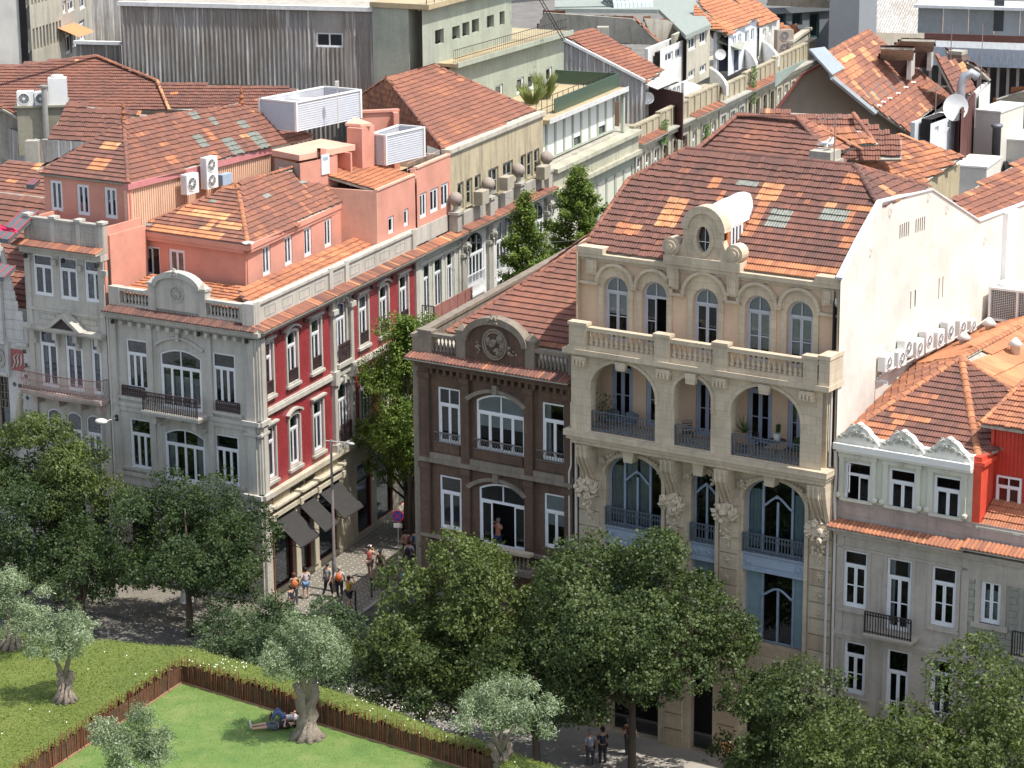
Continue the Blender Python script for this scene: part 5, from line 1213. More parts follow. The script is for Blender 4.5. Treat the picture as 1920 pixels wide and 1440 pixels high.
# ------------------------------------------------------------ row of air conditioners on the gable wall
GW=Lo(B,5.92,0,90)
def acunit(label,f,u,v,z,w,h,d=.34,group='air conditioners',fans=1,side=True,yaw=0,roundfan=True,col=None):
    th=thing('air_conditioner',label,'air conditioner',f,u,v,z,group=group,rot=yaw); b=MB(); m=col or ACW
    b.box(-w/2,w/2,-d,0,0,h); b.build('casing',m,th)
    for k in range(fans):
        cz=h*(k+.5)/fans; r=min(w*.38,h/fans*.42)
        g=MB(); g.ring([(-w*.08+r*math.cos(2*math.pi*i/16),cz+r*math.sin(2*math.pi*i/16)) for i in range(16)],[(-w*.08+r*.9*math.cos(2*math.pi*i/16),cz+r*.9*math.sin(2*math.pi*i/16)) for i in range(16)],-d-.03,-d); g.disc((-w*.08,cz),r*.25,-d-.03,-d,10)
        for q in range(8): a=q*math.pi/4; g.tube((-w*.08+r*.25*math.cos(a),-d-.02,cz+r*.25*math.sin(a)),(-w*.08+r*.9*math.cos(a),-d-.02,cz+r*.9*math.sin(a)),.008,3,cap=False)
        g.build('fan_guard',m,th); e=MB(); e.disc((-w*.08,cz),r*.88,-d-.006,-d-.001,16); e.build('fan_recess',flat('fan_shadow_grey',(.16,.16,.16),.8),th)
    if side:
        g=MB(); n=int(h/.06)
        for i in range(n): g.box(-w/2-.012,-w/2,-d+.03,-.03,.03+i*.06,.055+i*.06)
        g.build('side_louvre',m,th)
    return th
pos_=[(1666,675,.8,.62),(1690,668,.8,.66),(1702,650,.8,.75),(1723,650,.75,.7),(1741,640,.7,.9),(1762,632,.7,.7),(1781,622,.75,.9),(1804,612,.75,.75),(1824,602,.6,.5)]
labs=['lowest and nearest unit of the row on the white gable wall','second unit from the near end of the gable wall row','third unit of the gable wall row with dark fan','fourth unit of the gable wall row','tall fifth unit, middle of the gable wall row','sixth unit of the gable wall row, flat grille','tall seventh unit of the gable wall row','eighth unit of the gable wall row beside the grey box','smallest last unit at the far end of the gable wall row']
for (x,y,w_,h_),lb in zip(pos_,labs):
    u,z=GW.F(x,y+12,-.35); acunit('white air conditioner, '+lb,GW,u,-.06,z-.15,w_,h_,group='air conditioners on the gable wall')
th=thing('pipe_run','bundle of pale pipes and rail below the gable wall air conditioners','pipe',GW,4,-.3,14.6)
b=MB(GW); p=[(GW.F(1655,700,-.3)),(GW.F(1760,650,-.3)),(GW.F(1830,612,-.3)),(GW.F(1868,585,-.3))]
for dz in (0,-.12,-.22): b.path([(u,-.3-dz,z+dz) for u,z in p],.035,5)
b.build('pipe',PIPE,th); b=MB(GW)
for u,z in p[:3]: b.box(u-.03,u+.03,-.5,-.02,z-.4,z-.3)
b.build('bracket',ZINC,th)
for k,(x,y,lb) in enumerate(((1807,655,'white roof cowl at the middle of the orange roof'),(1855,628,'white roof cowl nearest the gable wall, higher on the orange roof'),(1903,667,'white roof cowl on the right slope of the orange roof'))):
    q=PZ(x,y,16.2 if k!=2 else 16.6); th=thing('roof_cowl',lb,'roof vent',Fr(q.x,q.y,-33),0,0,q.z-.3,group='roof cowls'); MB().lathe([(.2,0),(.2,.75),(.33,.76),(.05,1.05)],n=12).build('cowl',flat('white_cowl',(.72,.7,.66),.6),th,True)
    MB().lathe([(.27,-.05),(.27,.06)],n=12).build('collar',ZINC,th)
# large condenser at the right edge
q=B.Z(1895,590,16.6)
th=thing('condenser_unit','large white condenser with dark coil grid at the right edge','condenser',B,q.x+.2,q.y,16.4)
b=MB(); b.box(-1.0,1.6,-.6,.9,0,.1); b.box(-1.0,1.6,-.6,.9,1.35,1.45); 
for x in (-1.0,.25,1.5): b.box(x,x+.1,-.6,.9,.1,1.35)
b.build('casing',ACW,th); MB().box(-.88,1.5,-.5,.85,.1,1.35).build('coil',flat('dark_coil',(.08,.07,.065),.7),th)
b=MB()
for i in range(16): b.box(-.9,1.5,-.53,-.51,.15+i*.075,.163+i*.075)
for i in range(26): b.box(-.88+i*.095,-.87+i*.095,-.53,-.51,.1,1.35)
b.build('coil_grid',ACW,th)
for x in (-.35,.85): b=MB(); b.lathe([(.5,1.45),(.5,1.58),(.44,1.6),(.4,1.5)],(x,.15,0),16); b.build('fan_collar',ACW,th,True)
acunit('white air conditioner above and behind the large condenser at the right edge',B,q.x+1.0,q.y+1.2,17.7,1.0,.9)
# ------------------------------------------------------------ rooftop storeys and the houses behind
def seg(x1,y1,x2,y2,z): return FrPQ(PZ(x1,y1,z),PZ(x2,y2,z)),(PZ(x2,y2,z)-PZ(x1,y1,z)).length
def slab_px(th,name,pts,z,mat,t=.25):
    b=MB(WORLD); b.slab([tuple(PZ(x,y,z).xy) for x,y in pts],z-t,z); return b.build(name,mat,th)
def corrug(th,f,u0,u1,z0,z1,mat,per=.3,amp=.06,v=0,ztop=None,name='corrugated_sheet'):
    n=int((u1-u0)/per*2); vs=[]
    for i in range(n+1):
        u=u0+(u1-u0)*i/n; y=v-(amp if i%2 else 0); zt=ztop(u) if ztop else z1; vs+=[(u,y,z0),(u,y,zt)]
    b=MB(f); b.add(vs,[(2*i,2*i+2,2*i+3,2*i+1) for i in range(n)]); b.add([(u0,v,z0),(u1,v,z0),(u1,v,z1 if not ztop else ztop(u1)),(u0,v,z1 if not ztop else ztop(u0)),(u0,v+.1,z0),(u1,v+.1,z0),(u1,v+.1,z1 if not ztop else ztop(u1)),(u0,v+.1,z1 if not ztop else ztop(u0))],[(4,7,6,5),(3,2,6,7)]); return b.build(name,mat,th)
def pent1():
    E1,E2,E3=PZ(250,430,17),PZ(465,460,17),PZ(697,355,17); A1=PZ(445,345,19); A2=PZ(580,305,19)
    th=thing('pink_attic_storey','salmon pink attic storey with tiled hip roof, set back on the corner house','attic storey',FrPQ(E1,E2))
    f=FrPQ(E1,E2); L=(E2-E1).length; c=f.W(L-.35,.35,0); f1=Lo(f,.25,.35); w=Wall(th,f1,[(0,14.2),(L-.6,14.2),(L-.6,16.8),(0,16.8)],PINK)
    w.wpx(272,516,299,464,2,tr=0,open_=(1,)); w.wpx(318,521,346,470,2,tr=0); w.build()
    g=FrPQ(c,Vector((E3.x,E3.y,0))+ (f.W(0,.1,0)-f.W(0,0,0))); LL=(E3-E2).length
    w=Wall(th,g,[(0,14.2),(LL,14.2),(LL,16.8),(0,16.8)],PINK)
    for a in ((491.7,523,508.6,463),(533,504,549.5,445),(570,487,585,428),(608.6,467,622,413),(655.4,447,671.5,391)): w.wpx(*a,2,z=15.0,w=.85,h=1.5,tr=0)
    w.build()
    b=MB(f); b.box(0,L,.0,.4,16.72,16.98); b.box(0,L-.3,.05,.7,16.55,16.72); b.build('fascia',PINK,th); h=FrPQ(E2,E3); b=MB(h); b.box(0,LL,.0,.4,16.72,16.98); b.box(.3,LL,.05,.7,16.55,16.72); b.build('fascia',PINK,th)
    b=MB(f1); b.box(-.05,.1,0,9,14.2,16.8); b.build('side_wall',PINK,th)
    pt=[(PZ(x,y,z),w_,h_,t) for x,y,z,w_,h_,t in ((360,395,17.9,1.4,.7,.78),(350,430,17.3,4.5,.5,.8),(400,415,17.5,2.2,.5,.95),(440,440,17.1,1.4,.5,.9),(390,400,17.8,1.2,.4,.75))]
    roof(th,[E1,E2,A1],240,base=.42,spread=.13,patch=6,seed=71,patches=pt,ptone=(.6,.95),glass=[(PZ(405,388,18),.6,.4),(PZ(275,428,17.05),.6,.3)],e=.29,w=.21)
    roof(th,[E2,E3,PZ(690,345,17.2),A2,A1],60,base=.45,spread=.1,patch=7,seed=72,ptone=(.55,.72),glass=[(PZ(487,378,18),.5,.4),(PZ(568,345,18.2),.45,.4)],e=.29,w=.21)
    bx=f.W(0,7,0); roof(th,[Vector((bx.x,bx.y,17)),E1,A1,A2],0,base=.5,seed=73)
    caps(th,E2,A1,.72,r=.14); caps(th,E1,A1,.62,r=.11); caps(th,A1,A2,.6,r=.11)
    b=MB(h); b.path([(.3,.0,16.7),(.3,.3,16.2),(.3,.32,14.6)],.05,5); b.path([(LL-.5,.0,16.7),(LL-.5,.3,16.2),(LL-.5,.32,14.9)],.05,5); b.build('downpipe',PINK,th)
    b=MB(WORLD); b.blob(tuple(E2+Vector((0,0,.12))),.22,3,(1.6,1,.4)); b.build('hip_flashing',flat('white_flashing',(.7,.7,.7),.5),th)
    # ribbed side wall piece
    p=PZ(208,425,17.4); q=PZ(252,415,17.4); k=FrPQ(p,q); b=MB(k); LL2=(q-p).length; b.box(0,LL2,0,.1,13.8,17.3)
    for i in range(int(LL2/.12)): b.box(i*.12,i*.12+.05,-.02,0,13.8,17.2)
    b.box(-.05,LL2+.05,-.08,.2,17.3,17.42); b.build('ribbed_cladding',PINK,th)
    return th
pent1()
def pent2():
    z=19.5; E1,E2,E3=PZ(72,325,z),PZ(240,345,z),PZ(508,277,z); A1=PZ(232,228,21.8); A2=PZ(453,198,21.5); A3=PZ(588,257,z+.1)
    th=thing('pink_upper_block','pink upper block with brown hip roof, iron finials and tan side cladding','attic storey',FrPQ(E1,E2))
    f=FrPQ(E1,E2); L=(E2-E1).length; f1=Lo(f,.15,.2); w=Wall(th,f1,[(0,15),(L-.3,15),(L-.3,19.4),(0,19.4)],PINK)
    for a in ((94,394,118,348),(145,402,167,353),(196,408,220,360)): w.wpx(*a,2,tr=0,w=.8,h=1.55)
    w.build(); h=FrPQ(E2,E3); LL=(E3-E2).length
    b=MB(h); b.box(0,LL,.12,.3,15.5,19.3); k=0
    while k*.17<LL: b.box(k*.17,k*.17+.09,.08,.12,15.5,19.3); k+=1
    b.build('tan_cladding',TAN,th)
    b=MB(h); b.box(-.05,LL,-.05,.25,19.2,19.5); b.build('fascia',flat('mauve_fascia',(.50,.20,.20),.6),th)
    MB(h).box(-.02,.3,.05,.1,15,19.2).build('corner_strip',PINK,th)
    gl=[(PZ(x,y,zz),.55,.75) for x,y,zz in ((342,247,20.6),(395,238,20.8),(455,228,20.9))]+[(PZ(368,283,19.9),.7,.75),(PZ(432,273,20.0),.75,1.1),(PZ(484,262,20),.8,1.1)]
    pt=[(PZ(x,y,zz),w_,h_,t) for x,y,zz,w_,h_,t in ((150,330,19.7,3.0,.45,.9),(110,318,19.9,1,.4,.88),(190,312,20,1,.8,.8),(205,342,19.6,.8,.4,.9),(290,295,19.9,.5,.4,.72),(455,258,20.2,.6,.3,.85),(315,310,19.7,.6,.4,.7))]
    roof(th,[E1,E2,A1],200,base=.3,spread=.1,patch=2,seed=75,patches=pt,w=.21,e=.30)
    roof(th,[E2,E3,A3,A2,A1],80,base=.4,spread=.09,patch=3,seed=76,glass=gl,patches=pt,ptone=(.55,.75),e=.30,w=.21)
    bx=f.W(0,9,z); roof(th,[bx,E1,A1,A2],0,base=.4,seed=77)
    caps(th,E2,A1,.35,r=.13); caps(th,E1,A1,.3,r=.11); caps(th,A1,A2,.35,r=.12); caps(th,A3,A2,.4,r=.11)
    RU=flat('rusty_finial',(.30,.11,.05),.8,var=.3)
    for p in (A1,A2): b=MB(WORLD); b.lathe([(.12,0),(.16,.15),(.07,.3),(.15,.45),(.05,.6),(.1,.75),(.02,1.0)],tuple(p),8); b.build('finial',RU,th)
    b=MB(WORLD); n=46
    for i in range(n):
        p=A1.lerp(A2,(i+1)/(n+1)); b.tube(tuple(p),tuple(p+Vector((random.uniform(-.05,.05),0,random.uniform(.35,.6)))),.018,3,.006)
    b.build('ridge_cresting',RU,th)
    b=MB(f); b.path([(L-.1,.1,19.3),(L-.05,.15,19),(L-.05,.15,16)],.05,5); b.build('downpipe',flat('brown_pink_pipe',(.42,.17,.13),.7),th)
    return th
pent2()
_a,_b=PZ(240,345,19.5),PZ(508,277,19.5); TF=FrPQ(_a,_b)
for (x,y,w_,h_,n,lb) in ((352,362,.95,1.0,1,'white air conditioner on the tan wall, left of the tall twin-fan one'),(389,352,.9,1.6,2,'tall white air conditioner with two fans on the tan side wall')):
    u,z=TF.F(x,y,-.3); acunit(lb,TF,u,-.25,z,w_,h_,.4,fans=n,yaw=0)
u,z=TF.F(417,345,-.3); acunit('small pale blue machine box beside the tall twin-fan air conditioner',TF,u,-.25,z,.8,.55,.4,fans=0,col=flat('pale_blue_box',(.33,.42,.52),.5))
def tower():
    z=19.6; th=thing('pink_stair_hut','pink stair hut with overhanging flat roof slab and small white door','roof hut',G,-6,14)
    slab_px(th,'roof_slab',[(509,281),(561,291),(666,271),(602,260)],z,PINKD,.3)
    A,Bp,C=PZ(514,285,z),PZ(562,296,z),PZ(661,276,z); f=FrPQ(Bp,C); L=(C-Bp).length
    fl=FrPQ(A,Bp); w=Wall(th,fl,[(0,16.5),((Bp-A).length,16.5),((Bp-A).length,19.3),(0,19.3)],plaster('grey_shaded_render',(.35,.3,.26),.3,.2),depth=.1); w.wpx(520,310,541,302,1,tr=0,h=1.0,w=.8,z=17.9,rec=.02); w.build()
    w=Wall(th,f,[(0,16),(L*.74,16),(L*.74,19.3),(0,19.3)],PINK,v=.1,depth=.1,back=False); a,z0=f.F(602,328,.1); c,z1=f.F(616,288,.1); w.build()
    d=MB(f); d.box(a,c,.04,.1,z0,z1); d.build('door',flat('white_door',(.7,.72,.75),.5),th); MB(f).box(a+.12,c-.12,.025,.04,z0+.75,z1-.12).build('door_pane',flat('misty_door_pane',(.35,.42,.5),.3),th)
    b=MB(f); b.box(L*.74,L*.97,1.3,1.4,16,19.3); b.box(L*.97,L,.05,1.4,16.3,19.3); b.box(L*.72,L*.74,.1,1.3,16,19.3); b.build('niche_wall',PINK,th)
    return th
tower()
def streetwalls():
    th=thing('pink_street_attic','plain pink attic walls with narrow white windows along the side street','attic storey',R,14,.35)
    w=Wall(th,R,[(14.25,14.8),(18.95,14.8),(18.95,17.75),(14.25,17.75)],PINK,v=.35)
    w.wpx(728.5,440,738,403,1,tr=0); w.wpx(757.6,426,765.6,389.5,1,tr=0); w.build()
    w=Wall(th,R,[(18.95,14.9),(23.4,14.9),(23.4,18.1),(18.95,18.1)],PINK,v=.25)
    for a in ((787.5,411,799.7,358.5),(806.8,401,821.6,349.5),(827,391.6,841,340)): w.wpx(*a,2,tr=0)
    w.build()
    b=MB(R); b.box(14.2,18.95,.3,.5,17.75,17.85); b.box(18.95,23.4,.2,.45,18.1,18.2); b.box(14.2,14.3,.35,3.6,14.8,17.75); b.box(18.9,18.95,.3,.6,17.8,18.1); b.build('coping',PINKD,th)
    MB(R).box(18.3,23.6,.2,.5,14.0,14.9).build('parapet',STONE,th); MB(R).box(14.4,23.2,1.9,2.0,14.6,17.6).build('room_lining',ROOM,th)
    b=MB(R); b.box(19.0,23.3,.45,6,17.2,17.3); b.build('terrace_floor',plaster('ochre_terrace',(.5,.36,.2),.3,.2),th)
    roof(th,[R.W(14.4,.5,17.75),R.W(18.9,.5,17.75),R.W(18.9,3.4,18.35),R.W(14.4,3.4,18.35)],0,base=.72,spread=.06,patch=0,seed=79)
    b=MB(R); b.add([(14.2,3.5,16.5),(19.6,3.5,16.5),(19.6,3.5,18.6),(14.2,3.5,19.8),(14.2,3.7,16.5),(19.6,3.7,16.5),(19.6,3.7,18.6),(14.2,3.7,19.8)],[(0,1,2,3),(7,6,5,4),(3,2,6,7)]); b.build('sloping_wall',PINK,th)
    r=MB(R)
    for k in range(3): r.tube((19.2,.9,17.6+.35*k),(25,.9,17.6+.35*k),.02,4)
    for i in range(7): r.tube((19.2+i*.95,.9,17.3),(19.2+i*.95,.9,18.35),.02,4)
    r.build('terrace_railing',flat('pink_grey_rail',(.5,.35,.32),.6),th)
    return th
streetwalls()
def louvrebox(lb,px,z,h,yard=0):
    P=[PZ(x,y,z) for x,y in px]; th=thing('plant_screen',lb,'plant screen',WORLD,P[0].x,P[0].y,z-h,group='louvred plant screens on the roofs'); m=flat('silver_louvre',(.52,.53,.56),.45,.1,var=.05)
    for i in range(len(P)):
        a=P[i];c=P[(i+1)%len(P)]; f=FrPQ(a,c); L=(c-a).length; n=int(h/.12)
        b=MB(f)
        for k in range(n): b.add([(0,.0,z-h+k*.12),(L,.0,z-h+k*.12),(L,.05,z-h+k*.12+.115),(0,.05,z-h+k*.12+.115)],[(0,1,2,3)])
        b.box(0,L,.06,.08,z-h,z); o=b.build('louvre_panel',m,th)
        b=MB(f); b.box(-.05,.05,-.05,.1,z-h,z+.02); b.box(0,L,-.03,.1,z-.06,z+.03); b.build('frame',ACW,th)
    return P
P=louvrebox('large silver louvred plant screen on the pink roof',[(486,185),(555,192),(676,168),(607,162)],21.8,1.55)
for k,(x,y) in enumerate(((540,188),(578,183))): q=PZ(x,y,21.5); acunit('white machine inside the large louvred screen, %s one'%('left' if k==0 else 'right'),Fr(q.x,q.y,-20),0,0,20.6,1.3,.9,.7,fans=0,group='machines inside the louvred screen')
louvrebox('smaller silver louvred plant screen beside the pink terrace railing',[(695,251),(723,254),(795,238),(747,234)],19.9,1.6)
th=thing('pink_chimney_block','tall pink service shaft between the two louvred screens','roof hut',WORLD)
slab_px(th,'cap_slab',[(647,231),(676,233),(697,231),(665,219)],20.6,PINKD,.15)
f,L=seg(650,233,678,235,20.6); MB(f).box(0,L,0,1.4,16.5,20.42).build('shaft',PINK,th)
f,L=seg(585,262,630,252,20.0); b=MB(f); b.box(-.5,L+1.5,0,3,18,19.0); b.build('low_wall',PINK,th); b=MB(f); b.box(-.8,L+1.6,-.5,2,19.05,19.2); b.build('ledge',PINKD,th)
f,L=seg(677,205,745,202,20.6); b=MB(f); b.box(0,L,0,.2,17,20.4); b.box(-.1,L+.1,-.1,.3,20.4,20.52); b.box(L-.3,L,-.5,0,17,20.4); b.build('screen_wall',PINK,th)
b=MB(WORLD); q=PZ(634,240,20.2); b.tube(tuple(q),tuple(q+Vector((0,0,2.3))),.03,4); b.box(q.x-.1,q.x+.1,q.y-.1,q.y+.1,q.z+2.2,q.z+2.5); b.build('aerial_mast',PIPE,th)
# ------------------------------------------------------------ side street terrace, nearest to farthest
def whitehouse():
    th=thing('narrow_white_house','narrow pale house with three tall windows and rusty balcony, next to the red facade','house',R,18.4)
    m=plaster('pale_grey_render',(.52,.52,.46),.2,.35); w=Wall(th,R,[(18.35,0),(24.0,0),(24.0,13.7),(18.35,13.7)],m,depth=.2)
    for a in ((795.6,577,807.7,497),(816.7,567,827.7,485),(837,555,848.5,474)): w.wpx(*a,2,z=10.1,w=.95,h=2.75,tr=.28)
    for u in (19.2,20.9,22.6): w.win(u,5.9,.95,2.7,2,tr=.28)
    for u in (19.2,20.9,22.6): w.hole([(u-.6,.3),(u+.6,.3),(u+.6,3.8),(u-.6,3.8)])
    w.build(); b=MB(R); b.box(18.4,18.7,-.08,0,0,13.5); b.box(23.7,24,-.08,0,0,13.5); b.box(18.4,24,-.14,0,12.95,13.1); b.box(18.4,24,-.4,0,13.5,13.7)
    for u in (19.2,20.9,22.6): b.ring([(u-.7,10.0),(u+.7,10.0),(u+.7,13.0),(u-.7,13.0)],[(u-.48,10.1),(u+.48,10.1),(u+.48,12.85),(u-.48,12.85)],-.05,0)
    b.build('mouldings',m,th); eaveledge(th,R,18.3,24,-.6,.05,13.95,seed=81,tone=.6)
    b=MB(R); b.box(18.6,23.9,-.8,0,9.75,9.9); b.build('balcony_slab',STONE2,th)
    b=MB(R); 
    for i in range(5): b.box(18.65+i*1.05,18.65+i*1.05+.98,-.8,-.77,9.95,10.75)
    b.build('balcony_panel',flat('rust_red_panels',(.30,.13,.11),.7,var=.2),th); rail(th,Lo(R,18.62,-.78,90),0,.75,0,9.9,10.8,IRON,.1,name='balcony_railing')
    b=MB(R); b.box(18.4,24,-.12,0,5.3,5.5); b.build('string_course',m,th); return th
whitehouse()
def tanhouse():
    th=thing('ball_finial_house','tan walled house with stone ball finials and tall white arched windows','house',R,24)
    TW=plaster('streaked_tan_render',(.47,.40,.27),.35,.75,stain=(.09,.08,.06)); WH=plaster('white_stucco_infill',(.66,.66,.64),.1,.15)
    w=Wall(th,R,[(24,0),(37.3,0),(37.3,13.75),(24,13.75)],WH,depth=.25,room=1.5)
    for x1,x2,yt in ((869,910,424),(928,966,394),(990,1019,366)):
        a=R.F(x1,yt+8)[0];c=R.F(x2,yt+8)[0]; wd=min(2.6,c-a+.5); w.win((a+c)/2,10.3,wd,3.05,5,rise=.75,tr=.42,tcols=3,ell=True,t=.09)
        w.win((a+c)/2,5.6,wd,3.2,5,rise=.75,tr=.42,tcols=3,ell=True,t=.09); w.hole([((a+c)/2-1.2,.3),((a+c)/2+1.2,.3),((a+c)/2+1.2,4.2),((a+c)/2-1.2,4.2)])
    w.build()
    for u in (24.25,28.0,32.3,36.9):
        b=MB(R); b.box(u-.32,u+.32,-.2,0,0,13.4); b.box(u-.4,u+.4,-.3,0,12.3,12.5); b.build('stone_pier',STONE2,th)
        b=MB(R); b.disc((u,12.9),.26,-.42,-.2,12); b.blob((u,-.45,12.9),.17,int(u)); b.limb([(u-.2,-.35,13.1),(u,-.5,12.7),(u+.05,-.4,12.2)],[.06,.08,.04],5); b.build('carved_bracket',STONE2,th)
    b=MB(R)
    for x1,x2,yt in ((869,910,424),(928,966,394),(990,1019,366)):
        a=R.F(x1,yt+8)[0];c=R.F(x2,yt+8)[0]; m_=(a+c)/2; b.box(m_-1.3,m_+1.3,-.12,0,9.7,9.85)
        for i in range(24): b.box(m_-1.25+i*.107,m_-1.235+i*.107,-.1,-.08,10.32,11.0)
        b.box(m_-1.28,m_+1.28,-.11,-.07,11.0,11.04)
    b.build('window_guard',WHITE,th)
    b=MB(R); b.box(24,37.3,-.45,0,13.5,13.75); b.build('cornice',STONE2,th); eaveledge(th,R,24,37.3,-.7,.0,14.02,seed=83,tone=.42)
    b=MB(R)
    for a,c in ((24.3,27.6),(28.5,29.2),(29.6,31.5),(32.8,36.6)): b.box(a,c,-.12,.1,14.0,14.75)
    b.build('parapet',STONE2,th)
    for x,y,lb in ((854,367,0),(915.5,337,0),(972,311,0),(1025,285,0)):
        u,z=R.F(x,y,-.15); b=MB(R); b.box(u-.3,u+.3,-.4,.1,13.95,14.9); b.box(u-.38,u+.38,-.48,.15,14.9,15.05); b.lathe([(.16,15.05),(.12,15.3),(.2,15.42)],(u,-.15,0),8); b.build('finial_pedestal',STONE2,th)
        b=MB(R); b.blob((u,-.15,15.75),.4,3,sub=2,amp=0); b.build('ball_finial',plaster('stained_stone_ball',(.33,.28,.24),.6,.4),th,True)
    w=Wall(th,R,[(23.4,14.0),(37.3,14.0),(37.3,18.15),(23.4,18.15)],TW,v=.35,depth=.15)
    GM=flat('grey_green_frames',(.36,.36,.29),.6)
    for a in ((857.5,381,870,341),(874.5,377.5,886,334),(890.5,370,901,327),(915.5,350,935,311),(943,336,962,298),(977,326,985.5,286),(989.5,320,998,281),(1002,314,1010.7,275)):
        q=(a[2]-a[0])>15; u=(w.f.F(a[0],a[1],.35)[0]+w.f.F(a[2],a[3],.35)[0])/2; w.win(u,14.75,1.5 if q else .85,1.55,2 if q else 1,tr=0,bars=1,mat=GM,rec=.1)
    w.build()
    b=MB(R); b.box(23.3,37.4,.2,.75,18.15,18.38); b.box(23.3,37.4,.28,.7,18.05,18.15); b.box(23.35,23.5,.4,4,14,18.1); b.build('coping',plaster('pale_coping',(.5,.46,.38),.3,.4),th); MB(R).box(37.15,37.3,.36,7,14,18.1).build('side_wall',TW,th)
    P=lambda u,v,z:R.W(u,v,z)
    za=21.2; A=PZ(725,148,za); C=PZ(815,123,za); 
    roof(th,[P(23.5,.7,18.3),P(37.2,.7,18.3),C,A],120,base=.5,spread=.07,patch=1.5,seed=85,ptone=(.62,.75),patches=[(PZ(735,265,18.8),3,1.6,.7),(PZ(820,200,20),1,.3,.75)])
    roof(th,[PZ(640,205,18.6),P(23.5,.7,18.3),A],0,base=.62,spread=.12,patch=5,seed=86)
    roof(th,[P(37.2,.7,18.3),P(39,12,18.3),C],0,base=.5,seed=87); roof(th,[P(39,12,18.3),PZ(640,205,18.6),A,C],0,base=.5,seed=88)
    caps(th,A,C,.5); caps(th,P(23.5,.7,18.35),A,.35); caps(th,PZ(640,205,18.6),A,.7); caps(th,P(37.2,.7,18.35),C,.5)
    return th
tanhouse()
for x,y,lb in ((905,372,'boxy old air conditioner hanging at the parapet, near the second ball finial'),(952,345,'old window air conditioner below the middle wide window of the tan wall'),(1021,325,'boxy air conditioner at the far end of the ball finial parapet')):
    u,z=R.F(x,y,-.5); acunit(lb,R,u,-.15,z-.3,.95,.75,.55,group='old air conditioners on the tan house',fans=0,col=flat('dirty_cream_casing',(.38,.34,.27),.7))
def greenhouse():
    th=thing('shuttered_green_building','grey-green building with two rows of rolled white shutters and roof terrace','building',R,37.5)
    GG=plaster('grey_green_render',(.40,.44,.36),.25,.35); SH=flat('white_roller_shutter',(.76,.77,.75),.5,var=.03); CS=flat('cream_roller_shutter',(.60,.60,.50),.5,var=.05)
    w=Wall(th,R,[(37.3,0),(52.4,0),(52.4,13.4),(37.3,13.4)],GG,v=.0,depth=.15,room=.4)
    sh=[]
    for i in range(9):
        for zb in (10.0,6.0): a=37.9+i*1.6; w.hole([(a,zb),(a+1.3,zb),(a+1.3,zb+2.6),(a,zb+2.6)]); sh.append((a,zb,1.3,2.6,0,CS,i))
    w.build()
    w2=Wall(th,R,[(37.3,15.1),(50.6,15.1),(50.6,17.6),(37.3,17.6)],GG,v=.7,depth=.15,room=.4)
    for i in range(9): a=37.5+i*1.46; w2.hole([(a,15.25),(a+1.2,15.25),(a+1.2,17.4),(a,17.4)]); sh.append((a,15.25,1.2,2.15,.7,SH,i))
    w2.build()
    for a,zb,wd,h,v,m,i in sh:
        low=.5 if i in(4,7) else 0; b=MB(R); n=int((h-low)/.1)
        for k in range(n): b.box(a,a+wd,v+.06,v+.075+.012*(k%2),zb+low+k*.1,zb+low+k*.1+.1)
        b.build('roller_shutter',m,th)
        if low: MB(R).box(a,a+wd,v+.09,v+.1,zb,zb+low).build('pane',GLASS,th)
    b=MB(R); b.box(37.3,52.4,-.55,.1,13.4,13.65); b.box(37.3,52.4,-.3,.3,13.65,14.7); b.box(37.3,52.4,-.6,.9,14.7,14.95); b.build('cornice',plaster('lichen_concrete',(.45,.44,.34),.4,.5),th)
    MB(R).box(37.3,52.4,.3,6,14.7,15.0).build('setback_floor',CONC,th)
    b=MB(R); b.box(37.3,51,-.05,14,17.6,17.85); b.build('terrace_slab',plaster('ochre_weathered_slab',(.44,.36,.22),.5,.3),th)
    b=MB(R); b.box(37.3,51.05,-.1,-.05,17.62,17.92); b.build('slab_edge',flat('pale_slab_edge',(.6,.6,.58),.6),th)
    a=R.Z(1045,212,17.9).x; c=R.Z(1160,172,17.9).x
    b=MB(R); b.box(a,51,.55,.6,17.9,18.75); b.box(50.9,51,.6,6,17.9,18.75); b.build('green_parapet_panel',flat('dark_green_glass_panel',(.05,.09,.06),.3),th)
    r=MB(R); 
    for zz in (18.3,18.9): r.tube((37.6,.9,zz),(51,.9,zz),.022,4)
    for i in range(16): r.tube((37.6+i*.88,.9,17.85),(37.6+i*.88,.9,18.9),.02,4)
    r.build('terrace_railing',IRON,th)
    b=MB(R); b.box(50.6,50.9,.1,.3,15,17.6); b.build('post',GG,th)
    return th
greenhouse()
def grassclump(lb,p,h,r,seed):
    th=thing('rooftop_grass',lb,'plant',Fr(p.x,p.y,0),0,0,p.z,group='tall grasses on the roof terrace'); rnd=random.Random(seed); b=MB()
    for i in range(220):
        a=rnd.uniform(0,6.28); q=r*math.sqrt(rnd.random()); x,y=q*math.cos(a)*.5,q*math.sin(a)*.5; hh=h*rnd.uniform(.5,1); dx,dy=math.cos(a)*r*rnd.random(),math.sin(a)*r*rnd.random()
        b.add([(x-.02,y,0),(x+.02,y,0),(x+dx*.5,y+dy*.5,hh*.7),(x+dx,y+dy,hh)],[(0,1,2),(0,2,3)])
    b.build('blades',flat('dry_green_blades',(.22,.26,.08),.8,var=.3),th)
grassclump('tall dry grass clump, left and lower one on the roof terrace',PZ(997,194,17.9),1.3,.8,1); grassclump('tall grass clump, right and taller one on the roof terrace',PZ(1022,184,17.9),1.8,.7,2)
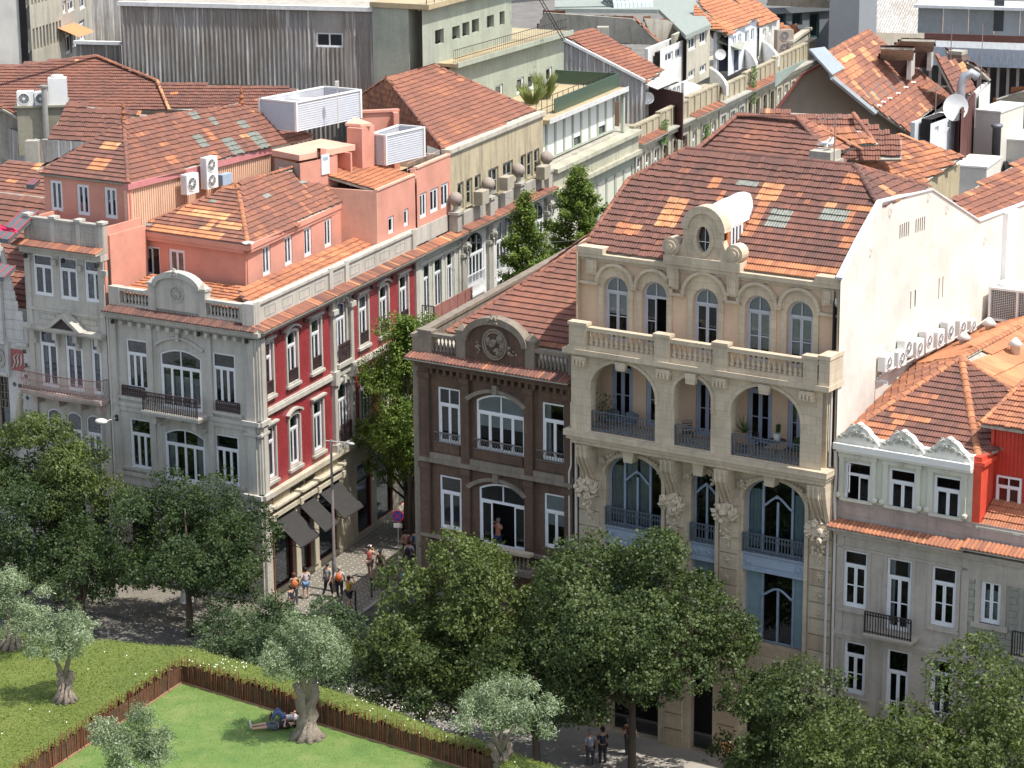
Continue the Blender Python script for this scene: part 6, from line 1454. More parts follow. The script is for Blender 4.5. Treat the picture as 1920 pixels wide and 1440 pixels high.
def greentop():
    th=thing('stepped_green_building','stepped olive-grey building with dark window openings and railed roof terraces','building',R,45,5)
    GG=plaster('olive_grey_render',(.36,.39,.31),.35,.45,stain=(.2,.19,.15))
    f,L=seg(900,203,1056,152,17.85); z1=20.9
    w=Wall(th,f,[(-4,17.8),(L,17.8),(L,z1),(-4,z1)],GG,depth=.2)
    for a in ((929,183,943,156),(969,178,982,143),(990,170,1002,137),(1024,155,1035,124)):
        u0,z0=f.F(a[0],a[1]);u1,zz=f.F(a[2],a[3]); w.win((u0+u1)/2,z0,u1-u0,zz-z0,1,tr=0,curt='blindlong' if a[0]<960 else ('blind' if a[0]<1000 else None),rec=.08)
    w.build(); b=MB(f); b.box(-4,L+.3,-.5,5.5,z1,z1+.2); b.build('terrace_slab',plaster('ochre_weathered_slab',(.44,.36,.22),.5,.3),th)
    b=MB(f); b.box(-4,L+.35,-.6,-.5,z1-.02,z1+.28); b.box(L,L+.2,.05,9,17.8,z1); b.build('slab_edge',GG,th)
    r=MB(f)
    for zz in (z1+.5,z1+1.0): r.tube((-4,-.3,zz),(L,-.3,zz),.022,4)
    for i in range(60): r.tube((-4+i*(L+4)/60,-.3,z1+.2),(-4+i*(L+4)/60,-.3,z1+1.0),.012,3)
    r.build('terrace_railing',IRON,th)
    g,L2=seg(800,124,957,77,z1+.2); z2=z1+3.6
    w=Wall(th,g,[(-.5,z1),(L2,z1),(L2,z2),(-.5,z2)],GG,depth=.25)
    for a in ((816,85,832,53),(848,76,862,47),(867,70,880,40),(885,63,898,34),(913,54,926,27),(937,48,946,20)):
        u0,z0=g.F(a[0],a[1]);u1,zz=g.F(a[2],a[3]); w.hole([(u0,z0),(u1,z0),(u1,zz),(u0,zz)]); MB(g).box((u0+u1)/2-.03,(u0+u1)/2+.03,.12,.16,z0,zz).build('glazing_bar',DARKW,th)
    w.build(); MB(g).box(-.5,L2,.9,3.3,z1-2,z2).build('core',GG,th); b=MB(g); b.box(-.6,L2+.3,-.5,3.4,z2,z2+.3); b.build('roof_slab',plaster('ochre_weathered_slab',(.44,.36,.22),.5,.3),th)
    MB(g).box(L2,L2+.2,0,9,z1,z2).build('side_wall',GG,th)
    r=MB(g)
    for zz in (z2+.8,z2+1.3): r.tube((-.5,-.3,zz),(L2,-.3,zz),.025,4)
    for i in range(12): r.tube((-.5+i*(L2+.5)/12,-.3,z2+.3),(-.5+i*(L2+.5)/12,-.3,z2+1.3),.025,4)
    # leaning lattice ladder
    a=g.W(L2-.3,-.6,z2+1.2); c=g.W(L2+2.0,-3.0,z1+.2)
    for s in (-.2,.2): r.fr=g; r.tube((L2-.5+s,-.6,z2+2),(L2+1.6+s,-3.0,z1+.2),.03,4)
    for i in range(16): t=i/16; r.tube((L2-.7+2.1*t,-.6-2.4*t,z2+2-(z2-z1+1.8)*t),(L2-.3+2.1*t,-.6-2.4*t,z2+2-(z2-z1+1.8)*t),.02,3)
    r.build('railing_and_ladder',IRON,th); return th
greentop()
def rowhouses():
    cols=[(.50,.47,.38),(.38,.35,.28),(.46,.43,.33),(.40,.39,.33),(.44,.40,.30),(.50,.45,.34)]
    us=[52.4,57.5,63.5,70,76.5,84,95]; labs=['with three tall white windows beside the shuttered green building','with brown arched shutters, second along the terrace','with white sash windows, third along the street terrace','of grey stone with creeper on its front','with dark shutters, fifth along the street terrace','at the far end with arched attic openings']
    for k in range(6):
        a,c=us[k],us[k+1]; th=thing('terrace_house','weathered stone terraced house '+labs[k],'house',R,a,group='terraced houses down the side street')
        m=plaster('terrace_stone_%d'%k,cols[k],.4,.55); w=Wall(th,R,[(a,0),(c,0),(c,13.9),(a,13.9)],m,depth=.2,room=.8); n=3 if c-a<7 else 4
        if k==5:n=6
        for i in range(n):
            u=a+(c-a)*(i+.5)/n; mm=[WHITE,flat('brown_shutter',(.16,.09,.06),.7),WHITE,WHITE,DARKW,WHITE][k]
            for zb in (10.2,6.3): w.win(u,zb,.95,2.7,2,tr=.25,rise=.2 if k in(1,2) else 0,mat=mm,rec=.1,bars=1 if k>2 else 0)
            q=MB(R); q.ring([(u-.7,10.1),(u+.7,10.1),(u+.7,13.15),(u-.7,13.15)],[(u-.47,10.2),(u+.47,10.2),(u+.47,12.95),(u-.47,12.95)],-.08,0); q.build('window_surround',m,th)
        w.build(); b=MB(R); b.box(a,c,-.35,.0,13.6,13.9); b.box(a,c,-.1,0,9.6,9.8); b.box(a,a+.25,-.12,0,0,13.6); b.build('cornice',m,th)
        zt=15.0+.15*(k%3); b=MB(R); b.box(a,c,.05,.3,13.9,zt); b.box(a,c,0.0,.36,zt,zt+.12); nn=int((c-a)/1.1)
        for i in range(nn+1): b.box(a+(c-a-.2)*i/nn,a+(c-a-.2)*i/nn+.2,-.02,.05,13.95,zt)
        b.build('parapet',plaster('lichen_parapet',(.42,.37,.26),.55,.6),th)
        if k in(0,2,4): eaveledge(th,R,a,c,-.6,.05,14.15,seed=90+k,tone=.55,mat_w=.25)
        else: MB(R).box(a,c,-.5,.05,13.9,14.0).build('ledge',STONE2,th)
        MB(R).box(a,c,.4,8,0,13.95).build('body',m,th)
rowhouses()
def creeper(lb,f,u,v,z,w_,h_,seed,n=260):
    th=thing('wall_creeper',lb,'plant',f,u,v,z,group='creepers on the terrace fronts'); rnd=random.Random(seed); b=MB()
    for i in range(n):
        x=rnd.gauss(0,w_*.4); zz=rnd.uniform(0,h_); s=rnd.uniform(.07,.14); y=-rnd.uniform(.02,.3); a=rnd.uniform(0,3.1)
        b.add([(x,y,zz),(x+s*math.cos(a),y-.03,zz+s*math.sin(a)),(x+s*1.2,y-.1,zz+s*1.3),(x-s*math.sin(a),y-.03,zz+s*math.cos(a))],[(0,1,2,3)])
    b.build('leaves',flat('creeper_leaf',(.09,.15,.04),.7,var=.4),th)
for x,y,h_,lb in ((1405,195,3.4,'green creeper hanging on the stone front far along the terrace'),(1318,270,1.6,'creeper tuft low on the terrace front, near the roof hip'),(1238,272,2,'creeper tuft on the second terrace house, near the ridge end')):
    u,z=R.F(x,y); creeper(lb,R,u,-.1,z,.6,h_*.8,int(x))
# ------------------------------------------------------------ farther roofs and blocks; walls are raised under the roof edges they carry
RD_=Vector((math.cos(R_(67.5)),math.sin(R_(67.5)),0))
def perpz(x,y,P,d=RD_,lo=8,hi=30):
    "level at which pixel x,y lies straight across from P"
    f=lambda z:(PZ(x,y,z)-P).dot(d)
    for _ in range(60):
        m=(lo+hi)/2
        if f(lo)*f(m)<=0: hi=m
        else: lo=m
    return m
def VW(th,x1,y1,x2,y2,z,drop,mat,wins=(),wmat=None,thick=.25,name='wall',cols=2,tr=0,bars=0,rec=.1):
    f,L=seg(x1,y1,x2,y2,z); w=Wall(th,f,[(0,z-drop),(L,z-drop),(L,z),(0,z)],mat,depth=.15,room=.6,name=name,back=bool(wins))
    for a in wins:
        u0,z0=f.F(a[0],a[1]);u1,zz=f.F(a[2],a[3])
        if u1-u0>.15 and zz-z0>.15 and u0>0 and u1<L and z0>z-drop: w.win((u0+u1)/2,z0,u1-u0,zz-z0,cols,tr=tr,bars=bars,mat=wmat,rec=rec)
    w.build(); MB(f).box(0,L,.9 if wins else .16,thick+.9 if wins else thick+.16,z-drop,z-.01).build('wall_core',mat,th); return f,L
def RP(*a): return [PZ(x,y,z) for x,y,z in a]
def T_(name,label,cat,x,y,z,group=None): q=PZ(x,y,z); return thing(name,label,cat,Fr(q.x,q.y,0),0,0,0,group=group)
GREYC=corr('grey_fibre_cement',(.30,.285,.265),(.17,.16,.15)); LC=corr('pale_corrugated_sheet',(.45,.44,.42),(.34,.33,.31))
th=T_('tiled_roof_house','long brown tiled hip roof below the corrugated warehouse wall, with pale hip line','house',150,200,19)
roof(th,(lambda q:[q[0],q[1],q[3],q[2],q[4]])(RQ((-40,205,18.7),(318,208,18.7),(180,105,21.1),(295,152),(-40,128))),0,base=.36,spread=.06,patch=1,seed=101,w=.24)
roof(th,RP((318,208,18.7),(540,212,18.7),(560,170,19.6),(295,152,20.1)),0,base=.3,spread=.06,patch=1,seed=102)
caps(th,PZ(318,208,18.75),PZ(295,152,20.05),.9); caps(th,PZ(295,152,20.05),PZ(180,105,21.15),.55); caps(th,PZ(180,105,21.15),PZ(-40,135,20.75),.3)
VW(th,-40,205,540,214,18.6,3,CONC)
th=T_('lower_tiled_roof','lower brown tiled hip roof between the rooftop machines and the iron ridge cresting','house',180,240,18)
roof(th,RP((90,258,17.9),(190,264,17.9),(240,230,18.7),(310,213,19.4),(130,199,19.4)),0,base=.3,spread=.07,patch=2,seed=103); VW(th,75,262,200,268,17.8,3,LC)
roof(th,RP((-30,196,18.9),(34,215,18.5),(75,255,17.6),(40,150,19.6),(-30,140,20.2)),0,base=.5,spread=.15,patch=5,seed=104)
f,L=seg(-20,222,78,262,17.6); corrug(th,f,0,L,12.5,17.5,LC,.25,.05); f,L=seg(75,265,178,272,17.4); corrug(th,f,0,L,13.5,17.3,LC,.25,.04)
MB(seg(50,262,72,262,17.8)[0]).box(0,.75,-.5,.2,14,17.8).build('chimney',CONC,th)
th=T_('machine_plinth','concrete roof box carrying rooftop machines at the left, beside a grey flue pipe','roof hut',80,230,19)
f,L=seg(31,199,120,197,19.4); b=MB(f); b.box(0,L,0,2.6,16.5,19.3); b.box(-.1,L+.15,-.15,2.8,19.3,19.42); b.build('concrete_box',plaster('olive_concrete',(.30,.28,.21),.4,.4),th)
u,z=f.F(82,160,-.4); MB(f).lathe([(.17,16.5),(.17,z-.15),(.24,z-.1),(.24,z)],(u,-.35,0),10).build('flue_pipe',flat('grey_flue',(.3,.29,.27),.6),th)
for x,w_,h_,fn,lb in ((52,.95,.8,1,'squat white machine at the left of the concrete roof box'),(82,.8,.75,1,'white machine behind the flue pipe on the roof box'),(112,1.05,1.55,2,'tall white machine with round top fan on the roof box')):
    q=f.I@PZ(x,190,19.42); acunit(lb,f,q.x,.7,19.42,w_,h_,.7,fans=0 if fn==2 else 1,group='machines on the concrete roof box')
    if fn==2: t2=MB(f); t2.lathe([(.36,0),(.36,.12),(.3,.14)],(q.x,.4,20.97),14); t2.build('fan_hood',ACW,th)
# warehouse
th=T_('corrugated_warehouse','huge windowless warehouse wall of weathered grey corrugated sheets with one small window','warehouse',480,100,20)
Z0=24.2; f,L=seg(225,10,727,22,Z0); u1,z1=f.F(592,88);u2,z2=f.F(643,62)
corrug(th,f,0,u1,10,Z0,GREYC,.28,.06); corrug(th,f,u2,L,10,Z0,GREYC,.28,.06); corrug(th,f,u1,u2,10,z1,GREYC,.28,.06); MB(f).box(u1,u2,.0,.1,z2,Z0).build('concrete_panel',plaster('stained_panel',(.33,.31,.27),.3,.6),th)
window(th,f,(u1+u2)/2,z1,u2-u1,z2-z1,2,tr=0,rec=.06,t=.06); MB(f).box(u1,u2,.5,.6,z1,z2).build('room_lining',ROOM,th)
g,L2=seg(735,22,796,20,Z0); corrug(th,g,0,L2,10,Z0,GREYC,.28,.06)
b=MB(f); b.box(L-.15,L+.2,-.15,.1,10,Z0); b.build('corner_strip',flat('white_corner_strip',(.66,.66,.63),.6),th)
b=MB(f); b.box(-.1,L+.1,-.2,.2,Z0,Z0+.25); b.build('roof_trim',flat('flaky_white_trim',(.62,.62,.60),.6),th); MB(g).box(0,L2,-.2,.2,Z0,Z0+.25).build('roof_trim',flat('flaky_white_trim',(.6,.6,.6)),th)
MB(f).box(0,L,.2,14,Z0-.4,Z0-.2).build('flat_roof',CONC,th)
h,L3=seg(142,82,226,84,21.4); corrug(th,h,0,L3,10,21.4,GREYC,.28,.06); MB(h).box(-.1,L3+.1,-.2,.2,21.4,21.6).build('roof_trim',flat('flaky_white_trim',(.6,.6,.6)),th)
i_,L4=seg(172,-10,222,-12,24.4); corrug(th,i_,0,L4,20,24.6,LC,.6,.1)
for k in range(3):
    uu=[.5,2.0,3.4][k]; MB(f).box(u1*.42,u1*.72,-.075,-.07,18+k*.0,19.6).build('faded_sheet',corr('brown_stained_sheet',(.24,.19,.15),(.16,.13,.11)),th) if k==0 else None
th=T_('office_tower','pale concrete office block with rows of recessed openings at the top left corner','building',60,100,18)
VW(th,-30,-80,50,-82,26.2,16,plaster('ribbed_pale_render',(.55,.53,.49),.1,.15))
f,L=seg(50,-80,112,-95,26.2); w=Wall(th,f,[(0,8),(L,8),(L,26.2),(0,26.2)],plaster('yellowed_concrete',(.44,.41,.33),.4,.4),depth=.35,room=.5)
for k in range(6):
    zt=25-k*2.9
    for j in range(9): a=.3+j*(L-.5)/9; w.hole([(a,zt-1.9),(a+(L-.5)/9-.22,zt-1.9),(a+(L-.5)/9-.22,zt-.5),(a,zt-.5)])
w.build()
th=T_('balcony_block','narrow dark fronted block with small orange canopy beside the pale office tower','building',140,60,18)
f,L=seg(110,-20,170,-50,23.6); w=Wall(th,f,[(0,8),(L,8),(L,23.6),(0,23.6)],CONC,depth=.3)
for a in ((112,110,120,60),(124,105,133,55),(136,92,146,50),(113,30,124,0),(128,25,140,-8),(150,80,158,35),(150,20,160,-20)):
    u0,z0=f.F(a[0],a[1]);u1_,zz=f.F(a[2],a[3]); w.win((u0+u1_)/2,z0,u1_-u0,zz-z0,2,tr=.2,rec=.12)
w.build(); P=f.F(108,58); c_=f.F(140,48); MB(f).add([(P[0],-1.4,P[1]-.4),(c_[0],-1.4,c_[1]-.4),(c_[0],0,c_[1]+.2),(P[0],0,P[1]+.2)],[(0,1,2,3)]).build('canopy',flat('orange_canopy',(.6,.24,.1),.7),th)
# red roofed gable house
th=T_('gabled_tile_house','house with rust red sloping roof, skylight and grey corrugated gable side','house',1150,150,17)
ze=16.9; E=PZ(1240,137,ze); Wst=PZ(1210,152,ze); zt=perpz(1115,49,E); zt2=perpz(1050,68,Wst)
roof(th,[Wst,E,PZ(1115,49,zt),PZ(1050,68,zt2)],0,base=.52,spread=.06,patch=1,seed=111,glass=[(PZ(1112,80,19.5),1.6,.9)])
f=FrPQ(PZ(1050,70,zt2),Wst); L=(Wst-PZ(1050,70,zt2)); L=Vector((L.x,L.y)).length; m=corr('blue_grey_corrugated',(.40,.40,.41),(.33,.33,.34)); corrug(th,f,0,L,12,ze,m,.3,.05,ztop=lambda u:zt2+(ze-zt2)*u/L-.1)
b=MB(f); b.add([(0,-.15,zt2-.1),(L,-.15,ze-.1),(L,-.15,ze+.1),(0,-.15,zt2+.1),(0,.1,zt2-.1),(L,.1,ze-.1),(L,.1,ze+.1),(0,.1,zt2+.1)],[(0,1,2,3),(3,2,6,7),(7,6,5,4)]); b.build('verge_board',flat('white_verge',(.66,.66,.66),.6),th)
MB(f).box(.0,L*.75,-1.2,-1.1,12,15.6).build('rusty_screen',plaster('rust_stained_wall',(.25,.16,.11),.5,.4),th)
zz=ze-.2; bmesh_face(th,'awning',RP((1205,156,zz),(1233,167,zz-.3),(1272,150,zz-.3),(1243,138,zz)),flat('pale_awning',(.62,.57,.52),.7),.06)
VW(th,1234,170,1290,148,15.9,1.6,flat('white_veranda',(.66,.67,.66),.5),wins=[(1237+i*8,198-i*3,1243+i*8,172-i*3) for i in range(6)],cols=1)
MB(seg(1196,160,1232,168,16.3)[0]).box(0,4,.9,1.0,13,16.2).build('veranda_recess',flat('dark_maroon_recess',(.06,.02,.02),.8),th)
th=T_('satellite_dish','small round dish in the dark veranda corner of the corrugated gable house','satellite dish',1215,184,15.5); q=PZ(1215,184,15.7); dishparts(th,Fr(q.x,q.y,0),0,0,q.z,.42,-10)
th=T_('skylit_roof','brick red hipped roof with two slopes behind the corrugated gable house','house',1150,60,18)
roof(th,RP((1005,62,18.2),(1175,86,17.6),(1242,85,17.6),(1187,31,19.6),(1018,27,19.8)),0,base=.55,spread=.06,patch=1,seed=112,lift=.05)
roof(th,RP((1242,85,17.6),(1292,68,17.6),(1268,40,19.2),(1187,31,19.6)),0,base=.58,spread=.06,patch=1,seed=113); caps(th,PZ(1242,85,17.65),PZ(1187,31,19.65),.6)
VW(th,1000,64,1176,90,17.6,3,plaster('dark_dirty_wall',(.16,.13,.1),.5,.5)); MB(seg(1120,50,1135,50,19.6)[0]).box(0,.8,-.4,.4,17,19.6).build('chimney',CONC,th)
def attic(lb,x1,y1,x2,y2,z,drop,mat,wins,grp='attic houses above the terrace',**k):
    th=T_('attic_house',lb,'house',(x1+x2)/2,y1,z,group=grp); VW(th,x1,y1,x2,y2,z,drop,mat,wins,**k); return th
CR=plaster('aged_cream',(.50,.47,.38),.3,.4); WT=plaster('white_lime_wall',(.66,.66,.63),.1,.25)
th=attic('white attic house with two narrow double windows and flower boxes',1238,92,1288,72,18.4,3.4,WT,[(1247,120,1262,95),(1266,112,1278,88)])
th=attic('cream panelled attic house with tall paired windows, flat grey roof',1288,66,1331,46,18.8,3.8,CR,[(1291,97,1305,66),(1312,86,1325,55),(1291,150,1303,128),(1312,140,1324,118)])
bmesh_face(th,'flat_roof',RP((1286,66,18.95),(1333,45,18.95),(1310,14,18.95),(1235,17,18.95)),flat('grey_green_felt',(.27,.30,.27),.8,var=.1),.3)
th=T_('roof_shed','grey green flat roof with curved ribbed skylight at the top, behind the brick roofs','building',1200,20,19); bmesh_face(th,'flat_roof',RP((1040,16,18.8),(1232,18,18.8),(1330,14,18.8),(1300,-20,18.8),(1040,-20,18.8)),flat('grey_green_felt',(.27,.3,.27),.8),.3)
f,L=seg(1150,12,1225,10,18.9); b=MB(f)
for i in range(10): b.add([(L*i/10,2.2*math.cos(math.pi*j/8)+2,18.8+.9*math.sin(math.pi*j/8)) for j in range(9)]+[(L*(i+.92)/10,2.2*math.cos(math.pi*j/8)+2,18.8+.9*math.sin(math.pi*j/8)) for j in range(9)],[(j,j+1,10+j,9+j) for j in range(8)])
b.build('curved_skylight',flat('milky_skylight',(.40,.47,.47),.4),th)
b=MB(f); b.limb([(-8,1,19.5),(-5,.9,19.7),(-1,.6,19.7),(1.2,.5,19.4)],[.3]*4,8); b.build('silver_duct',flat('silver_duct',(.6,.6,.62),.35,.5),th)
th=attic('white attic house beneath the bright orange roof, with slim windows',1366,62,1422,36,17.8,3.2,flat('cool_white_wall',(.64,.67,.72),.7),[(1374,92,1380,66),(1384,88,1390,62),(1397,84,1404,56),(1408,80,1414,52)],cols=1)
roof(th,RP((1366,62,17.9),(1424,34,17.9),(1372,-6,19.7),(1302,6,19.7)),0,base=.72,spread=.07,patch=0,seed=114); roof(th,RP((1300,46,18.4),(1366,62,17.9),(1302,6,19.7)),0,base=.75,spread=.06,patch=0,seed=115)
roof(th,RP((1332,74,17.2),(1366,78,17.0),(1372,66,17.2),(1332,48,18.2)),0,base=.45,seed=116)
th=attic('cream attic house under the farther orange roof with oblong windows',1424,52,1462,36,17.2,2.6,WT,[(1430,70,1436,52),(1442,66,1447,48)],cols=1); roof(th,RP((1424,50,17.3),(1460,36,17.3),(1400,-14,19.4),(1372,-6,19.4)),0,base=.7,spread=.08,patch=0,seed=117)
roof(th,RP((1458,70,15.6),(1486,72,15.4),(1512,52,15.8),(1458,44,16.8)),0,base=.75,spread=.06,patch=0,seed=118)
th=T_('terrace_awning','grey ribbed awning over dark washing on the terrace roof','awning',1370,85,18); bmesh_face(th,'ribbed_awning',RP((1347,77,17.2),(1391,94,16.4),(1398,80,16.6),(1360,66,17.4)),flat('khaki_awning',(.3,.31,.26),.7),.08)
f,L=seg(1352,95,1388,92,16.4); MB(f).box(0,L,.2,.3,14.8,16.3).build('dark_washing',flat('navy_cloth',(.04,.05,.08),.9),th)
th=T_('satellite_dish','white satellite dish standing on the terrace roof beside the dark washing','satellite dish',1350,102,16.5); q=PZ(1351,102,16.5); dishparts(th,Fr(q.x,q.y,0),0,0,q.z,.4,-8)
# parapet screens between the roof gardens
for k,(x1,y1,x2,y2,lb) in enumerate(((1282,155,1318,146,'curved white party screen nearest, left of the terrace dish'),(1331,128,1362,140,'curved white party screen below the cream attic house'),(1392,88,1417,98,'curved white party screen under the bright orange roof'),(1425,75,1458,88,'curved white party screen by the brown double machine'))):
    th=T_('party_screen',lb,'wall',x1,y1,16.5,group='curved party screens on the terrace roofs'); f,L=seg(x1,y1,x2,y2,16.1)
    MB(f).prism([(0,14.6),(L,14.6)]+[(L*(1-i/8),15.3+.8*math.cos((1-i/8)*math.pi/2)**.7) for i in range(9)],0,.2).build('screen',flat('bright_lime_wall',(.72,.72,.71),.8),th)
q=PZ(1466,98,15.0); acunit('rust brown machine with two fans stacked on the terrace roof',Fr(q.x,q.y,0),0,0,14.9,1.4,1.9,.6,fans=2,yaw=20,col=flat('taupe_casing',(.32,.26,.22),.6))
th=T_('end_balustrade','cream panelled parapet with red backing at the end of the terrace','wall',1500,60,17); f,L=seg(1484,78,1524,50,15.9); b=MB(f); b.box(0,L,0,.3,13.5,15.8); b.box(-.1,L+.1,-.15,.4,15.8,16.0); b.box(-.2,L+.3,-.5,0,13.9,14.1); b.build('parapet',CR,th); MB(f).box(-1.0,-.05,0,.3,13.4,15.3).build('red_panel',flat('dark_red_panel',(.25,.04,.04),.6),th)
# modern grey block
th=T_('modern_grey_block','modern blue-grey block with green-tinted windows and a plain tall stair tower','building',1530,60,20)
MG=flat('blue_grey_render',(.17,.185,.20),.7,var=.06); f,L=seg(1438,22,1558,14,17.5); GT=flat('green_tint_frame',(.05,.09,.085),.3)
w=Wall(th,f,[(0,2),(L,2),(L,17.5),(0,17.5)],MG,depth=.3,room=.6)
for a in ((1454,47,1474,24),(1485,48,1505,24),(1517,72,1537,24),(1454,95,1474,60),(1485,98,1505,60)):
    u0,z0=f.F(a[0],a[1]);u1_,zz=f.F(a[2],a[3]); w.win((u0+u1_)/2,z0,u1_-u0,zz-z0,1,tr=0,mat=GT,rec=.15); MB(f).box(u0,u1_,.22,.25,z0,zz).build('green_blind',flat('dark_teal_blind',(.04,.11,.10),.4),th)
w.build(); roof(th,RP((1438,14,17.9),(1558,8,17.9),(1540,-24,19.5),(1450,-24,19.5)),0,base=.66,spread=.05,patch=0,seed=119); MB(f).box(-.3,L+.1,-.3,0,17.3,17.8).build('eave',MG,th)
f,L=seg(1556,-16,1612,-14,19.5); MB(f).box(0,L,0,6,2,19.5).build('stair_tower',flat('mid_grey_render',(.23,.245,.26),.7,var=.05),th)
th=T_('corrugated_canopy','cream corrugated roof sheet behind the big gabled roof','roof',1650,40,18); f,L=seg(1612,60,1720,64,14); b=MB(f)
n=44; b.add([(L*i/n,q,(14 if q==0 else 17)+.05*(i%2)) for i in range(n+1) for q in (0,9)],[(2*i,2*i+2,2*i+3,2*i+1) for i in range(n)]); b.build('corrugated_sheet',LC,th)
th=T_('far_cream_block','low cream block with small dark windows at the very top right','building',1660,10,18); VW(th,1600,4,1740,2,15,8,plaster('far_cream',(.6,.53,.42),.1,.1),[(1620,20,1634,14),(1668,20,1680,14)],cols=1)
th=T_('far_sand_block','long sand coloured far roofline above the corrugated warehouse','building',500,0,18); VW(th,228,2,650,4,18.5,9,plaster('far_sand',(.6,.5,.36),.1,.1)); VW(th,640,-6,800,-4,21.5,3,WT)
# big gabled roof
def bigroof():
    th=T_('big_gabled_house','large rust tiled gable roof with brown rendered end wall, dormers and metal verge','house',1650,170,20)
    Rg=PZ(1550,103,23.6); zr=23.6; Rg2=PZ(1631,59,zr)
    za=perpz(1662,236,Rg,hi=23); lo=PZ(1662,236,za); sl=(Rg-lo)
    # plane through ridge and verge foot: other corners fall on it
    n=(Rg2-Rg).cross(lo-Rg).normalized(); 
    def on(x,y): d=ray(x,y); return O+d*((Rg-O).dot(n)/d.dot(n))
    gl=[]
    poly=[on(1745,277),on(1766,260),on(1722,226),on(1781,180),Rg2,Rg,on(1560,147)]
    roof(th,poly,0,base=.5,spread=.11,patch=4,seed=121,ptone=(.6,.95),patches=[(on(1585,120),3,1.6,.75),(on(1620,100),1.2,1,.85),(on(1590,112),2.5,.5,.98)])
    caps(th,Rg,Rg2,.7)
    bmesh_face(th,'metal_verge',[on(1517,102)+Vector((0,0,.3)),on(1546,98)+Vector((0,0,.3)),on(1584,136)+Vector((0,0,.25)),on(1561,149)+Vector((0,0,.25))],flat('ribbed_zinc',(.36,.40,.42),.45,.3),.1)
    b=MB(WORLD); a,c=on(1561,149),on(1641,215); b.tube(tuple(a+Vector((0,0,.1))),tuple(c+Vector((0,0,.1))),.16,5); b.build('verge_flashing',ZINC,th)
    BR=plaster('brown_grey_render',(.27,.215,.165),.2,.2,stain=(.16,.12,.09))
    f=FrPQ(Rg,on(1745,277)); L=(on(1745,277)-Rg); L=Vector((L.x,L.y)).length; ztop=on(1745,277).z
    pts=[(-6,10),(L,10),(L,ztop-.2),(0,Rg.z-.4),(-1.4,Rg.z-1.0),(-6,ztop-1.2)]
    w=Wall(th,f,pts,BR,v=.1,back=False); w.build(); MB(f).prism([(-6,10),(L,10),(L,ztop-.4),(0,Rg.z-.6),(-6,ztop-1.4)],.4,.6).build('wall_core',BR,th)
    b=MB(f); b.path([(-6,-.05,ztop-1.2),(-1.4,-.05,Rg.z-1.0),(0,-.05,Rg.z-.3)],.09,4); b.build('red_edge',flat('maroon_edge',(.2,.05,.04),.7),th)
    g=MB(f); A=f.F(1452,165);C=f.F(1512,112); g.prism([(A[0],f.F(1452,163)[1]),(A[0],f.F(1452,137)[1]),(C[0],f.F(1512,110)[1])],-.1,-.05); g.build('glazed_lean_to',flat('milky_green_glass',(.35,.42,.38),.3),th)
    # wall under right eaves
    VW(th,1727,232,1782,186,on(1781,180).z-.2,5,WT,[(1738,240,1745,222),(1752,228,1760,210),(1765,220,1772,203)],cols=2)
    # row of small roof windows
    for x,y in ((1632,186),(1640,179),(1652,172),(1668,163),(1683,152),(1697,143)):
        p=on(x,y); up_=(Rg-lo).normalized(); b=MB(WORLD); b.tube(tuple(p-up_*.45+Vector((0,0,.1))),tuple(p+up_*.45+Vector((0,0,.1))),.1,4); o=b.build('roof_window',flat('grey_lead_frame',(.32,.33,.34),.5),th)
        b=MB(WORLD); b.blob(tuple(p-up_*.65+Vector((0,0,.15))),.2,2,(1,1,.3)); b.build('mortar_patch',flat('white_mortar',(.7,.68,.62),.8),th)
    # dormers
    for (x1,y1,x2,y2,xf,yf) in ((1650,108,1712,110,1652,88),(1668,92,1750,94,1690,73)):
        zt=on((x1+x2)/2,y2+30).z+1.0; a,c=PZ(x1,y1,zt),PZ(x2,y2,zt); t1=PZ(xf,yf,zt+.9); t2=PZ(x2+3,yf+1,zt+.9)
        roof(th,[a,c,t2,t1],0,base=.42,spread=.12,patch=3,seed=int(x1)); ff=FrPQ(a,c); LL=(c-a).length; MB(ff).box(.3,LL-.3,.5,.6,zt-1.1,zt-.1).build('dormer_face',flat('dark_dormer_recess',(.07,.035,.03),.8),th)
        b=MB(ff); b.box(LL-.35,LL-.1,.1,.35,zt-1.2,zt-.1); b.box(LL-.2,LL-.1,.35,1.6,zt-1.1,zt+.2); b.build('dormer_post',flat('worn_white_post',(.5,.47,.43),.7),th)
    return on
on=bigroof()
def chimney(lb,x,y,z,w_,h,m,cap=True):
    q=PZ(x,y,z); th=thing('chimney',lb,'chimney',Fr(q.x,q.y,-33),0,0,q.z-.5); b=MB(); b.box(-w_/2,w_/2,-w_/2,w_/2,0,h); 
    if cap: b.box(-w_*.6,w_*.6,-w_*.6,w_*.6,h-.35,h-.2); b.box(-w_*.58,w_*.58,-w_*.58,w_*.58,-.0,.18)
    b.build('shaft',m,th); MB().box(-w_*.5,w_*.5,-w_*.5,w_*.5,h,h+.2).build('cap',CONC,th); return th
chimney('slim grey rendered chimney with antenna rod in front of the big gable roof',1672,250,18.6,.7,2.4,plaster('grey_chimney',(.25,.24,.23),.3,.4))
chimney('brick chimney stack near the large white dish',1793,178,19.5,.85,2.9,plaster('sooty_brick',(.20,.13,.10),.6,.4,bd=.03))
chimney('stubby mossy chimney where two gulls sit on the ridge',1546,316,22.9,1.0,1.1,CONC)
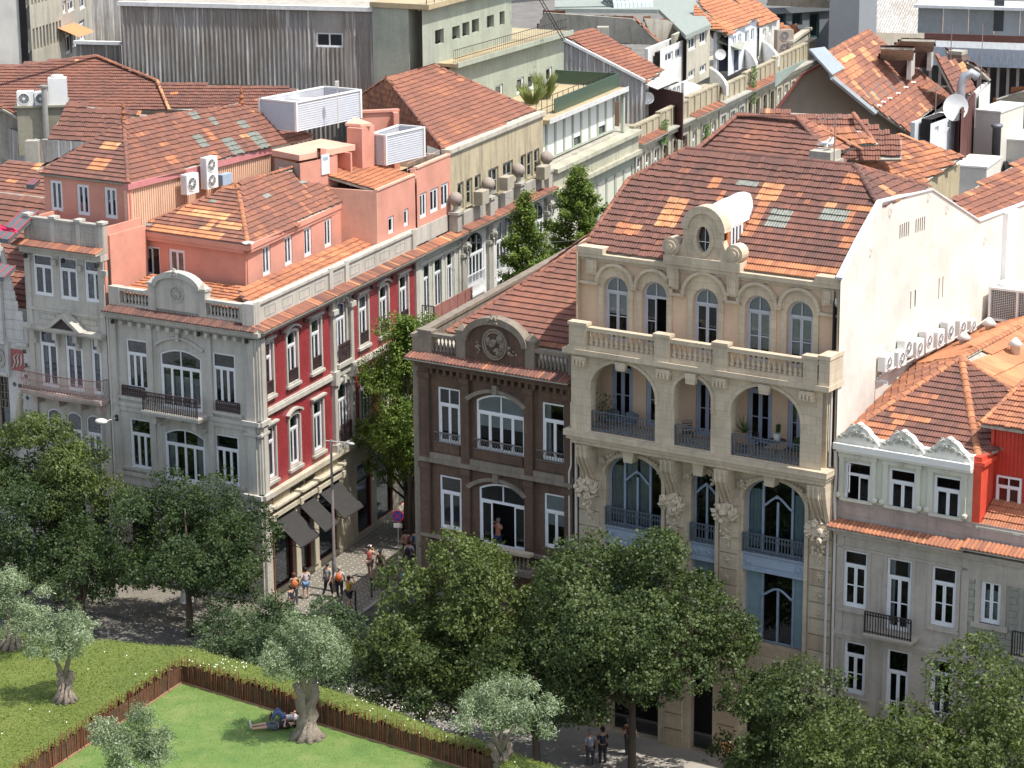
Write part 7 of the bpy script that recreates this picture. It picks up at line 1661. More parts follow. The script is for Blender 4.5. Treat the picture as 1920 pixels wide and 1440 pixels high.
# gulls
for k,(x,y,lb) in enumerate(((1545,277,'white gull with grey wings on the stubby chimney, left one'),(1556,279,'white gull on the stubby chimney, right one'))):
    q=PZ(x,y,23.75); th=thing('gull',lb,'gull',Fr(q.x,q.y,0),0,0,23.7,group='gulls on the chimney',rot=k*50)
    b=MB(); b.limb([(-.3,0,.17),(-.18,0,.2),(0,0,.23),(.14,0,.3),(.2,0,.4),(.24,0,.44)],[.01,.06,.1,.08,.05,.04],8); b.blob((.24,0,.46),.055,1,amp=0); b.build('body',flat('gull_white',(.75,.75,.74),.7),th,True)
    b=MB(); b.blob((-.07,.07,.24),.16,1,(1.2,.3,.5),amp=0); b.blob((-.07,-.07,.24),.16,1,(1.2,.3,.5),amp=0); b.build('wing',flat('gull_grey',(.4,.41,.43),.7),th,True)
    b=MB(); b.tube((.28,0,.46),(.36,0,.44),.018,5,.004); b.build('beak',flat('gull_yellow',(.6,.4,.05),.6),th); b=MB(); b.tube((0,.03,0),(0,.03,.16),.012,4); b.tube((0,-.03,0),(0,-.03,.16),.012,4); b.build('leg',flat('gull_leg',(.5,.35,.25),.6),th)
# roofs between the beige house and the big gable
th=T_('rear_tiled_house','brown tiled roofs of the house joined behind the beige house','house',1500,260,22)
roof(th,RP((1285,298,22.4),(1605,324,22.5),(1493,220,24.2),(1381,218,24.0)),0,base=.34,spread=.09,patch=2,seed=131); caps(th,PZ(1381,218,24.05),PZ(1493,220,24.25),.4); caps(th,PZ(1553,292,22.9),PZ(1493,220,24.25),.3); caps(th,PZ(1285,298,22.5),PZ(1381,218,24.05),.45)
roof(th,RP((1552,294,22.8),(1625,268,22.8),(1493,220,24.2)),0,base=.55,spread=.08,patch=1,seed=132)
roof(th,RP((1440,300,22.0),(1690,300,22.0),(1690,264,22.7),(1600,214,23.7),(1425,211,23.7)),0,base=.38,spread=.07,patch=1,seed=133); roof(th,RQ((1600,274,22.9),(1648,270,22.9),(1614,245,23.45),(1548,243)),0,base=.7,spread=.12,patch=0,seed=134)
caps(th,PZ(1525,235,23.8),PZ(1615,280,22.8),.75,r=.1); caps(th,PZ(1600,214,23.75),PZ(1640,268,22.9),.5)
MB(WORLD).slab([tuple(PZ(x,y,21.5).xy) for x,y in ((1300,330),(1560,345),(1650,300),(1420,245))],10,21.2).build('body',CONC,th)
th=T_('orange_tiled_house','house with patchy bright orange roof and cream side wall beside the beige house','house',1700,300,22)
roof(th,RP((1590,330,21.2),(1712,346,21.0),(1803,301,21.0),(1688,253,22.3),(1562,290,22.3)),0,base=.68,spread=.16,patch=12,seed=135,ptone=(.35,.55)); caps(th,PZ(1562,290,22.35),PZ(1688,253,22.35),.6,r=.1); caps(th,PZ(1688,253,22.35),PZ(1803,301,21.05),.8,r=.1)
VW(th,1712,350,1800,306,20.8,6,plaster('ochre_stained_wall',(.5,.42,.27),.4,.5))
# white dish and pipe
th=T_('satellite_dish','large white satellite dish beside the silver flue pipe at the upper right','satellite dish',1790,201,20); q=PZ(1790,201,20.5); dishparts(th,Fr(q.x,q.y,15),0,0,q.z,.75,-5)
th=T_('flue_pipe','tall silver flue pipe with bent top at the upper right','pipe',1797,290,17); q=PZ(1800,292,17.5); b=MB(WORLD); k=PZ(1797,165,0); h_=perpz(1797,165,q,FW.cross(Vector((0,0,1))).cross(Vector((0,0,1))).normalized(),lo=12,hi=40) if 0 else q.z+4.6
b.limb([tuple(q),tuple(q+Vector((-.1,0,3.9))),tuple(q+Vector((.05,0,4.4))),tuple(q+Vector((.45,0,4.6))),tuple(q+Vector((.8,0,4.35)))],[.25]*5,10); b.build('pipe',flat('silver_flue',(.42,.43,.45),.4,.4),th,True)
th=T_('white_rear_block','patched white and pale rear walls below the large dish','building',1760,250,17); VW(th,1745,232,1800,212,20,8,flat('cool_white_patched',(.60,.62,.64),.7),[(1752,250,1760,236),(1776,240,1783,226)],cols=1); 
th=T_('maroon_wall_house','tall dark maroon clad wall right of the silver flue','building',1815,220,18); f,L=seg(1803,205,1828,172,20.5); corrug(th,f,0,L,9,20.5,corr('maroon_corrugated',(.12,.05,.045),(.08,.03,.03)),.3,.05); VW(th,1792,205,1803,208,20.3,8,flat('maroon_flat',(.12,.05,.045)))
roof(th,RP((1800,130,20.5),(1856,152,20.5),(1840,125,21.3),(1770,95,21.8)),0,base=.4,seed=141); VW(th,1836,175,1857,155,20.3,10,WT); roof(th,RP((1782,178,20.3),(1838,175,20.0),(1800,125,21.4),(1760,100,22.6)),0,base=.42,spread=.1,patch=3,seed=142)
# zinc and glass block
th=T_('zinc_roof_block','modern zinc clad block with roof terrace railing and glazed floor at the top right','building',1830,80,18)
ZP=flat('patchy_zinc',(.33,.35,.37),.5,.3,var=.15,sc_=.7)
f,L=seg(1722,12,1990,20,20.5); z0=f.F(1800,48)[1]
x=0
while x<L: MB(f).box(x,min(L,x+1.75),.0,.1,z0-.6,20.5).build('zinc_panel',ZP if int(x)%3 else flat('dull_zinc',(.26,.28,.29),.5,.2),th); x+=1.8
b=MB(f); b.box(-.2,L,-.8,3,20.5,20.7); b.build('roof_edge',flat('light_zinc',(.55,.57,.58),.5),th)
u,zz=f.F(1872,50); MB(f).box(u-.35,u+.35,-.03,0,z0-.3,z0+1.9).build('door',flat('dark_door',(.04,.045,.05),.4),th)
g,L=seg(1735,58,1990,66,18.2); b=MB(g); b.box(0,L,-.3,9,17.9,18.15); b.build('terrace_floor',plaster('rust_brown_deck',(.34,.21,.14),.3,.2),th)
r=MB(g)
for k in range(3): r.tube((0,0,18.5+.4*k),(L,0,18.5+.4*k),.02,3)
for i in range(40): r.tube((i*L/40,0,18.15),(i*L/40,0,19.3),.02,3)
r.build('terrace_railing',flat('rail_grey',(.3,.3,.3),.5),th)
b=MB(g); b.box(0,L,-.45,-.3,17.6,18.1); b.build('fascia',flat('oxide_fascia',(.16,.07,.06),.6),th)
n=22
for i in range(n): b=MB(g); b.add([(L*i/n,-.5,17.6),(L*(i+.97)/n,-.5,17.6),(L*(i+.97)/n,-2.6,16.1),(L*i/n,-2.6,16.1)],[(0,3,2,1)]); b.build('zinc_sheet',flat('pale_zinc',(.42,.45,.48),.45,.3),th)
for i in range(14): MB(g).box(L*i/14+.1,L*(i+1)/14-.1,-1.5,-1.45,13,16).build('pane',GLASS,th)
b=MB(g); 
for i in range(15): b.box(L*i/14-.1,L*i/14+.1,-1.7,-1.5,12.5,16.1)
b.box(0,L,-1.7,-1.4,12.3,13.2); b.box(0,L,-.9,-.8,9,16.1); b.build('frame',flat('taupe_frame',(.30,.24,.22),.6),th)
MB(g).box(-2,L,-3.4,-3.0,6,12.6).build('wall',flat('pale_grey_wall',(.46,.47,.49),.7),th)
# ladder
th=T_('ladder','white ladder leaning in front of the glazed floor of the zinc block','ladder',1852,115,18); q=PZ(1854,134,14.5); b=MB(WORLD)
for s in (-.25,.25): b.tube((q.x+s,q.y,q.z),(q.x+s-.5,q.y+.3,q.z+2.6),.05,4)
for i in range(8): t=(i+.5)/8; b.tube((q.x-.25-.5*t,q.y+.3*t,q.z+2.6*t),(q.x+.25-.5*t,q.y+.3*t,q.z+2.6*t),.03,4)
b.build('ladder_frame',ACW,th)
for x1,x2,y,yb,lb in ((1830,1876,208,345,'tall cream rooftop shaft with flat top, upper right'),(1790,1850,312,400,'broad cream block below the tall shaft'),(1876,1925,262,330,'white sloped block at the right edge below the zinc building')):
    th=T_('cream_block',lb,'building',x1,y,18,group='cream blocks at the upper right'); z=19.6 if y<250 else 17.6 if y>300 else 17.9; f,L=seg(x1,y,x2,y+4,z); MB(f).box(0,L,0,3.4,8,z).build('shaft',flat('warm_cream_wall',(.58,.55,.49),.8,var=.05),th); b=MB(f); b.box(-.05,L+.05,-.05,3.5,z,z+.1); b.build('cap',flat('light_cap',(.66,.64,.6),.7),th)
th=T_('pipe_rack','thin scaffold rails and white pipe left of the cream shaft','pipe',1825,260,17); f,L=seg(1822,235,1868,237,18.5); b=MB(f)
for k in range(6): b.tube((-.3,-.1,18.3-.7*k),(L+.2,-.1,18.3-.7*k),.04,4)
b.tube((L,-.1,13),(L,-.1,18.9),.05,4); b.build('rail',PIPE,th)
th=T_('orange_sheet_roof','bright orange ribbed roof slope at the right edge','roof',1900,200,17); roof(th,RP((1872,240,16.2),(1960,275,15),(1960,150,19.6),(1868,190,18.2)),0,w=.5,e=1.0,base=.8,spread=.03,patch=0,seed=151)
th=T_('dark_gutter_house','brown tiled house corner with white gutter and stacked grey machines at the right edge','house',1890,330,16)
roof(th,RP((1866,283,17.2),(1940,250,17.2),(1940,320,15.6),(1898,322,15.6)),0,base=.35,spread=.12,patch=4,seed=152); VW(th,1872,290,1905,325,16.8,5,flat('blue_black_wall',(.07,.08,.10),.6)); VW(th,1900,322,1960,300,15.4,6,flat('blue_black_wall2',(.09,.1,.12),.6))
for k,(x,y) in enumerate(((1878,345),(1888,352),(1898,362))):
    q=PZ(x,y,14.6); th=thing('grey_machine','grey louvred machine at the right edge, %s of three stacked in a row'%('left','middle','right')[k],'machine',Fr(q.x,q.y,-33),0,0,13.4,group='grey machines by the dark wall'); MB().box(-.35,.35,-.4,.4,0,1.5).build('casing',flat('dark_grey_casing',(.10,.12,.13),.5),th); b=MB()
    for i in range(3): b.box(-.37,.37,-.42,.42,.4+i*.4,.45+i*.4)
    b.box(-.38,.38,-.43,.43,1.5,1.56); b.build('lid',flat('green_grey_lid',(.3,.34,.33),.5),th)
th=T_('flue_pipe','straight dark grey flue pipe near the right edge','pipe',1863,385,13); q=PZ(1863,388,14.5); MB(WORLD).lathe([(.24,0),(.24,4.5),(.32,4.5),(.32,4.65)],tuple(q),10).build('pipe',flat('dark_flue',(.16,.17,.19),.5,.2),th,True)
th=T_('tiled_lean_to','low tiled roof strip along the top of the white gable wall, right edge','roof',1870,395,15); f=Lo(B,5.75,0,90)
roof(th,[f.W(13.2,.1,20.75),f.W(27,.1,20.75),f.W(27,2.2,21.8),f.W(14.5,1.6,21.3)],0,base=.52,spread=.12,patch=4,seed=153)
b=MB(f); b.box(14.5,27,.3,2,10,20.5); b.build('body',CONC,th)
# aerials and seagull wire
for k,(x,y,z,h,lb) in enumerate(((1563,330,23.4,2.6,'rooftop aerial with branching rods beside the stubby chimney'),(1753,235,19.5,2.2,'thin aerial by the big gable roof eave'),(1781,150,20.5,3.2,'tall brown rod aerial left of the brick chimney'),(1839,150,20.8,3.2,'tall rod aerial at the maroon wall'))):
    q=PZ(x,y,z); th=thing('aerial',lb,'aerial',Fr(q.x,q.y,k*30),0,0,q.z,group='rooftop aerials'); b=MB(); b.tube((0,0,-.5),(0,0,h),.03,4)
    if k<2: 
        b.tube((-.7,0,h-.3),(.7,0,h-.1),.015,3)
        for i in range(7): b.tube((-.6+i*.2,-.3,h-.28+i*.03),(-.6+i*.2,.3,h-.28+i*.03),.012,3)
        b.tube((-.6,0,h-1.2),(.8,0,h-1.5),.012,3)
    b.build('mast',flat('aerial_metal',(.25,.2,.18),.5),th)
# ------------------------------------------------------------ ground, pavements, road
def asphalt(name,c,sc_=1.0,joint=None):
    m,t,b=mk(name); b.inputs['Roughness'].default_value=.9
    a=ramp(t,nz(t,.5*sc_,det=7),[(.3,tuple(x*.75 for x in c)),(.7,tuple(x*1.2 for x in c))]); g=ramp(t,nz(t,25,det=4),[(.35,(.75,.75,.75)),(.65,(1.15,1.15,1.15))]); t.links.new(mix(t,1,a,g,'MULTIPLY'),b.inputs['Base Color']); bump(t,b,nz(t,60),.01); return m
ROAD=asphalt('worn_asphalt',(.085,.085,.088))
def calcada():
    m,t,b=mk('calcada_setts'); b.inputs['Roughness'].default_value=.8
    v=N(t,'ShaderNodeTexVoronoi'); v.inputs['Scale'].default_value=9; v.inputs['Randomness'].default_value=.5; r=N(t,'ShaderNodeMapping',vector_type='POINT'); r.inputs['Rotation'].default_value=(0,0,R_(40)); g=N(t,'ShaderNodeNewGeometry'); t.links.new(g.outputs['Position'],r.inputs[0]); t.links.new(r.outputs[0],v.inputs['Vector'])
    e=N(t,'ShaderNodeTexVoronoi',feature='DISTANCE_TO_EDGE'); e.inputs['Scale'].default_value=9; e.inputs['Randomness'].default_value=.5; t.links.new(r.outputs[0],e.inputs['Vector'])
    col=mix(t,.5,ramp(t,v.outputs['Color'],[(.2,(.15,.135,.11)),(.8,(.27,.245,.205))]),ramp(t,nz(t,.7,det=6),[(.3,(.17,.15,.12)),(.7,(.27,.25,.21))]))
    j=ramp(t,e.outputs['Distance'],[(.02,(1,1,1)),(.08,(0,0,0))]); c2=mix(t,j,col,(.07,.062,.05))
    t.links.new(c2,b.inputs['Base Color']); bump(t,b,e.outputs['Distance'],.02,.6); return m
CAL=calcada(); KERB=plaster('granite_kerb',(.34,.32,.29),.3,.0)
b=MB(WORLD); b.box(-400,400,-60,900,-1.2,0); setk(b.build('ground',asphalt('city_ground',(.17,.16,.145))),'structure')
b=MB(WORLD); b.slab([tuple(B.W(30,-6,0).xy),tuple(B.W(-40,-6,0).xy),tuple(B.W(-40,-16,0).xy),tuple(B.W(30,-16,0).xy)],-.01,.006); b.slab([tuple(R.W(u,v,0).xy) for u,v in ((-7,-4.9),(90,-4.9),(90,-10),(-7,-10))],-.01,.010); setk(b.build('road',ROAD),'structure')
b=MB(R); b.slab([(-9,0.0),(-9,-4.75),(95,-4.75),(95,0.0)],0,.12); setk(b.build('pavement',CAL),'structure')
b=MB(G); b.slab([(-40,-4.5),(4.2,-4.5),(4.2,-1.2),(0,-.001),(-40,-.001)],.001,.124); setk(b.build('pavement',CAL),'structure')
b=MB(B); b.slab([(-15.5,-4.2),(40,-4.2),(40,-.001),(-13.9,-.001)],0,.13); setk(b.build('pavement',plaster('smooth_pavement',(.36,.33,.29),.35,.0)),'structure')
th=thing('kerb','granite kerb between the spotted pavement and the side street','kerb',R,-7,-4.9)
for i in range(60): MB(R).box(-8+i*1.2+.01,-8+(i+1)*1.2-.01,-4.95,-4.752,0,.135+.004*(i%3)).build('kerb_stone',KERB,th)
# pale stones set in the calcada: one small flat stone each, far too many to count
rnd=random.Random(3); b=MB(R)
for i in range(-26,60):
    for j in range(14):
        u,v=-8+(i+26)*.36+(.18 if j%2 else 0),-.3-j*.33
        if rnd.random()<.92: s=.034; u+=rnd.uniform(-.03,.03); v+=rnd.uniform(-.03,.03); b.add([(u-s,v-s,.1265),(u+s,v-s,.1265),(u+s,v+s,.1265),(u-s,v+s,.1265)],[(0,1,2,3)])
tag(setk(b.build('pavement_studs',flat('pale_limestone_sett',(.62,.60,.55),.8)),'stuff'),'pale limestone setts dotted over the street pavement','setts')
# ------------------------------------------------------------ roof garden
ZM=7.8; ZL=7.0
edge=[(-160,1150),(0,1170),(180,1190),(360,1205),(480,1235),(580,1268),(700,1308),(850,1362),(980,1402),(1110,1448),(1160,1475)]
E_=[PZ(x,y,ZM) for x,y in edge]
FA=PZ(341,1280,ZL); FB=PZ(900,1450,ZL); FC=PZ(60,1467,ZL); FB=FA+(FB-FA)*1.05; FC=FA+(FC-FA)*1.15
near=[Vector((6,74,ZM)),Vector((-30,74,ZM))]
b=MB(WORLD); b.slab([(p.x,p.y) for p in E_]+[(p.x,p.y) for p in near],0,ZL-.35); setk(b.build('garden_deck',CONC),'structure')
LG,t_,bb=mk('mown_grass'); bb.inputs['Roughness'].default_value=.85
t_.links.new(mix(t_,.5,ramp(t_,nz(t_,.7,det=8,rough=.7),[(.36,(.075,.15,.03)),(.5,(.13,.21,.045)),(.62,(.23,.26,.09))]),ramp(t_,nz(t_,14,det=6),[(.3,(.06,.12,.02)),(.7,(.17,.26,.06))])),bb.inputs['Base Color']); bump(t_,bb,nz(t_,50),.03,.9)
LG2,t_,bb=mk('meadow_cover'); bb.inputs['Roughness'].default_value=.85
t_.links.new(mix(t_,.5,ramp(t_,nz(t_,.6,det=7),[(.3,(.10,.15,.022)),(.5,(.16,.205,.03)),(.7,(.21,.25,.05))]),ramp(t_,nz(t_,9,det=6),[(.3,(.04,.08,.008)),(.7,(.19,.23,.04))])),bb.inputs['Base Color']); bump(t_,bb,nz(t_,16,det=6),.12,1)
b=MB(WORLD); b.slab([(FA.x,FA.y),(FB.x,FB.y),(FB.x+1,FB.y-9),(FC.x-2,FC.y-8),(FC.x,FC.y)],ZL-.35,ZL); setk(b.build('lawn',LG),'structure')
# meadow as a gently uneven sheet with a hole where the lawn lies
loop=[Vector((p.x,p.y,0)) for p in E_]+[Vector((p.x,p.y,0)) for p in near]
def inpoly(x,y,P):
    r=False;j=len(P)-1
    for i in range(len(P)):
        if (P[i].y>y)!=(P[j].y>y) and x<(P[j].x-P[i].x)*(y-P[i].y)/(P[j].y-P[i].y)+P[i].x: r=not r
        j=i
    return r
LW=[FA,FB,Vector((FB.x+1,FB.y-9,0)),Vector((FC.x-2,FC.y-8,0)),FC]
def hM(x,y): return ZM-.02+.12*noise.noise(Vector((x*.4,y*.4,1)))
def dedge(x,y,P):
    p=Vector((x,y)); best=9
    for a,c in zip(P,P[1:]):
        a=Vector((a.x,a.y));c=Vector((c.x,c.y)); t=max(0,min(1,(p-a).dot(c-a)/(c-a).length_squared)); best=min(best,(p-a-(c-a)*t).length)
    return best
xs=np.arange(-36,12,.25); ys=np.arange(72,102,.25); vs=[];idx={};fs=[]
for i,x in enumerate(xs):
    for j,y in enumerate(ys):
        if inpoly(x,y,loop) and not inpoly(x,y,LW):
            d=dedge(x,y,E_); d2=dedge(x,y,[FB,FA,FC]); z=hM(x,y)-.55*max(0,1-d/.45)**2-.25*max(0,1-d2/.35)**2
            idx[i,j]=len(vs); vs.append((x,y,z))
for (i,j) in list(idx):
    if (i+1,j) in idx and (i,j+1) in idx and (i+1,j+1) in idx: fs.append((idx[i,j],idx[i+1,j],idx[i+1,j+1],idx[i,j+1]))
b=MB(WORLD); b.add(vs,fs); o=b.build('meadow',LG2,None,True); setk(o,'structure')
b=MB(WORLD); P=[(p.x,p.y) for p in E_]
b.add([(x,y,ZL-.4) for x,y in P]+[(x,y,ZM-.35) for x,y in P],[(i,i+1,len(P)+i+1,len(P)+i) for i in range(len(P)-1)]); f=[FB,FA,FC]
b.add([(p.x,p.y,ZL-.1) for p in f]+[(p.x,p.y,ZM-.1) for p in f],[(0,1,4,3),(1,2,5,4)]); setk(b.build('meadow_bank',flat('dark_bank',(.075,.04,.02),.9,var=.5)),'structure')
def leafmesh(name,pts,nrm,size,mat,tone,rnd,aspect=.5,up=.3):
    "many small bent leaf quads; pts and nrm are Nx3"
    n=len(pts); a=rnd.normal(size=(n,3)); d=nrm*.6+a*.55; d[:,2]+=up; d/=np.linalg.norm(d,axis=1)[:,None]
    s=np.cross(d,rnd.normal(size=(n,3))); s/=np.linalg.norm(s,axis=1)[:,None]; L=np.cross(s,d); sz=size*rnd.uniform(.65,1.25,size=(n,1))
    # d is the leaf normal, L its length direction
    p0=pts; p1=pts+L*sz*.5+s*sz*aspect*.5+d*sz*.06; p2=pts+L*sz; p3=pts+L*sz*.5-s*sz*aspect*.5+d*sz*.06
    V=np.stack([p0,p1,p2,p3],1).reshape(-1,3).astype(np.float32)
    me=bpy.data.meshes.new(name); me.vertices.add(4*n); me.vertices.foreach_set('co',V.ravel()); me.loops.add(4*n); me.polygons.add(n)
    me.loops.foreach_set('vertex_index',np.arange(4*n,dtype=np.int32)); me.polygons.foreach_set('loop_start',np.arange(0,4*n,4,dtype=np.int32)); me.polygons.foreach_set('loop_total',np.full(n,4,np.int32)); me.update(calc_edges=True)
    at=me.attributes.new('tone','FLOAT','FACE'); at.data.foreach_set('value',tone.astype(np.float32)); me.materials.append(mat); return me
def leafmat(name,stops,trans=.35,rough=.5):
    m,t,b=mk(name); b.inputs['Roughness'].default_value=rough; b.inputs['Specular IOR Level'].default_value=.35
    a=N(t,'ShaderNodeAttribute',attribute_name='tone'); c=ramp(t,a.outputs['Fac'],stops); t.links.new(c,b.inputs['Base Color'])
    tr=N(t,'ShaderNodeBsdfTranslucent'); t.links.new(mix(t,1,c,(1.2,1.3,.6),'MULTIPLY'),tr.inputs[0]); mx=N(t,'ShaderNodeMixShader'); mx.inputs[0].default_value=trans
    t.links.new(b.outputs[0],mx.inputs[1]); t.links.new(tr.outputs[0],mx.inputs[2]); t.links.new(mx.outputs[0],t.nodes['Material Output'].inputs[0]); return m
NR=np.random.RandomState(11)
def scatter(name,n,test,zf,size,mat,aspect,up,label,cat):
    P=[];xr=(-30,8);yr=(74,100)
    while len(P)<n:
        q=NR.uniform(size=(n,2)); 
        for a,c in q:
            x=xr[0]+(xr[1]-xr[0])*a;y=yr[0]+(yr[1]-yr[0])*c
            if test(x,y): P.append((x,y,zf(x,y)))
            if len(P)>=n: break
    P=np.array(P); me=leafmesh(name,P,np.tile([0,0,1.],(n,1)),size,mat,NR.uniform(size=n),NR,aspect,up); o=bpy.data.objects.new(name,me); COL.objects.link(o); setk(o,'stuff'); tag(o,label,cat)
GL=leafmat('meadow_leaf',[(0,(.10,.145,.022)),(.5,(.145,.19,.03)),(1,(.20,.235,.05))],.3)
scatter('meadow_plants',60000,lambda x,y: inpoly(x,y,loop) and not inpoly(x,y,LW) and y>78-.2*x*0,lambda x,y:hM(x,y)-.5*max(0,1-dedge(x,y,E_)/.4)**2,.085,GL,.45,.5,'low green ground cover over the roof garden around the lawn','ground cover')
scatter('lawn_blades',26000,lambda x,y: inpoly(x,y,LW),lambda x,y:ZL,.07,leafmat('lawn_blade',[(0,(.08,.15,.03)),(1,(.20,.27,.07))],.3),.2,-.3,'short bright grass blades of the lawn','grass')
th=None
flw=[(x,y) for x,y in ((600+i*7+rnd.uniform(-40,60),1290+i*2.4+rnd.uniform(-22,26)) for i in range(420) for i in (rnd.randrange(0,50),))][:45]+[(0,0)][:0]+[(x,y) for x,y in ()]+[(rnd.uniform(350,470),rnd.uniform(1235,1262)) for _ in range(35)]+[(rnd.uniform(0,1100),rnd.uniform(1210,1430)) for _ in range(45)]
b=MB(WORLD)
for x,y in flw:
    p=PZ(x,y,ZM+.08)
    if inpoly(p.x,p.y,loop) and not inpoly(p.x,p.y,LW): s=.017; z=hM(p.x,p.y)+.1; b.add([(p.x-s,p.y-s,z),(p.x+s,p.y-s,z),(p.x+s,p.y+s,z+.02),(p.x-s,p.y+s,z+.02)],[(0,1,2,3)])
tag(setk(b.build('clover_flowers',flat('white_petal',(.75,.75,.68),.7)),'stuff'),'tiny white flowers scattered over the ground cover','flowers')
# rusty rod fence
RUSTR=flat('corten_rod',(.22,.075,.038),.85,.1,var=.35,sc_=9)
for a,c,n,lb in ((FA,FC,105,'rusty steel rod fence, left run rising to the lawn corner'),(FA,FB,135,'rusty steel rod fence, long right run behind the olive tree')):
    th=thing('rod_fence',lb,'fence',Fr(a.x,a.y,0),0,0,ZL,group='rusty rod fence round the lawn'); me=[MB().tube((0,0,0),(random.uniform(-.05,.05),random.uniform(-.04,.04),random.uniform(.92,1.2)),.021,5,.014).mesh('rod',RUSTR) for _ in range(8)]
    for i in range(n):
        p=a.lerp(c,(i+.5)/n); place('rod',me[i%8],th,Matrix.Translation((p.x-a.x+random.uniform(-.03,.03),p.y-a.y+random.uniform(-.03,.03),0))@Matrix.Rotation(random.uniform(0,6),4,'Z'))
    f=FrPQ(a,c); L=(c-a).length; MB(f).box(0,L,-.04,.04,ZL,ZL+.06).build('base_strip',flat('terracotta_edging',(.33,.19,.12),.85),th)
# ------------------------------------------------------------ trees
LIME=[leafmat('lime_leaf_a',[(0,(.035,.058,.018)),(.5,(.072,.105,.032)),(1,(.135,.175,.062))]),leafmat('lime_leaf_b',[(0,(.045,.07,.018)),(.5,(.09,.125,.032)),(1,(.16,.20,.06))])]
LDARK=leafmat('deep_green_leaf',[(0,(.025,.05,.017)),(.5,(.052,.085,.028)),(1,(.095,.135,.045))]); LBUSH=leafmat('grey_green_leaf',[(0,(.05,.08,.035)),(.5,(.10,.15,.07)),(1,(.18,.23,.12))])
OLV=leafmat('olive_leaf',[(0,(.10,.14,.07)),(.5,(.22,.28,.16)),(1,(.42,.48,.34))],.3,.45)
BARK=plaster('tree_bark',(.12,.09,.065),.6,.5,bd=.05); OBARK=plaster('olive_bark',(.27,.22,.175),.7,.4,bd=.08)
def crown(cx,cy,cz,rx,ry,rz,n,size,mat,seed,lobes=46,shell=.5,aspect=.6,clump=7,flat_bottom=.25,spike=0):
    g=np.random.RandomState(seed); L=[]
    for i in range(lobes):
        v=g.normal(size=3); v/=np.linalg.norm(v); 
        if v[2]<-.5: v[2]*=.5
        k=.68+.38*g.uniform(); L.append((v*np.array([rx,ry,rz])*k,(.165+.15*g.uniform())*(rx+ry+rz)/3*(1.15 if k<.7 else 1)))
    L.append((np.zeros(3),min(rx,ry,rz)*.55)); w=np.array([l[1]**2 for l in L]); w/=w.sum(); nc=n//clump; ci=g.choice(len(L),nc,p=w)
    d=g.normal(size=(nc,3)); d/=np.linalg.norm(d,axis=1)[:,None]; d[:,2]=np.where(d[:,2]<-.2,d[:,2]*.5,d[:,2])
    rr=np.array([L[i][1] for i in ci])*(1-shell*g.uniform(size=nc)**2.2*.9)*(1+.18*g.normal(size=nc)*(g.uniform(size=nc)<.3)); C=np.array([L[i][0] for i in ci]); P=C+d*rr[:,None]
    inn=np.zeros(nc,bool)
    for (c,r) in L: inn|=(np.linalg.norm(P-c,axis=1)<r*.72)
    keep=~inn|(g.uniform(size=nc)<.25); P=P[keep]; d=d[keep]; nc=len(P)
    out=P/np.array([rx,ry,rz]); out/=(np.linalg.norm(out,axis=1)[:,None]+1e-6); nn=d*.6+out*.5; nn/=np.linalg.norm(nn,axis=1)[:,None]
    off=g.normal(size=(nc,clump,3))*size*.55; PP=(P[:,None,:]+off).reshape(-1,3); NN=np.repeat(nn,clump,0)
    ct=g.uniform(size=nc)*.5+.25*np.sin(P[:,0]*2+seed)*np.cos(P[:,2]*2.3)+.2; tone=np.clip(np.repeat(ct,clump)+g.normal(size=nc*clump)*.16,0,1)
    PP=PP+np.array([cx,cy,cz]); return leafmesh('crown',PP,NN,size,mat,tone,g,aspect,.25),P
def tree(label,x,y,zb,cz,rx,ry,rz,n,size,mat,seed,group,tr=.16,lean=(0,0),cat='tree',name='lime_tree',barkm=None,limbs=7,**k):
    th=thing(name,label,cat,Fr(x,y,0),0,0,zb,group=group); me,P=crown(lean[0],lean[1],cz-zb,rx,ry,rz,n,size,mat,seed,**k); place('crown',me,th,Matrix())
    r=random.Random(seed); b=MB(); h=cz-zb; fork=max(.6,h-rz*.75); b.limb([(0,0,-.05),(lean[0]*.1,lean[1]*.1,fork*.5),(lean[0]*.3,lean[1]*.3,fork),(lean[0]*.8,lean[1]*.8,h),(lean[0],lean[1],h+rz*.6)],[tr*1.25,tr,tr*.85,tr*.5,.03],8); b.build('trunk',barkm or BARK,th,True)
    for i in range(limbs):
        q=P[r.randrange(len(P))]; b=MB(); s=(lean[0]*.3,lean[1]*.3,fork*r.uniform(.85,1.1)); e=(lean[0]+q[0]*.85,lean[1]+q[1]*.85,h+q[2]*.85); m=((s[0]+e[0])/2+r.uniform(-.2,.2),(s[1]+e[1])/2+r.uniform(-.2,.2),(s[2]+e[2])/2-.15); b.limb([s,m,e],[tr*.5,tr*.3,.015],6); b.build('limb',barkm or BARK,th,True)
    return th
def hz(x,y,py):
    lo,hi=-5.,45.
    for _ in range(45):
        m=(lo+hi)/2; d=Vector((x,y,m))-O; yy=720-FPX*d.dot(UP)/d.dot(FW)
        if yy>py: lo=m
        else: hi=m
    return lo
def ftree(f,v,px,py,rx,rz,lb,seed,mat,n=30000,size=.15,zb=.1,ry=None,u=None,grp='lime trees along the pavement',**k):
    u=f.F(px,py,v)[0] if u is None else u; p=f.W(u,v,0); cz=hz(p.x,p.y,py); return tree(lb,p.x,p.y,zb,cz,rx,ry or rx,rz,n,size,mat,seed,grp,**k)
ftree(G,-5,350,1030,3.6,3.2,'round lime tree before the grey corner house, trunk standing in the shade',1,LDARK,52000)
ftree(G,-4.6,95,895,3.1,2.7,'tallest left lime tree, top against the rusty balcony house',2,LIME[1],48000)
ftree(G,-7,40,1010,3.6,3.4,'broad dark lime tree at the left edge behind the olives',3,LDARK,48000,zb=.1)
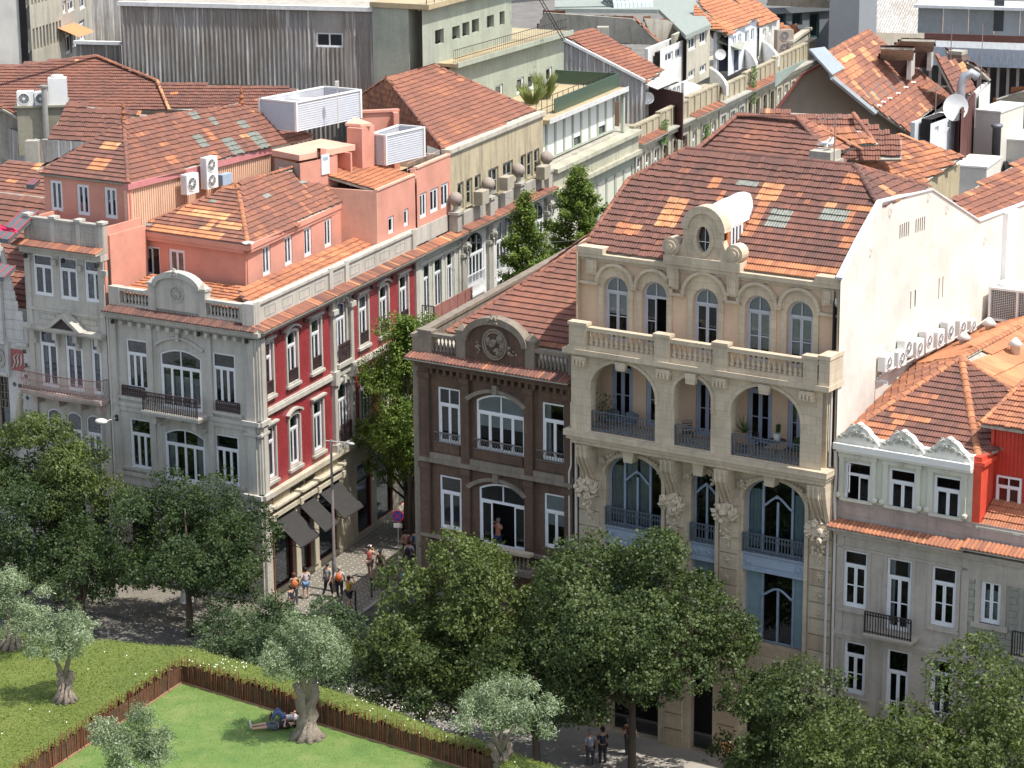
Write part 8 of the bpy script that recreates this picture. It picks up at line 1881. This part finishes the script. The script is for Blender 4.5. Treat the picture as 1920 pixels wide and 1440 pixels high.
ftree(G,-7.6,150,1075,2.2,2.3,'smaller low lime tree between the left lime and the round one',4,LDARK,16000)
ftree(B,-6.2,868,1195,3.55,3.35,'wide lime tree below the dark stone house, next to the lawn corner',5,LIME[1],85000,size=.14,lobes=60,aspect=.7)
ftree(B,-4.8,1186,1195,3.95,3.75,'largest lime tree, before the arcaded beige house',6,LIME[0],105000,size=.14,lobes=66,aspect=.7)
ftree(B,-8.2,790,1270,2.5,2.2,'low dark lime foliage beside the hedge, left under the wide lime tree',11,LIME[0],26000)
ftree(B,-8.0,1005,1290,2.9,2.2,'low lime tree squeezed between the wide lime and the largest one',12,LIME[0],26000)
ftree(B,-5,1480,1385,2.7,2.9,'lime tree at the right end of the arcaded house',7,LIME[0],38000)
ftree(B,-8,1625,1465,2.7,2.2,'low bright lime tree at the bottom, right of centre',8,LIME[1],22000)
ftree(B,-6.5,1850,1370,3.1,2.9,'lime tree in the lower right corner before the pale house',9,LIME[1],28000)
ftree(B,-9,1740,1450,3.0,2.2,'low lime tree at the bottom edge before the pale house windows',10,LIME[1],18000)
GK=leafmat('fresh_green_leaf',[(0,(.07,.115,.018)),(.5,(.135,.20,.033)),(1,(.22,.29,.065))])
ftree(R,-3.2,738,775,2.2,5.0,'tall narrow street tree touching the dark stone house',21,GK,48000,size=.13,u=10.6,grp='ginkgo trees down the side street',lobes=44,limbs=12)
ftree(R,-1.9,702,818,3.0,4.2,'street tree in front of the red facade, left of the tall narrow one',22,GK,52000,size=.13,u=12.3,grp='ginkgo trees down the side street',lobes=44,limbs=12)
def conifer(lb,px,py,v,r,h,seed,n=7000):
    u=R.F(px,py,v)[0]; p=R.W(u,v,0); top=hz(p.x,p.y,py); th=thing('ginkgo_tree',lb,'tree',Fr(p.x,p.y,0),0,0,.1,group='ginkgo trees down the side street'); g=np.random.RandomState(seed); P=[];Nn=[]
    b=MB(); b.limb([(0,0,0),(.05,0,top*.5),(0,0,top)],[.16,.1,.02],7); b.build('trunk',BARK,th,True); b=MB()
    k=0; z=top-h
    while z<top-.2:
        rr=r*(1-(z-(top-h))/h)**.75+.15; a=g.uniform(0,6.28)
        for q in range(3):
            a+=2.1+g.uniform(-.3,.3); L=rr*g.uniform(.6,1.15); e=np.array([math.cos(a)*L,math.sin(a)*L,z+L*.45]); b.tube((0,0,z),tuple(e),.03,4,.01)
            m=int(n*L/(h*r*4)); t=g.uniform(.1,1,size=m)**.7; pp=np.array([0,0,z])[None]*(1-t[:,None])+e[None]*t[:,None]+g.normal(size=(m,3))*.13; P.append(pp); Nn.append(np.tile([math.cos(a)*.5,math.sin(a)*.5,.8],(m,1)))
        z+=.28
    b.build('branches',BARK,th); P=np.concatenate(P); Nn=np.concatenate(Nn); place('crown',leafmesh('crown',P,Nn,.15,GK,g.uniform(size=len(P)),g,.7,.3),th,Matrix())
conifer('feathery conical street tree before the ball finial house arches',985,365,-4.0,1.9,7.5,31,15000)
conifer('feathery conical street tree before the green shuttered building, taller one',1085,318,-4.0,2.9,7.8,32,24000)
conifer('small conical street tree top touching the dark house pediment side wall',762,600,-3.3,.9,3.0,33,6000)
# bushes on the street edge
ftree(G,-7.2,440,1205,1.9,1.7,'grey green shrub tree beside the hedge, left of the tall olive',41,LBUSH,16000,size=.13,grp='pale shrub trees by the garden edge')
ftree(G,-8.6,575,1225,2.7,1.9,'wide grey green shrub tree directly behind the tall olive',42,LBUSH,40000,size=.13,grp='pale shrub trees by the garden edge')
ftree(G,-8.2,515,1165,.9,1.1,'pointed grey green shoot tree before the shop corner',43,LBUSH,6000,size=.13,grp='pale shrub trees by the garden edge')
# olives
def olive(lb,px,py,z,trunkh,forks,cr,seed,n=9000,tr=.28):
    p=PZ(px,py,z); th=thing('olive_tree',lb,'tree',Fr(p.x,p.y,0),0,0,z,group='old olive trees on the roof garden'); rnd=random.Random(seed)
    if trunkh:
        b=MB(); 
        for (dx,dy,t0) in forks: 
            K=9; b.limb([(dx*(i/K)**1.6+.05*math.sin(i*2+dx),dy*(i/K)**1.6,-.05+trunkh*i/K) for i in range(K+1)],[tr*(1.5 if i==0 else 1.15 if i==1 else 1-.5*i/K) for i in range(K+1)],12,rough=.28,seed=seed+int(dx*10))
        for i in range(9): a=i*.7; b.limb([(tr*1.7*math.cos(a),tr*1.7*math.sin(a),-.05),(tr*.9*math.cos(a+.2),tr*.9*math.sin(a+.2),.25),(tr*.7*math.cos(a+.6),tr*.7*math.sin(a+.6),.7)],[tr*.45,tr*.35,tr*.12],6,rough=.3,seed=i)
        b.build('trunk',OBARK,th,True)
    for (cx,cy,cz,rx,rz,m) in cr:
        me,_=crown(cx,cy,cz,rx,rx,rz,m,.12,OLV,seed+int(cx*7)+3,lobes=22,aspect=.3,clump=6,shell=.7); place('crown',me,th,Matrix())
        if trunkh: b=MB(); b.limb([(0,0,trunkh*.7),(cx*.6,cy*.6,(trunkh+cz)/2),(cx,cy,cz)],[tr*.45,tr*.3,.04],7); b.build('limb',OBARK,th,True)
olive('olive tree on the left meadow with short forked trunk',122,1312,ZM,1.1,((-.15,0,0),(.3,.1,0)),((-.45,0,2.2,1.0,.9,7500),(.45,.2,2.5,.85,.85,6000)),51,tr=.24)
olive('olive tree at the far left edge, crown cut by the picture',22,1212,ZM,.9,((0,0,0),),((-.1,0,1.7,1.55,1.25,13000),),52)
olive('tall olive tree with gnarled flaring trunk, people resting at its foot',577,1383,ZL,2.1,((-.3,0,0),(.3,.1,0)),((-.3,0,3.0,1.2,1.0,10000),(.45,0,2.9,1.1,.95,9000),(.05,.1,3.75,1.0,.85,8000)),53,tr=.33)
olive('olive tree in front of the fence right of centre, forked trunk low',940,1452,ZL+.2,1.2,((-.35,0,0),(.35,0,0)),((-.6,0,2.2,1.15,.85,9000),(.7,0,2.25,1.25,.85,10000),(0,.2,2.6,1.2,.75,8000)),54,tr=.2)
olive('silvery olive crown at the bottom left over the rod fence',255,1500,ZL,0,(),((0,0,1.7,1.15,1.35,14000),(-.9,.2,2.3,.55,.55,3500),(.7,0,1.9,.7,.6,4500)),55)
# ------------------------------------------------------------ people
SK=flat('skin',(.50,.29,.20),.6,var=.06)
def skinmesh(name,verts,edges,rad,mat,sub=1):
    me=bpy.data.meshes.new(name); me.from_pydata(verts,edges,[]); o=bpy.data.objects.new(name,me); COL.objects.link(o)
    bm=bmesh.new(); bm.from_mesh(me); L=bm.verts.layers.skin.verify(); bm.verts.ensure_lookup_table()
    for i,v in enumerate(bm.verts): q=rad[i]; v[L].radius=(q,q) if not isinstance(q,tuple) else q; v[L].use_root=(i==0)
    bm.to_mesh(me); bm.free(); m=o.modifiers.new('s','SKIN'); m.use_smooth_shade=True; m.branch_smoothing=.6; q=o.modifiers.new('u','SUBSURF'); q.levels=q.render_levels=sub
    dg=bpy.context.evaluated_depsgraph_get(); r=bpy.data.meshes.new_from_object(o.evaluated_get(dg)); r.name=name; bpy.data.objects.remove(o); r.materials.clear(); r.materials.append(mat); return r
def fab(c): return flat('cloth_%d_%d_%d'%tuple(int(x*100) for x in c),c,.85,var=.12,sc_=9)
def person(lb,pos,face,pose='walk',top=(.3,.3,.3),legs=(.03,.03,.04),hair=(.04,.025,.015),cap=None,bag=None,shorts=False,h=1.72,arms='down',ph=1,T=None,bare=False,skirt=False):
    f=Fr(pos[0],pos[1],face); th=thing('person',lb,'person',f,0,0,pos[2],group=None); k=h/1.72
    if T is not None: th.matrix_basis=T
    if pose=='walk': hip=.92; kn=[(.0+.14*ph,.50),(-.04*ph-.02,.50)]; an=[(.24*ph,.09),(-.30*ph,.14)]
    elif pose=='stand': hip=.92; kn=[(.02,.50),(.03,.50)]; an=[(0,.08),(0,.08)]
    elif pose=='lie': hip=.92; kn=[(.02,.50),(.05,.50)]; an=[(0,.08),(.02,.08)]
    elif pose=='sit': hip=.92; kn=[(.36,.66),(.38,.68)]; an=[(.02,.42),(.04,.50)]
    V=[(0,0,.95),(0,.0,1.10),(0,0,1.27),(0,-.01,1.42),(0,0,1.50),(0,.02,1.60),(0,.03,1.68)]; Rd=[.125,.115,.135,.10,.055,.078,.062]; E=[(0,1),(1,2),(2,3),(3,4),(4,5),(5,6)]
    arm=[];leg=[]
    for s,i in ((-1,0),(1,1)):
        if arms=='down': el=(s*.25,-.03+.06*s*ph,1.14); ha=(s*.25,.10+.10*s*ph,.93)
        elif arms=='camera': el=(s*.27,.16,1.30); ha=(s*.07,.24,1.55)
        elif arms=='phone': el=(s*.26,.10,1.20); ha=(s*.10,.30,1.38)
        elif arms=='chest': el=(s*.27,.05,1.18); ha=(s*.05,.16,1.28)
        n=len(V); V+=[(s*.17,0,1.40),el,ha]; Rd+=[.058,.042,.03]; E+=[(3,n),(n,n+1),(n+1,n+2)]; arm.append((n,n+1,n+2))
        d=(Vector(ha)-Vector(el)).normalized(); sd=d.cross(Vector((0,1,.2))).normalized(); m=len(V); V+=[tuple(Vector(ha)+d*.07)]; Rd+=[.026]; E+=[(n+2,m)]
        for j,(o_,l_) in enumerate(((-.03,.055),(-.01,.07),(.01,.065),(.03,.05))): V.append(tuple(Vector(ha)+d*(.08+l_)+sd*o_*1.3+Vector((0,.02,0)))); Rd.append(.009); E.append((m,len(V)-1))
        V.append(tuple(Vector(ha)+d*.05+sd*-.055)); Rd.append(.011); E.append((n+2,len(V)-1))
        n=len(V); V+=[(s*.10,0,.88),(s*.11,kn[i][0],kn[i][1]),(s*.11,an[i][0],an[i][1]),(s*.12,an[i][0]+.16,an[i][1]-.05)]; Rd+=[.095,.062,.042,.036]; E+=[(0,n),(n,n+1),(n+1,n+2),(n+2,n+3)]; leg.append((n,n+1,n+2,n+3))
    V=[(a*k,b*k,c*k) for a,b,c in V]; Rd=[q*k for q in Rd]
    place('body',skinmesh('body',V,E,Rd,SK),th,Matrix())
    up=[0,1,2,3,arm[0][0],arm[1][0]]; vs=[V[i] for i in up]; rs=[Rd[i]*1.17 for i in up]; es=[(0,1),(1,2),(2,3),(3,4),(3,5)]
    if not bare:
        for q,(a,b_,c) in enumerate(arm): mid=tuple(Vector(V[a]).lerp(Vector(V[b_]),.85)); vs.append(mid); rs.append(Rd[b_]*1.45); es.append((4+q,len(vs)-1))
    place('shirt',skinmesh('shirt',vs,es,rs,fab(top)),th,Matrix())
    vs=[V[0]];rs=[Rd[0]*1.14];es=[]
    for (a,b_,c,d) in leg:
        n=len(vs); vs.append(V[a]); rs.append(Rd[a]*1.14); es.append((0,n))
        if shorts: vs.append(tuple(Vector(V[a]).lerp(Vector(V[b_]),.85))); rs.append(Rd[b_]*1.5); es.append((n,n+1))
        else: vs+=[V[b_],tuple(Vector(V[b_]).lerp(Vector(V[c]),.95))]; rs+=[Rd[b_]*1.25,Rd[c]*1.45]; es+=[(n,n+1),(n+1,n+2)]
    place('skirt' if skirt else 'trousers',skinmesh('trousers',vs,es,rs,fab(legs)),th,Matrix())
    b=MB(); hd=Vector(V[5]); b.blob((hd.x,hd.y-.022,hd.z+.035),.108*k,2,(.92,1.02,1.0),sub=2,amp=.1); 
    if cap is None: b.blob((hd.x,hd.y-.06,hd.z-.02),.085*k,3,(1,.8,1.2),amp=.1)
    b.build('hair',fab(hair),th,True).matrix_basis=Matrix()
    b=MB(); b.blob((hd.x,hd.y+.098,hd.z-.0),.018,1,(.8,1,1.2),amp=0)
    for s in (-1,1): b.blob((hd.x+s*.082,hd.y+.01,hd.z),.02,1,(.5,1,1.4),amp=0)
    b.build('nose_and_ears',SK,th,True); b=MB()
    for s in (-1,1): b.blob((hd.x+s*.03,hd.y+.083,hd.z+.022),.010,1,amp=0)
    b.box(hd.x-.022,hd.x+.022,hd.y+.078,hd.y+.088,hd.z-.042,hd.z-.036); b.build('eyes_and_mouth',fab((.05,.02,.02)),th)
    if cap: b=MB(); b.blob((hd.x,hd.y-.005,hd.z+.06),.105*k,1,(1,1.05,.75),sub=2,amp=0); b.box(hd.x-.07,hd.x+.07,hd.y+.05,hd.y+.19,hd.z+.055,hd.z+.07); b.build('cap',fab(cap),th,True)
    for (a,b_,c,d) in leg:
        q=MB(); A=Vector(V[c]);D=Vector(V[d]); q.blob(tuple((A*.35+D*.65)-Vector((0,0,.01))),.1,1,(.48,1.25,.42),amp=0); q.build('shoe',fab((.5,.5,.5) if shorts else (.06,.05,.05)),th,True)
    if bag: q=MB(); q.blob((0,-.2*k,1.2*k),.17,2,(.9,.55,1.25),sub=2,amp=.1); q.build('backpack',fab(bag),th,True)
    if arms in('camera','phone'): q=MB(); p=Vector(V[arm[0][2]]).lerp(Vector(V[arm[1][2]]),.5); q.box(p.x-.06,p.x+.06,p.y+.0,p.y+.05,p.z-.04,p.z+.05); q.lathe([(.03,0),(.03,.05)],(p.x,p.y+.03,p.z-.02),8); q.build('camera',fab((.02,.02,.02)),th)
    return th
def gp(x,y,z=.125): p=PZ(x,y,z); return (p.x,p.y,z)
person('person in yellow shirt and dark shorts raising a camera, beside the kerb bollards',gp(655,1143),-40,'walk',(.62,.38,.03),(.03,.03,.035),shorts=True,arms='camera',hair=(.1,.04,.025))
person('person in grey t-shirt and dark cap with navy trousers striped white, by the lamp post',gp(615,1120),150,'walk',(.33,.34,.33),(.025,.03,.05),cap=(.04,.04,.045),ph=-1,h=1.78)
person('person in pale shirt with orange backpack, walking past the lamp post',gp(637,1124),0,'walk',(.50,.50,.52),(.03,.03,.04),hair=(.38,.32,.26),bag=(.62,.13,.03),h=1.7)
person('person in pale pink cap, coral sleeveless top and tan skirt holding a phone',gp(694,1084),-15,'walk',(.5,.12,.10),(.26,.17,.13),cap=(.75,.62,.62),shorts=True,arms='phone',h=1.72,bare=True)
person('person in olive cap and dark sleeveless top with bare shoulders, walking by the far bollard',gp(714,1091),165,'walk',(.08,.025,.02),(.12,.05,.04),cap=(.16,.17,.14),shorts=True,h=1.68,bare=True,ph=-1)
person('person in olive green top with orange shoulder bag near the shop door',gp(553,1135),10,'stand',(.08,.085,.05),(.1,.1,.1),bag=(.6,.16,.05),hair=(.12,.05,.03),h=1.66)
person('person in white patterned top and blue shorts facing the shop window',gp(574,1123),20,'stand',(.55,.52,.55),(.14,.24,.42),shorts=True,hair=(.02,.015,.012),h=1.62)
person('person in dark coat by the corner pillar, partly hidden by the shrub',gp(547,1160),60,'stand',(.03,.035,.05),(.03,.03,.04),h=1.7)
person('person in bright flowered top and dark trousers, under the sign pole',gp(762,1052),10,'stand',(.42,.2,.16),(.02,.02,.03),h=1.66)
person('person in plain blue shirt close to the dark stone house',gp(781,1052),0,'stand',(.10,.17,.30),(.05,.05,.07),hair=(.08,.05,.04))
person('person in white shirt with dark backpack below the sign pole',gp(768,1074),-20,'stand',(.55,.55,.55),(.06,.06,.08),bag=(.03,.03,.04))
person('person in pale grey top at the wall edge of the dark stone house',gp(795,1050),30,'stand',(.45,.47,.5),(.1,.1,.1),hair=(.05,.04,.03),h=1.68)
person('person in light blue shirt at the street edge behind the tree branch',gp(754,1118,.01),20,'walk',(.25,.34,.55),(.2,.2,.22),hair=(.03,.02,.02))
person('person in pale blue striped shirt in deep shade under the largest tree',gp(1107,1440,.01),10,'stand',(.42,.45,.52),(.08,.08,.1),hair=(.3,.28,.25))
person('person in navy jacket beside the pale striped shirt under the largest tree',gp(1130,1436,.01),20,'stand',(.03,.035,.06),(.04,.04,.05))
person('person in dark red shirt under the largest tree, near the door',gp(1180,1422,.01),-10,'stand',(.18,.05,.035),(.05,.05,.05),hair=(.3,.2,.15),h=1.8)
person('person in orange top at the stone pier below the right lime tree',gp(1364,1452,.13),0,'stand',(.6,.14,.04),(.1,.08,.08))
# window watcher
u,z=B.F(934,972,.55); person('person in salmon t-shirt and jeans raising a camera at the open window',tuple(B.W(u,.55,z-1.72)),147,'stand',(.62,.22,.14),(.05,.07,.12),arms='camera',hair=(.3,.22,.18),h=1.74)
MB(B).box(-12,-8,.3,1.7,z-1.85,z-1.72).build('room_floor',DARKW,bpy.data.objects['dark_stone_house'])
# resting people
def lyingM(px,py,z,ang,tilt=-90,dz=.14):
    p=PZ(px,py,z); return Matrix.Translation((p.x,p.y,z+dz))@Matrix.Rotation(R_(ang),4,'Z')@Matrix.Rotation(R_(tilt),4,'X')
person('person in black t-shirt and grey shorts lying on the lawn, head against the olive trunk',(0,0,0),0,'lie',(.02,.02,.025),(.09,.095,.11),shorts=True,arms='chest',T=lyingM(468,1371,ZL,-78,-90,.13)@Matrix.Rotation(R_(180),4,'Z'),h=1.74)
person('person in white top and blue jeans resting behind with raised knees under the olive',(0,0,0),0,'sit',(.6,.6,.62),(.08,.12,.25),arms='chest',hair=(.015,.012,.01),T=lyingM(487,1357,ZL,-78,-90,.13)@Matrix.Rotation(R_(180),4,'Z'),h=1.66)
# ------------------------------------------------------------ street furniture
PO=flat('dark_bollard',(.05,.04,.038),.6,.2)
for k,(x,y) in enumerate(((634,1166),(667,1145),(697,1119),(727,1092),(600,1190))):
    lb=['second from the bottom of the pavement row','beside the person in the yellow shirt','below the couple in caps','at the feet of the far couple, nearly under the tree branch','lowest, half hidden in the pale shrub'][k]
    p=gp(x,y); th=thing('bollard','thin dark metal bollard '+lb,'bollard',Fr(p[0],p[1],0),0,0,.125,group='bollards along the kerb'); MB().lathe([(.055,0),(.05,.05),(.045,.95),(.055,.96),(.05,1.02),(.02,1.04)],n=8).build('post',PO,th,True); MB().lathe([(.075,0),(.075,.04)],n=8).build('foot',PO,th)
p=gp(628,1109); th=thing('street_lamp','tall grey street lamp post with stickers near its foot, before the awnings','street lamp',Fr(p[0],p[1],-33),0,0,.125); top=hz(p[0],p[1],826)-.125
MB().lathe([(.12,0),(.12,1.5),(.085,1.6),(.06,top),(.03,top+.05)],n=10).build('post',flat('worn_grey_post',(.20,.18,.17),.6,.1,var=.25,sc_=6),th,True)
b=MB(); b.path([(-.3,0,top-.05),(1.0,0,top+.05)],.03,5); b.build('arm',PIPE,th); b=MB(); b.blob((1.15,0,top+.03),.2,1,(1.5,.8,.4),amp=0); b.build('lamp_head',flat('grey_lamp_head',(.4,.4,.4),.5),th,True)
for k in range(9): b=MB(); a=k*2.1; zz=.35+.15*k; f2=.123; b.add([(f2*math.cos(a),f2*math.sin(a),zz),(f2*math.cos(a+.7),f2*math.sin(a+.7),zz),(f2*math.cos(a+.7),f2*math.sin(a+.7),zz+.16),(f2*math.cos(a),f2*math.sin(a),zz+.16)],[(0,1,2,3)]); b.build('sticker',flat('sticker_%d'%(k%3),((.6,.6,.55),(.45,.12,.1),(.12,.2,.4))[k%3],.6),th)
p=gp(748,1062); th=thing('road_sign','round blue no stopping sign with red ring on a slim pole','road sign',Fr(p[0],p[1],-10),0,0,.12); zt=hz(p[0],p[1],967)-.12
MB().tube((0,0,0),(0,0,zt+.3),.03,6).build('pole',PIPE,th); b=MB(); b.disc((0,zt),.31,-.05,-.03,24); b.build('disc',flat('sign_red',(.45,.03,.03),.4,var=.03),th)
b=MB(); b.disc((0,zt),.255,-.056,-.051,24); b.build('disc_field',flat('sign_blue',(.03,.05,.28),.4,var=.03),th); b=MB()
for s in (-1,1): b.add([(-.18*s-.03,-.06,zt-.18),(-.18*s+.03,-.06,zt-.18),(.18*s+.03,-.06,zt+.18),(.18*s-.03,-.06,zt+.18)],[(0,1,2,3)])
b.build('cross',flat('sign_red',(.45,.03,.03)),th); MB().box(-.22,.22,-.05,-.03,zt-.62,zt-.4).build('plate',flat('sign_plate',(.55,.55,.52),.5),th)
# dark car in the lane
p=PZ(812,985,0); f=Fr(p.x,p.y,67.5); th=thing('parked_car','black car in the shaded lane, mostly hidden by the dark stone house','car',f,0,0,0); CB=flat('black_car_paint',(.012,.012,.014),.2,var=.02)
b=MB(); b.prism([(-2.1,.25),(2.1,.25),(2.15,.75),(1.3,.95),(.8,1.42),(-1.3,1.45),(-2.05,1.0),(-2.15,.6)],-.85,.85); b.build('body',CB,th); b=MB(); b.prism([(1.2,.98),(.78,1.36),(-1.2,1.38),(-1.75,1.0)],-.86,.86); b.build('side_windows',GLASS,th)
for x in (-1.35,1.35):
    for y in (-.8,.8): b=MB(); b.disc((x,.32),.32,y-.1,y+.1,16); w_=b.build('wheel',flat('tyre',(.02,.02,.02),.9),th); b=MB(); b.disc((x,.32),.18,y-.11,y+.11,12); b.build('rim',ZINC,w_)
for y in (-.6,.6): MB().box(2.1,2.17,y-.15,y+.15,.55,.68).build('headlight',ACW,th)
p=gp(352,1165); th=thing('closed_parasol','folded white parasol standing in the shade left of the corner house','parasol',Fr(p[0],p[1],0),0,0,.12); MB().lathe([(.05,0),(.05,.9),(.35,1.0),(.22,1.8),(.06,2.6),(.02,2.75)],n=10).build('cloth',flat('white_canvas',(.65,.64,.62),.85),th); MB().tube((0,0,0),(0,0,2.8),.03,6).build('pole',PIPE,th)
# balcony things
def potplant(lb,u,v,z,h,kind,seed):
    th=thing('potted_plant',lb,'potted plant',B,u,v,z); rnd=random.Random(seed); MB().lathe([(.12,0),(.17,.28),(.15,.28)],n=10).build('pot',flat('pot_%d'%seed,((.5,.5,.48),(.2,.1,.06),(.1,.1,.11))[seed%3],.8),th)
    b=MB()
    for i in range(70 if kind=='yucca' else 160):
        a=rnd.uniform(0,6.28); e=rnd.uniform(.1,1.3)
        if kind=='yucca': L=h*.5; c=(0,0,.28+h*.35); t=(L*math.cos(a)*math.cos(e),L*math.sin(a)*math.cos(e),c[2]+L*math.sin(e)); s=(-math.sin(a)*.02,math.cos(a)*.02); b.add([(s[0],s[1],c[2]),(-s[0],-s[1],c[2]),t],[(0,1,2)])
        else: r=rnd.uniform(0,h*.35); x,y,zz=r*math.cos(a),r*math.sin(a),.3+rnd.uniform(0,h); q=.06; b.add([(x,y,zz),(x+q,y,zz+q*.5),(x+q,y+q,zz+q),(x,y+q,zz+q*.6)],[(0,1,2,3)])
    b.build('leaves',flat('houseplant_leaf',(.05,.10,.025),.6,var=.4),th)
potplant('bushy plant at the left end of the left loggia bay',-4.55,-.1,13.4,1.2,'bush',1); potplant('spiky yucca in the right loggia bay',1.95,-.15,13.4,1.6,'yucca',2); potplant('small plant in a white pot on the bistro table',3.35,-.05,14.12,.3,'bush',3); potplant('low plant at the right railing of the right loggia bay',4.35,-.3,13.6,.5,'bush',4)
DT=flat('dark_bistro_metal',(.05,.055,.07),.5,.3)
th=thing('bistro_table','small round dark bistro table in the right loggia bay','table',B,3.35,-.05,13.4); MB().lathe([(.38,.70),(.38,.72)],n=18).build('table_top',DT,th); b=MB(); b.tube((0,0,0),(0,0,.7),.025,6); [b.tube((0,0,.25),(.3*math.cos(a),.3*math.sin(a),0),.015,4) for a in (0,2.1,4.2)]; b.build('leg',DT,th)
def chair(lb,u,rot,v=-.1):
    th=thing('bistro_chair',lb,'chair',B,u,v,13.4,group='bistro chairs in the loggia',rot=rot); MB().box(-.2,.2,-.2,.2,.43,.46).build('seat',DT,th)
    b=MB(); b.path([(-.18,.19,.45),(-.18,.24,.88),(.18,.24,.88),(.18,.19,.45)],.014,4); [b.box(-.17,.17,.2+.01*i,.21+.01*i,.55+.1*i,.6+.1*i) for i in range(3)]; b.build('backrest',DT,th)
    for x in (-.18,.18):
        for y in (-.18,.18): MB().tube((x,y,0),(x,y*.9,.44),.013,4).build('leg',DT,th)
chair('folding chair left of the bistro table, right loggia bay',2.7,90); chair('folding chair right of the bistro table, right loggia bay',3.95,-90); chair('dark folding chair in the middle loggia bay',-.6,40)
for k,u in enumerate((-4.3,-3.4)): th=thing('grey_armchair','pale grey rounded garden chair, %s of the pair in the left loggia bay'%('left','right')[k],'chair',B,u,.0,13.4,group='pale chairs in the left loggia'); b=MB(); b.lathe([(.27,.38),(.3,.42),(.27,.46)],n=14); b.build('seat',BIRON,th,True); b=MB(); b.strip([(.3*math.cos(math.pi*i/8),.82-.1*abs(i-4)/4) for i in range(9)],[(.27*math.cos(math.pi*i/8),.44) for i in range(9)],.2,.24); b.build('backrest',BIRON,th); b=MB(); [b.tube((x,y,0),(x*.8,y*.8,.4),.015,4) for x in(-.25,.25) for y in (-.22,.22)]; b.build('leg_frame',BIRON,th)
# engraved plaque lettering on the pier and wires over the side street
th=thing('wall_lettering','small dark script lettering on the stone pier left of the lower right window','sign',B,1.0,-.09,5.9)
u,z=B.F(1352,1168,-.08); lettering(th,B,'A Marmota',u,-.085,z+.1,.2,IRON,.006,.3); u2,z2=B.F(1358,1170,-.08); lettering(th,B,'BISTRO',u2,-.085,z-.09,.11,IRON,.006)
th=thing('round_emblem','small dark round emblem on the pier above the script lettering','emblem',B,1.2,-.09,6.5); u,z=B.F(1363,1129,-.08); MB(B).ring([(u+.075*math.cos(i*.524),z+.075*math.sin(i*.524)) for i in range(12)],[(u+.04*math.cos(i*.524),z+.04*math.sin(i*.524)) for i in range(12)],-.095,-.075).build('ring',IRON,th)
for k,(p,q) in enumerate(((PZ(680,282,18.8),R.W(42,-10,11.5)),(R.W(22,-.3,13.6),R.W(40,-11,13.8)))):
    th=thing('overhead_wire','thin wire slung over the side street, %s one'%('higher','lower')[k],'wire',Fr(p.x,p.y,0),group='wires over the side street'); b=MB(WORLD); n=14; b.path([tuple(p.lerp(q,i/n)-Vector((0,0,1.2*math.sin(math.pi*i/n)))) for i in range(n+1)],.012,3); b.build('cable',flat('grey_cable',(.2,.2,.2),.6),th)
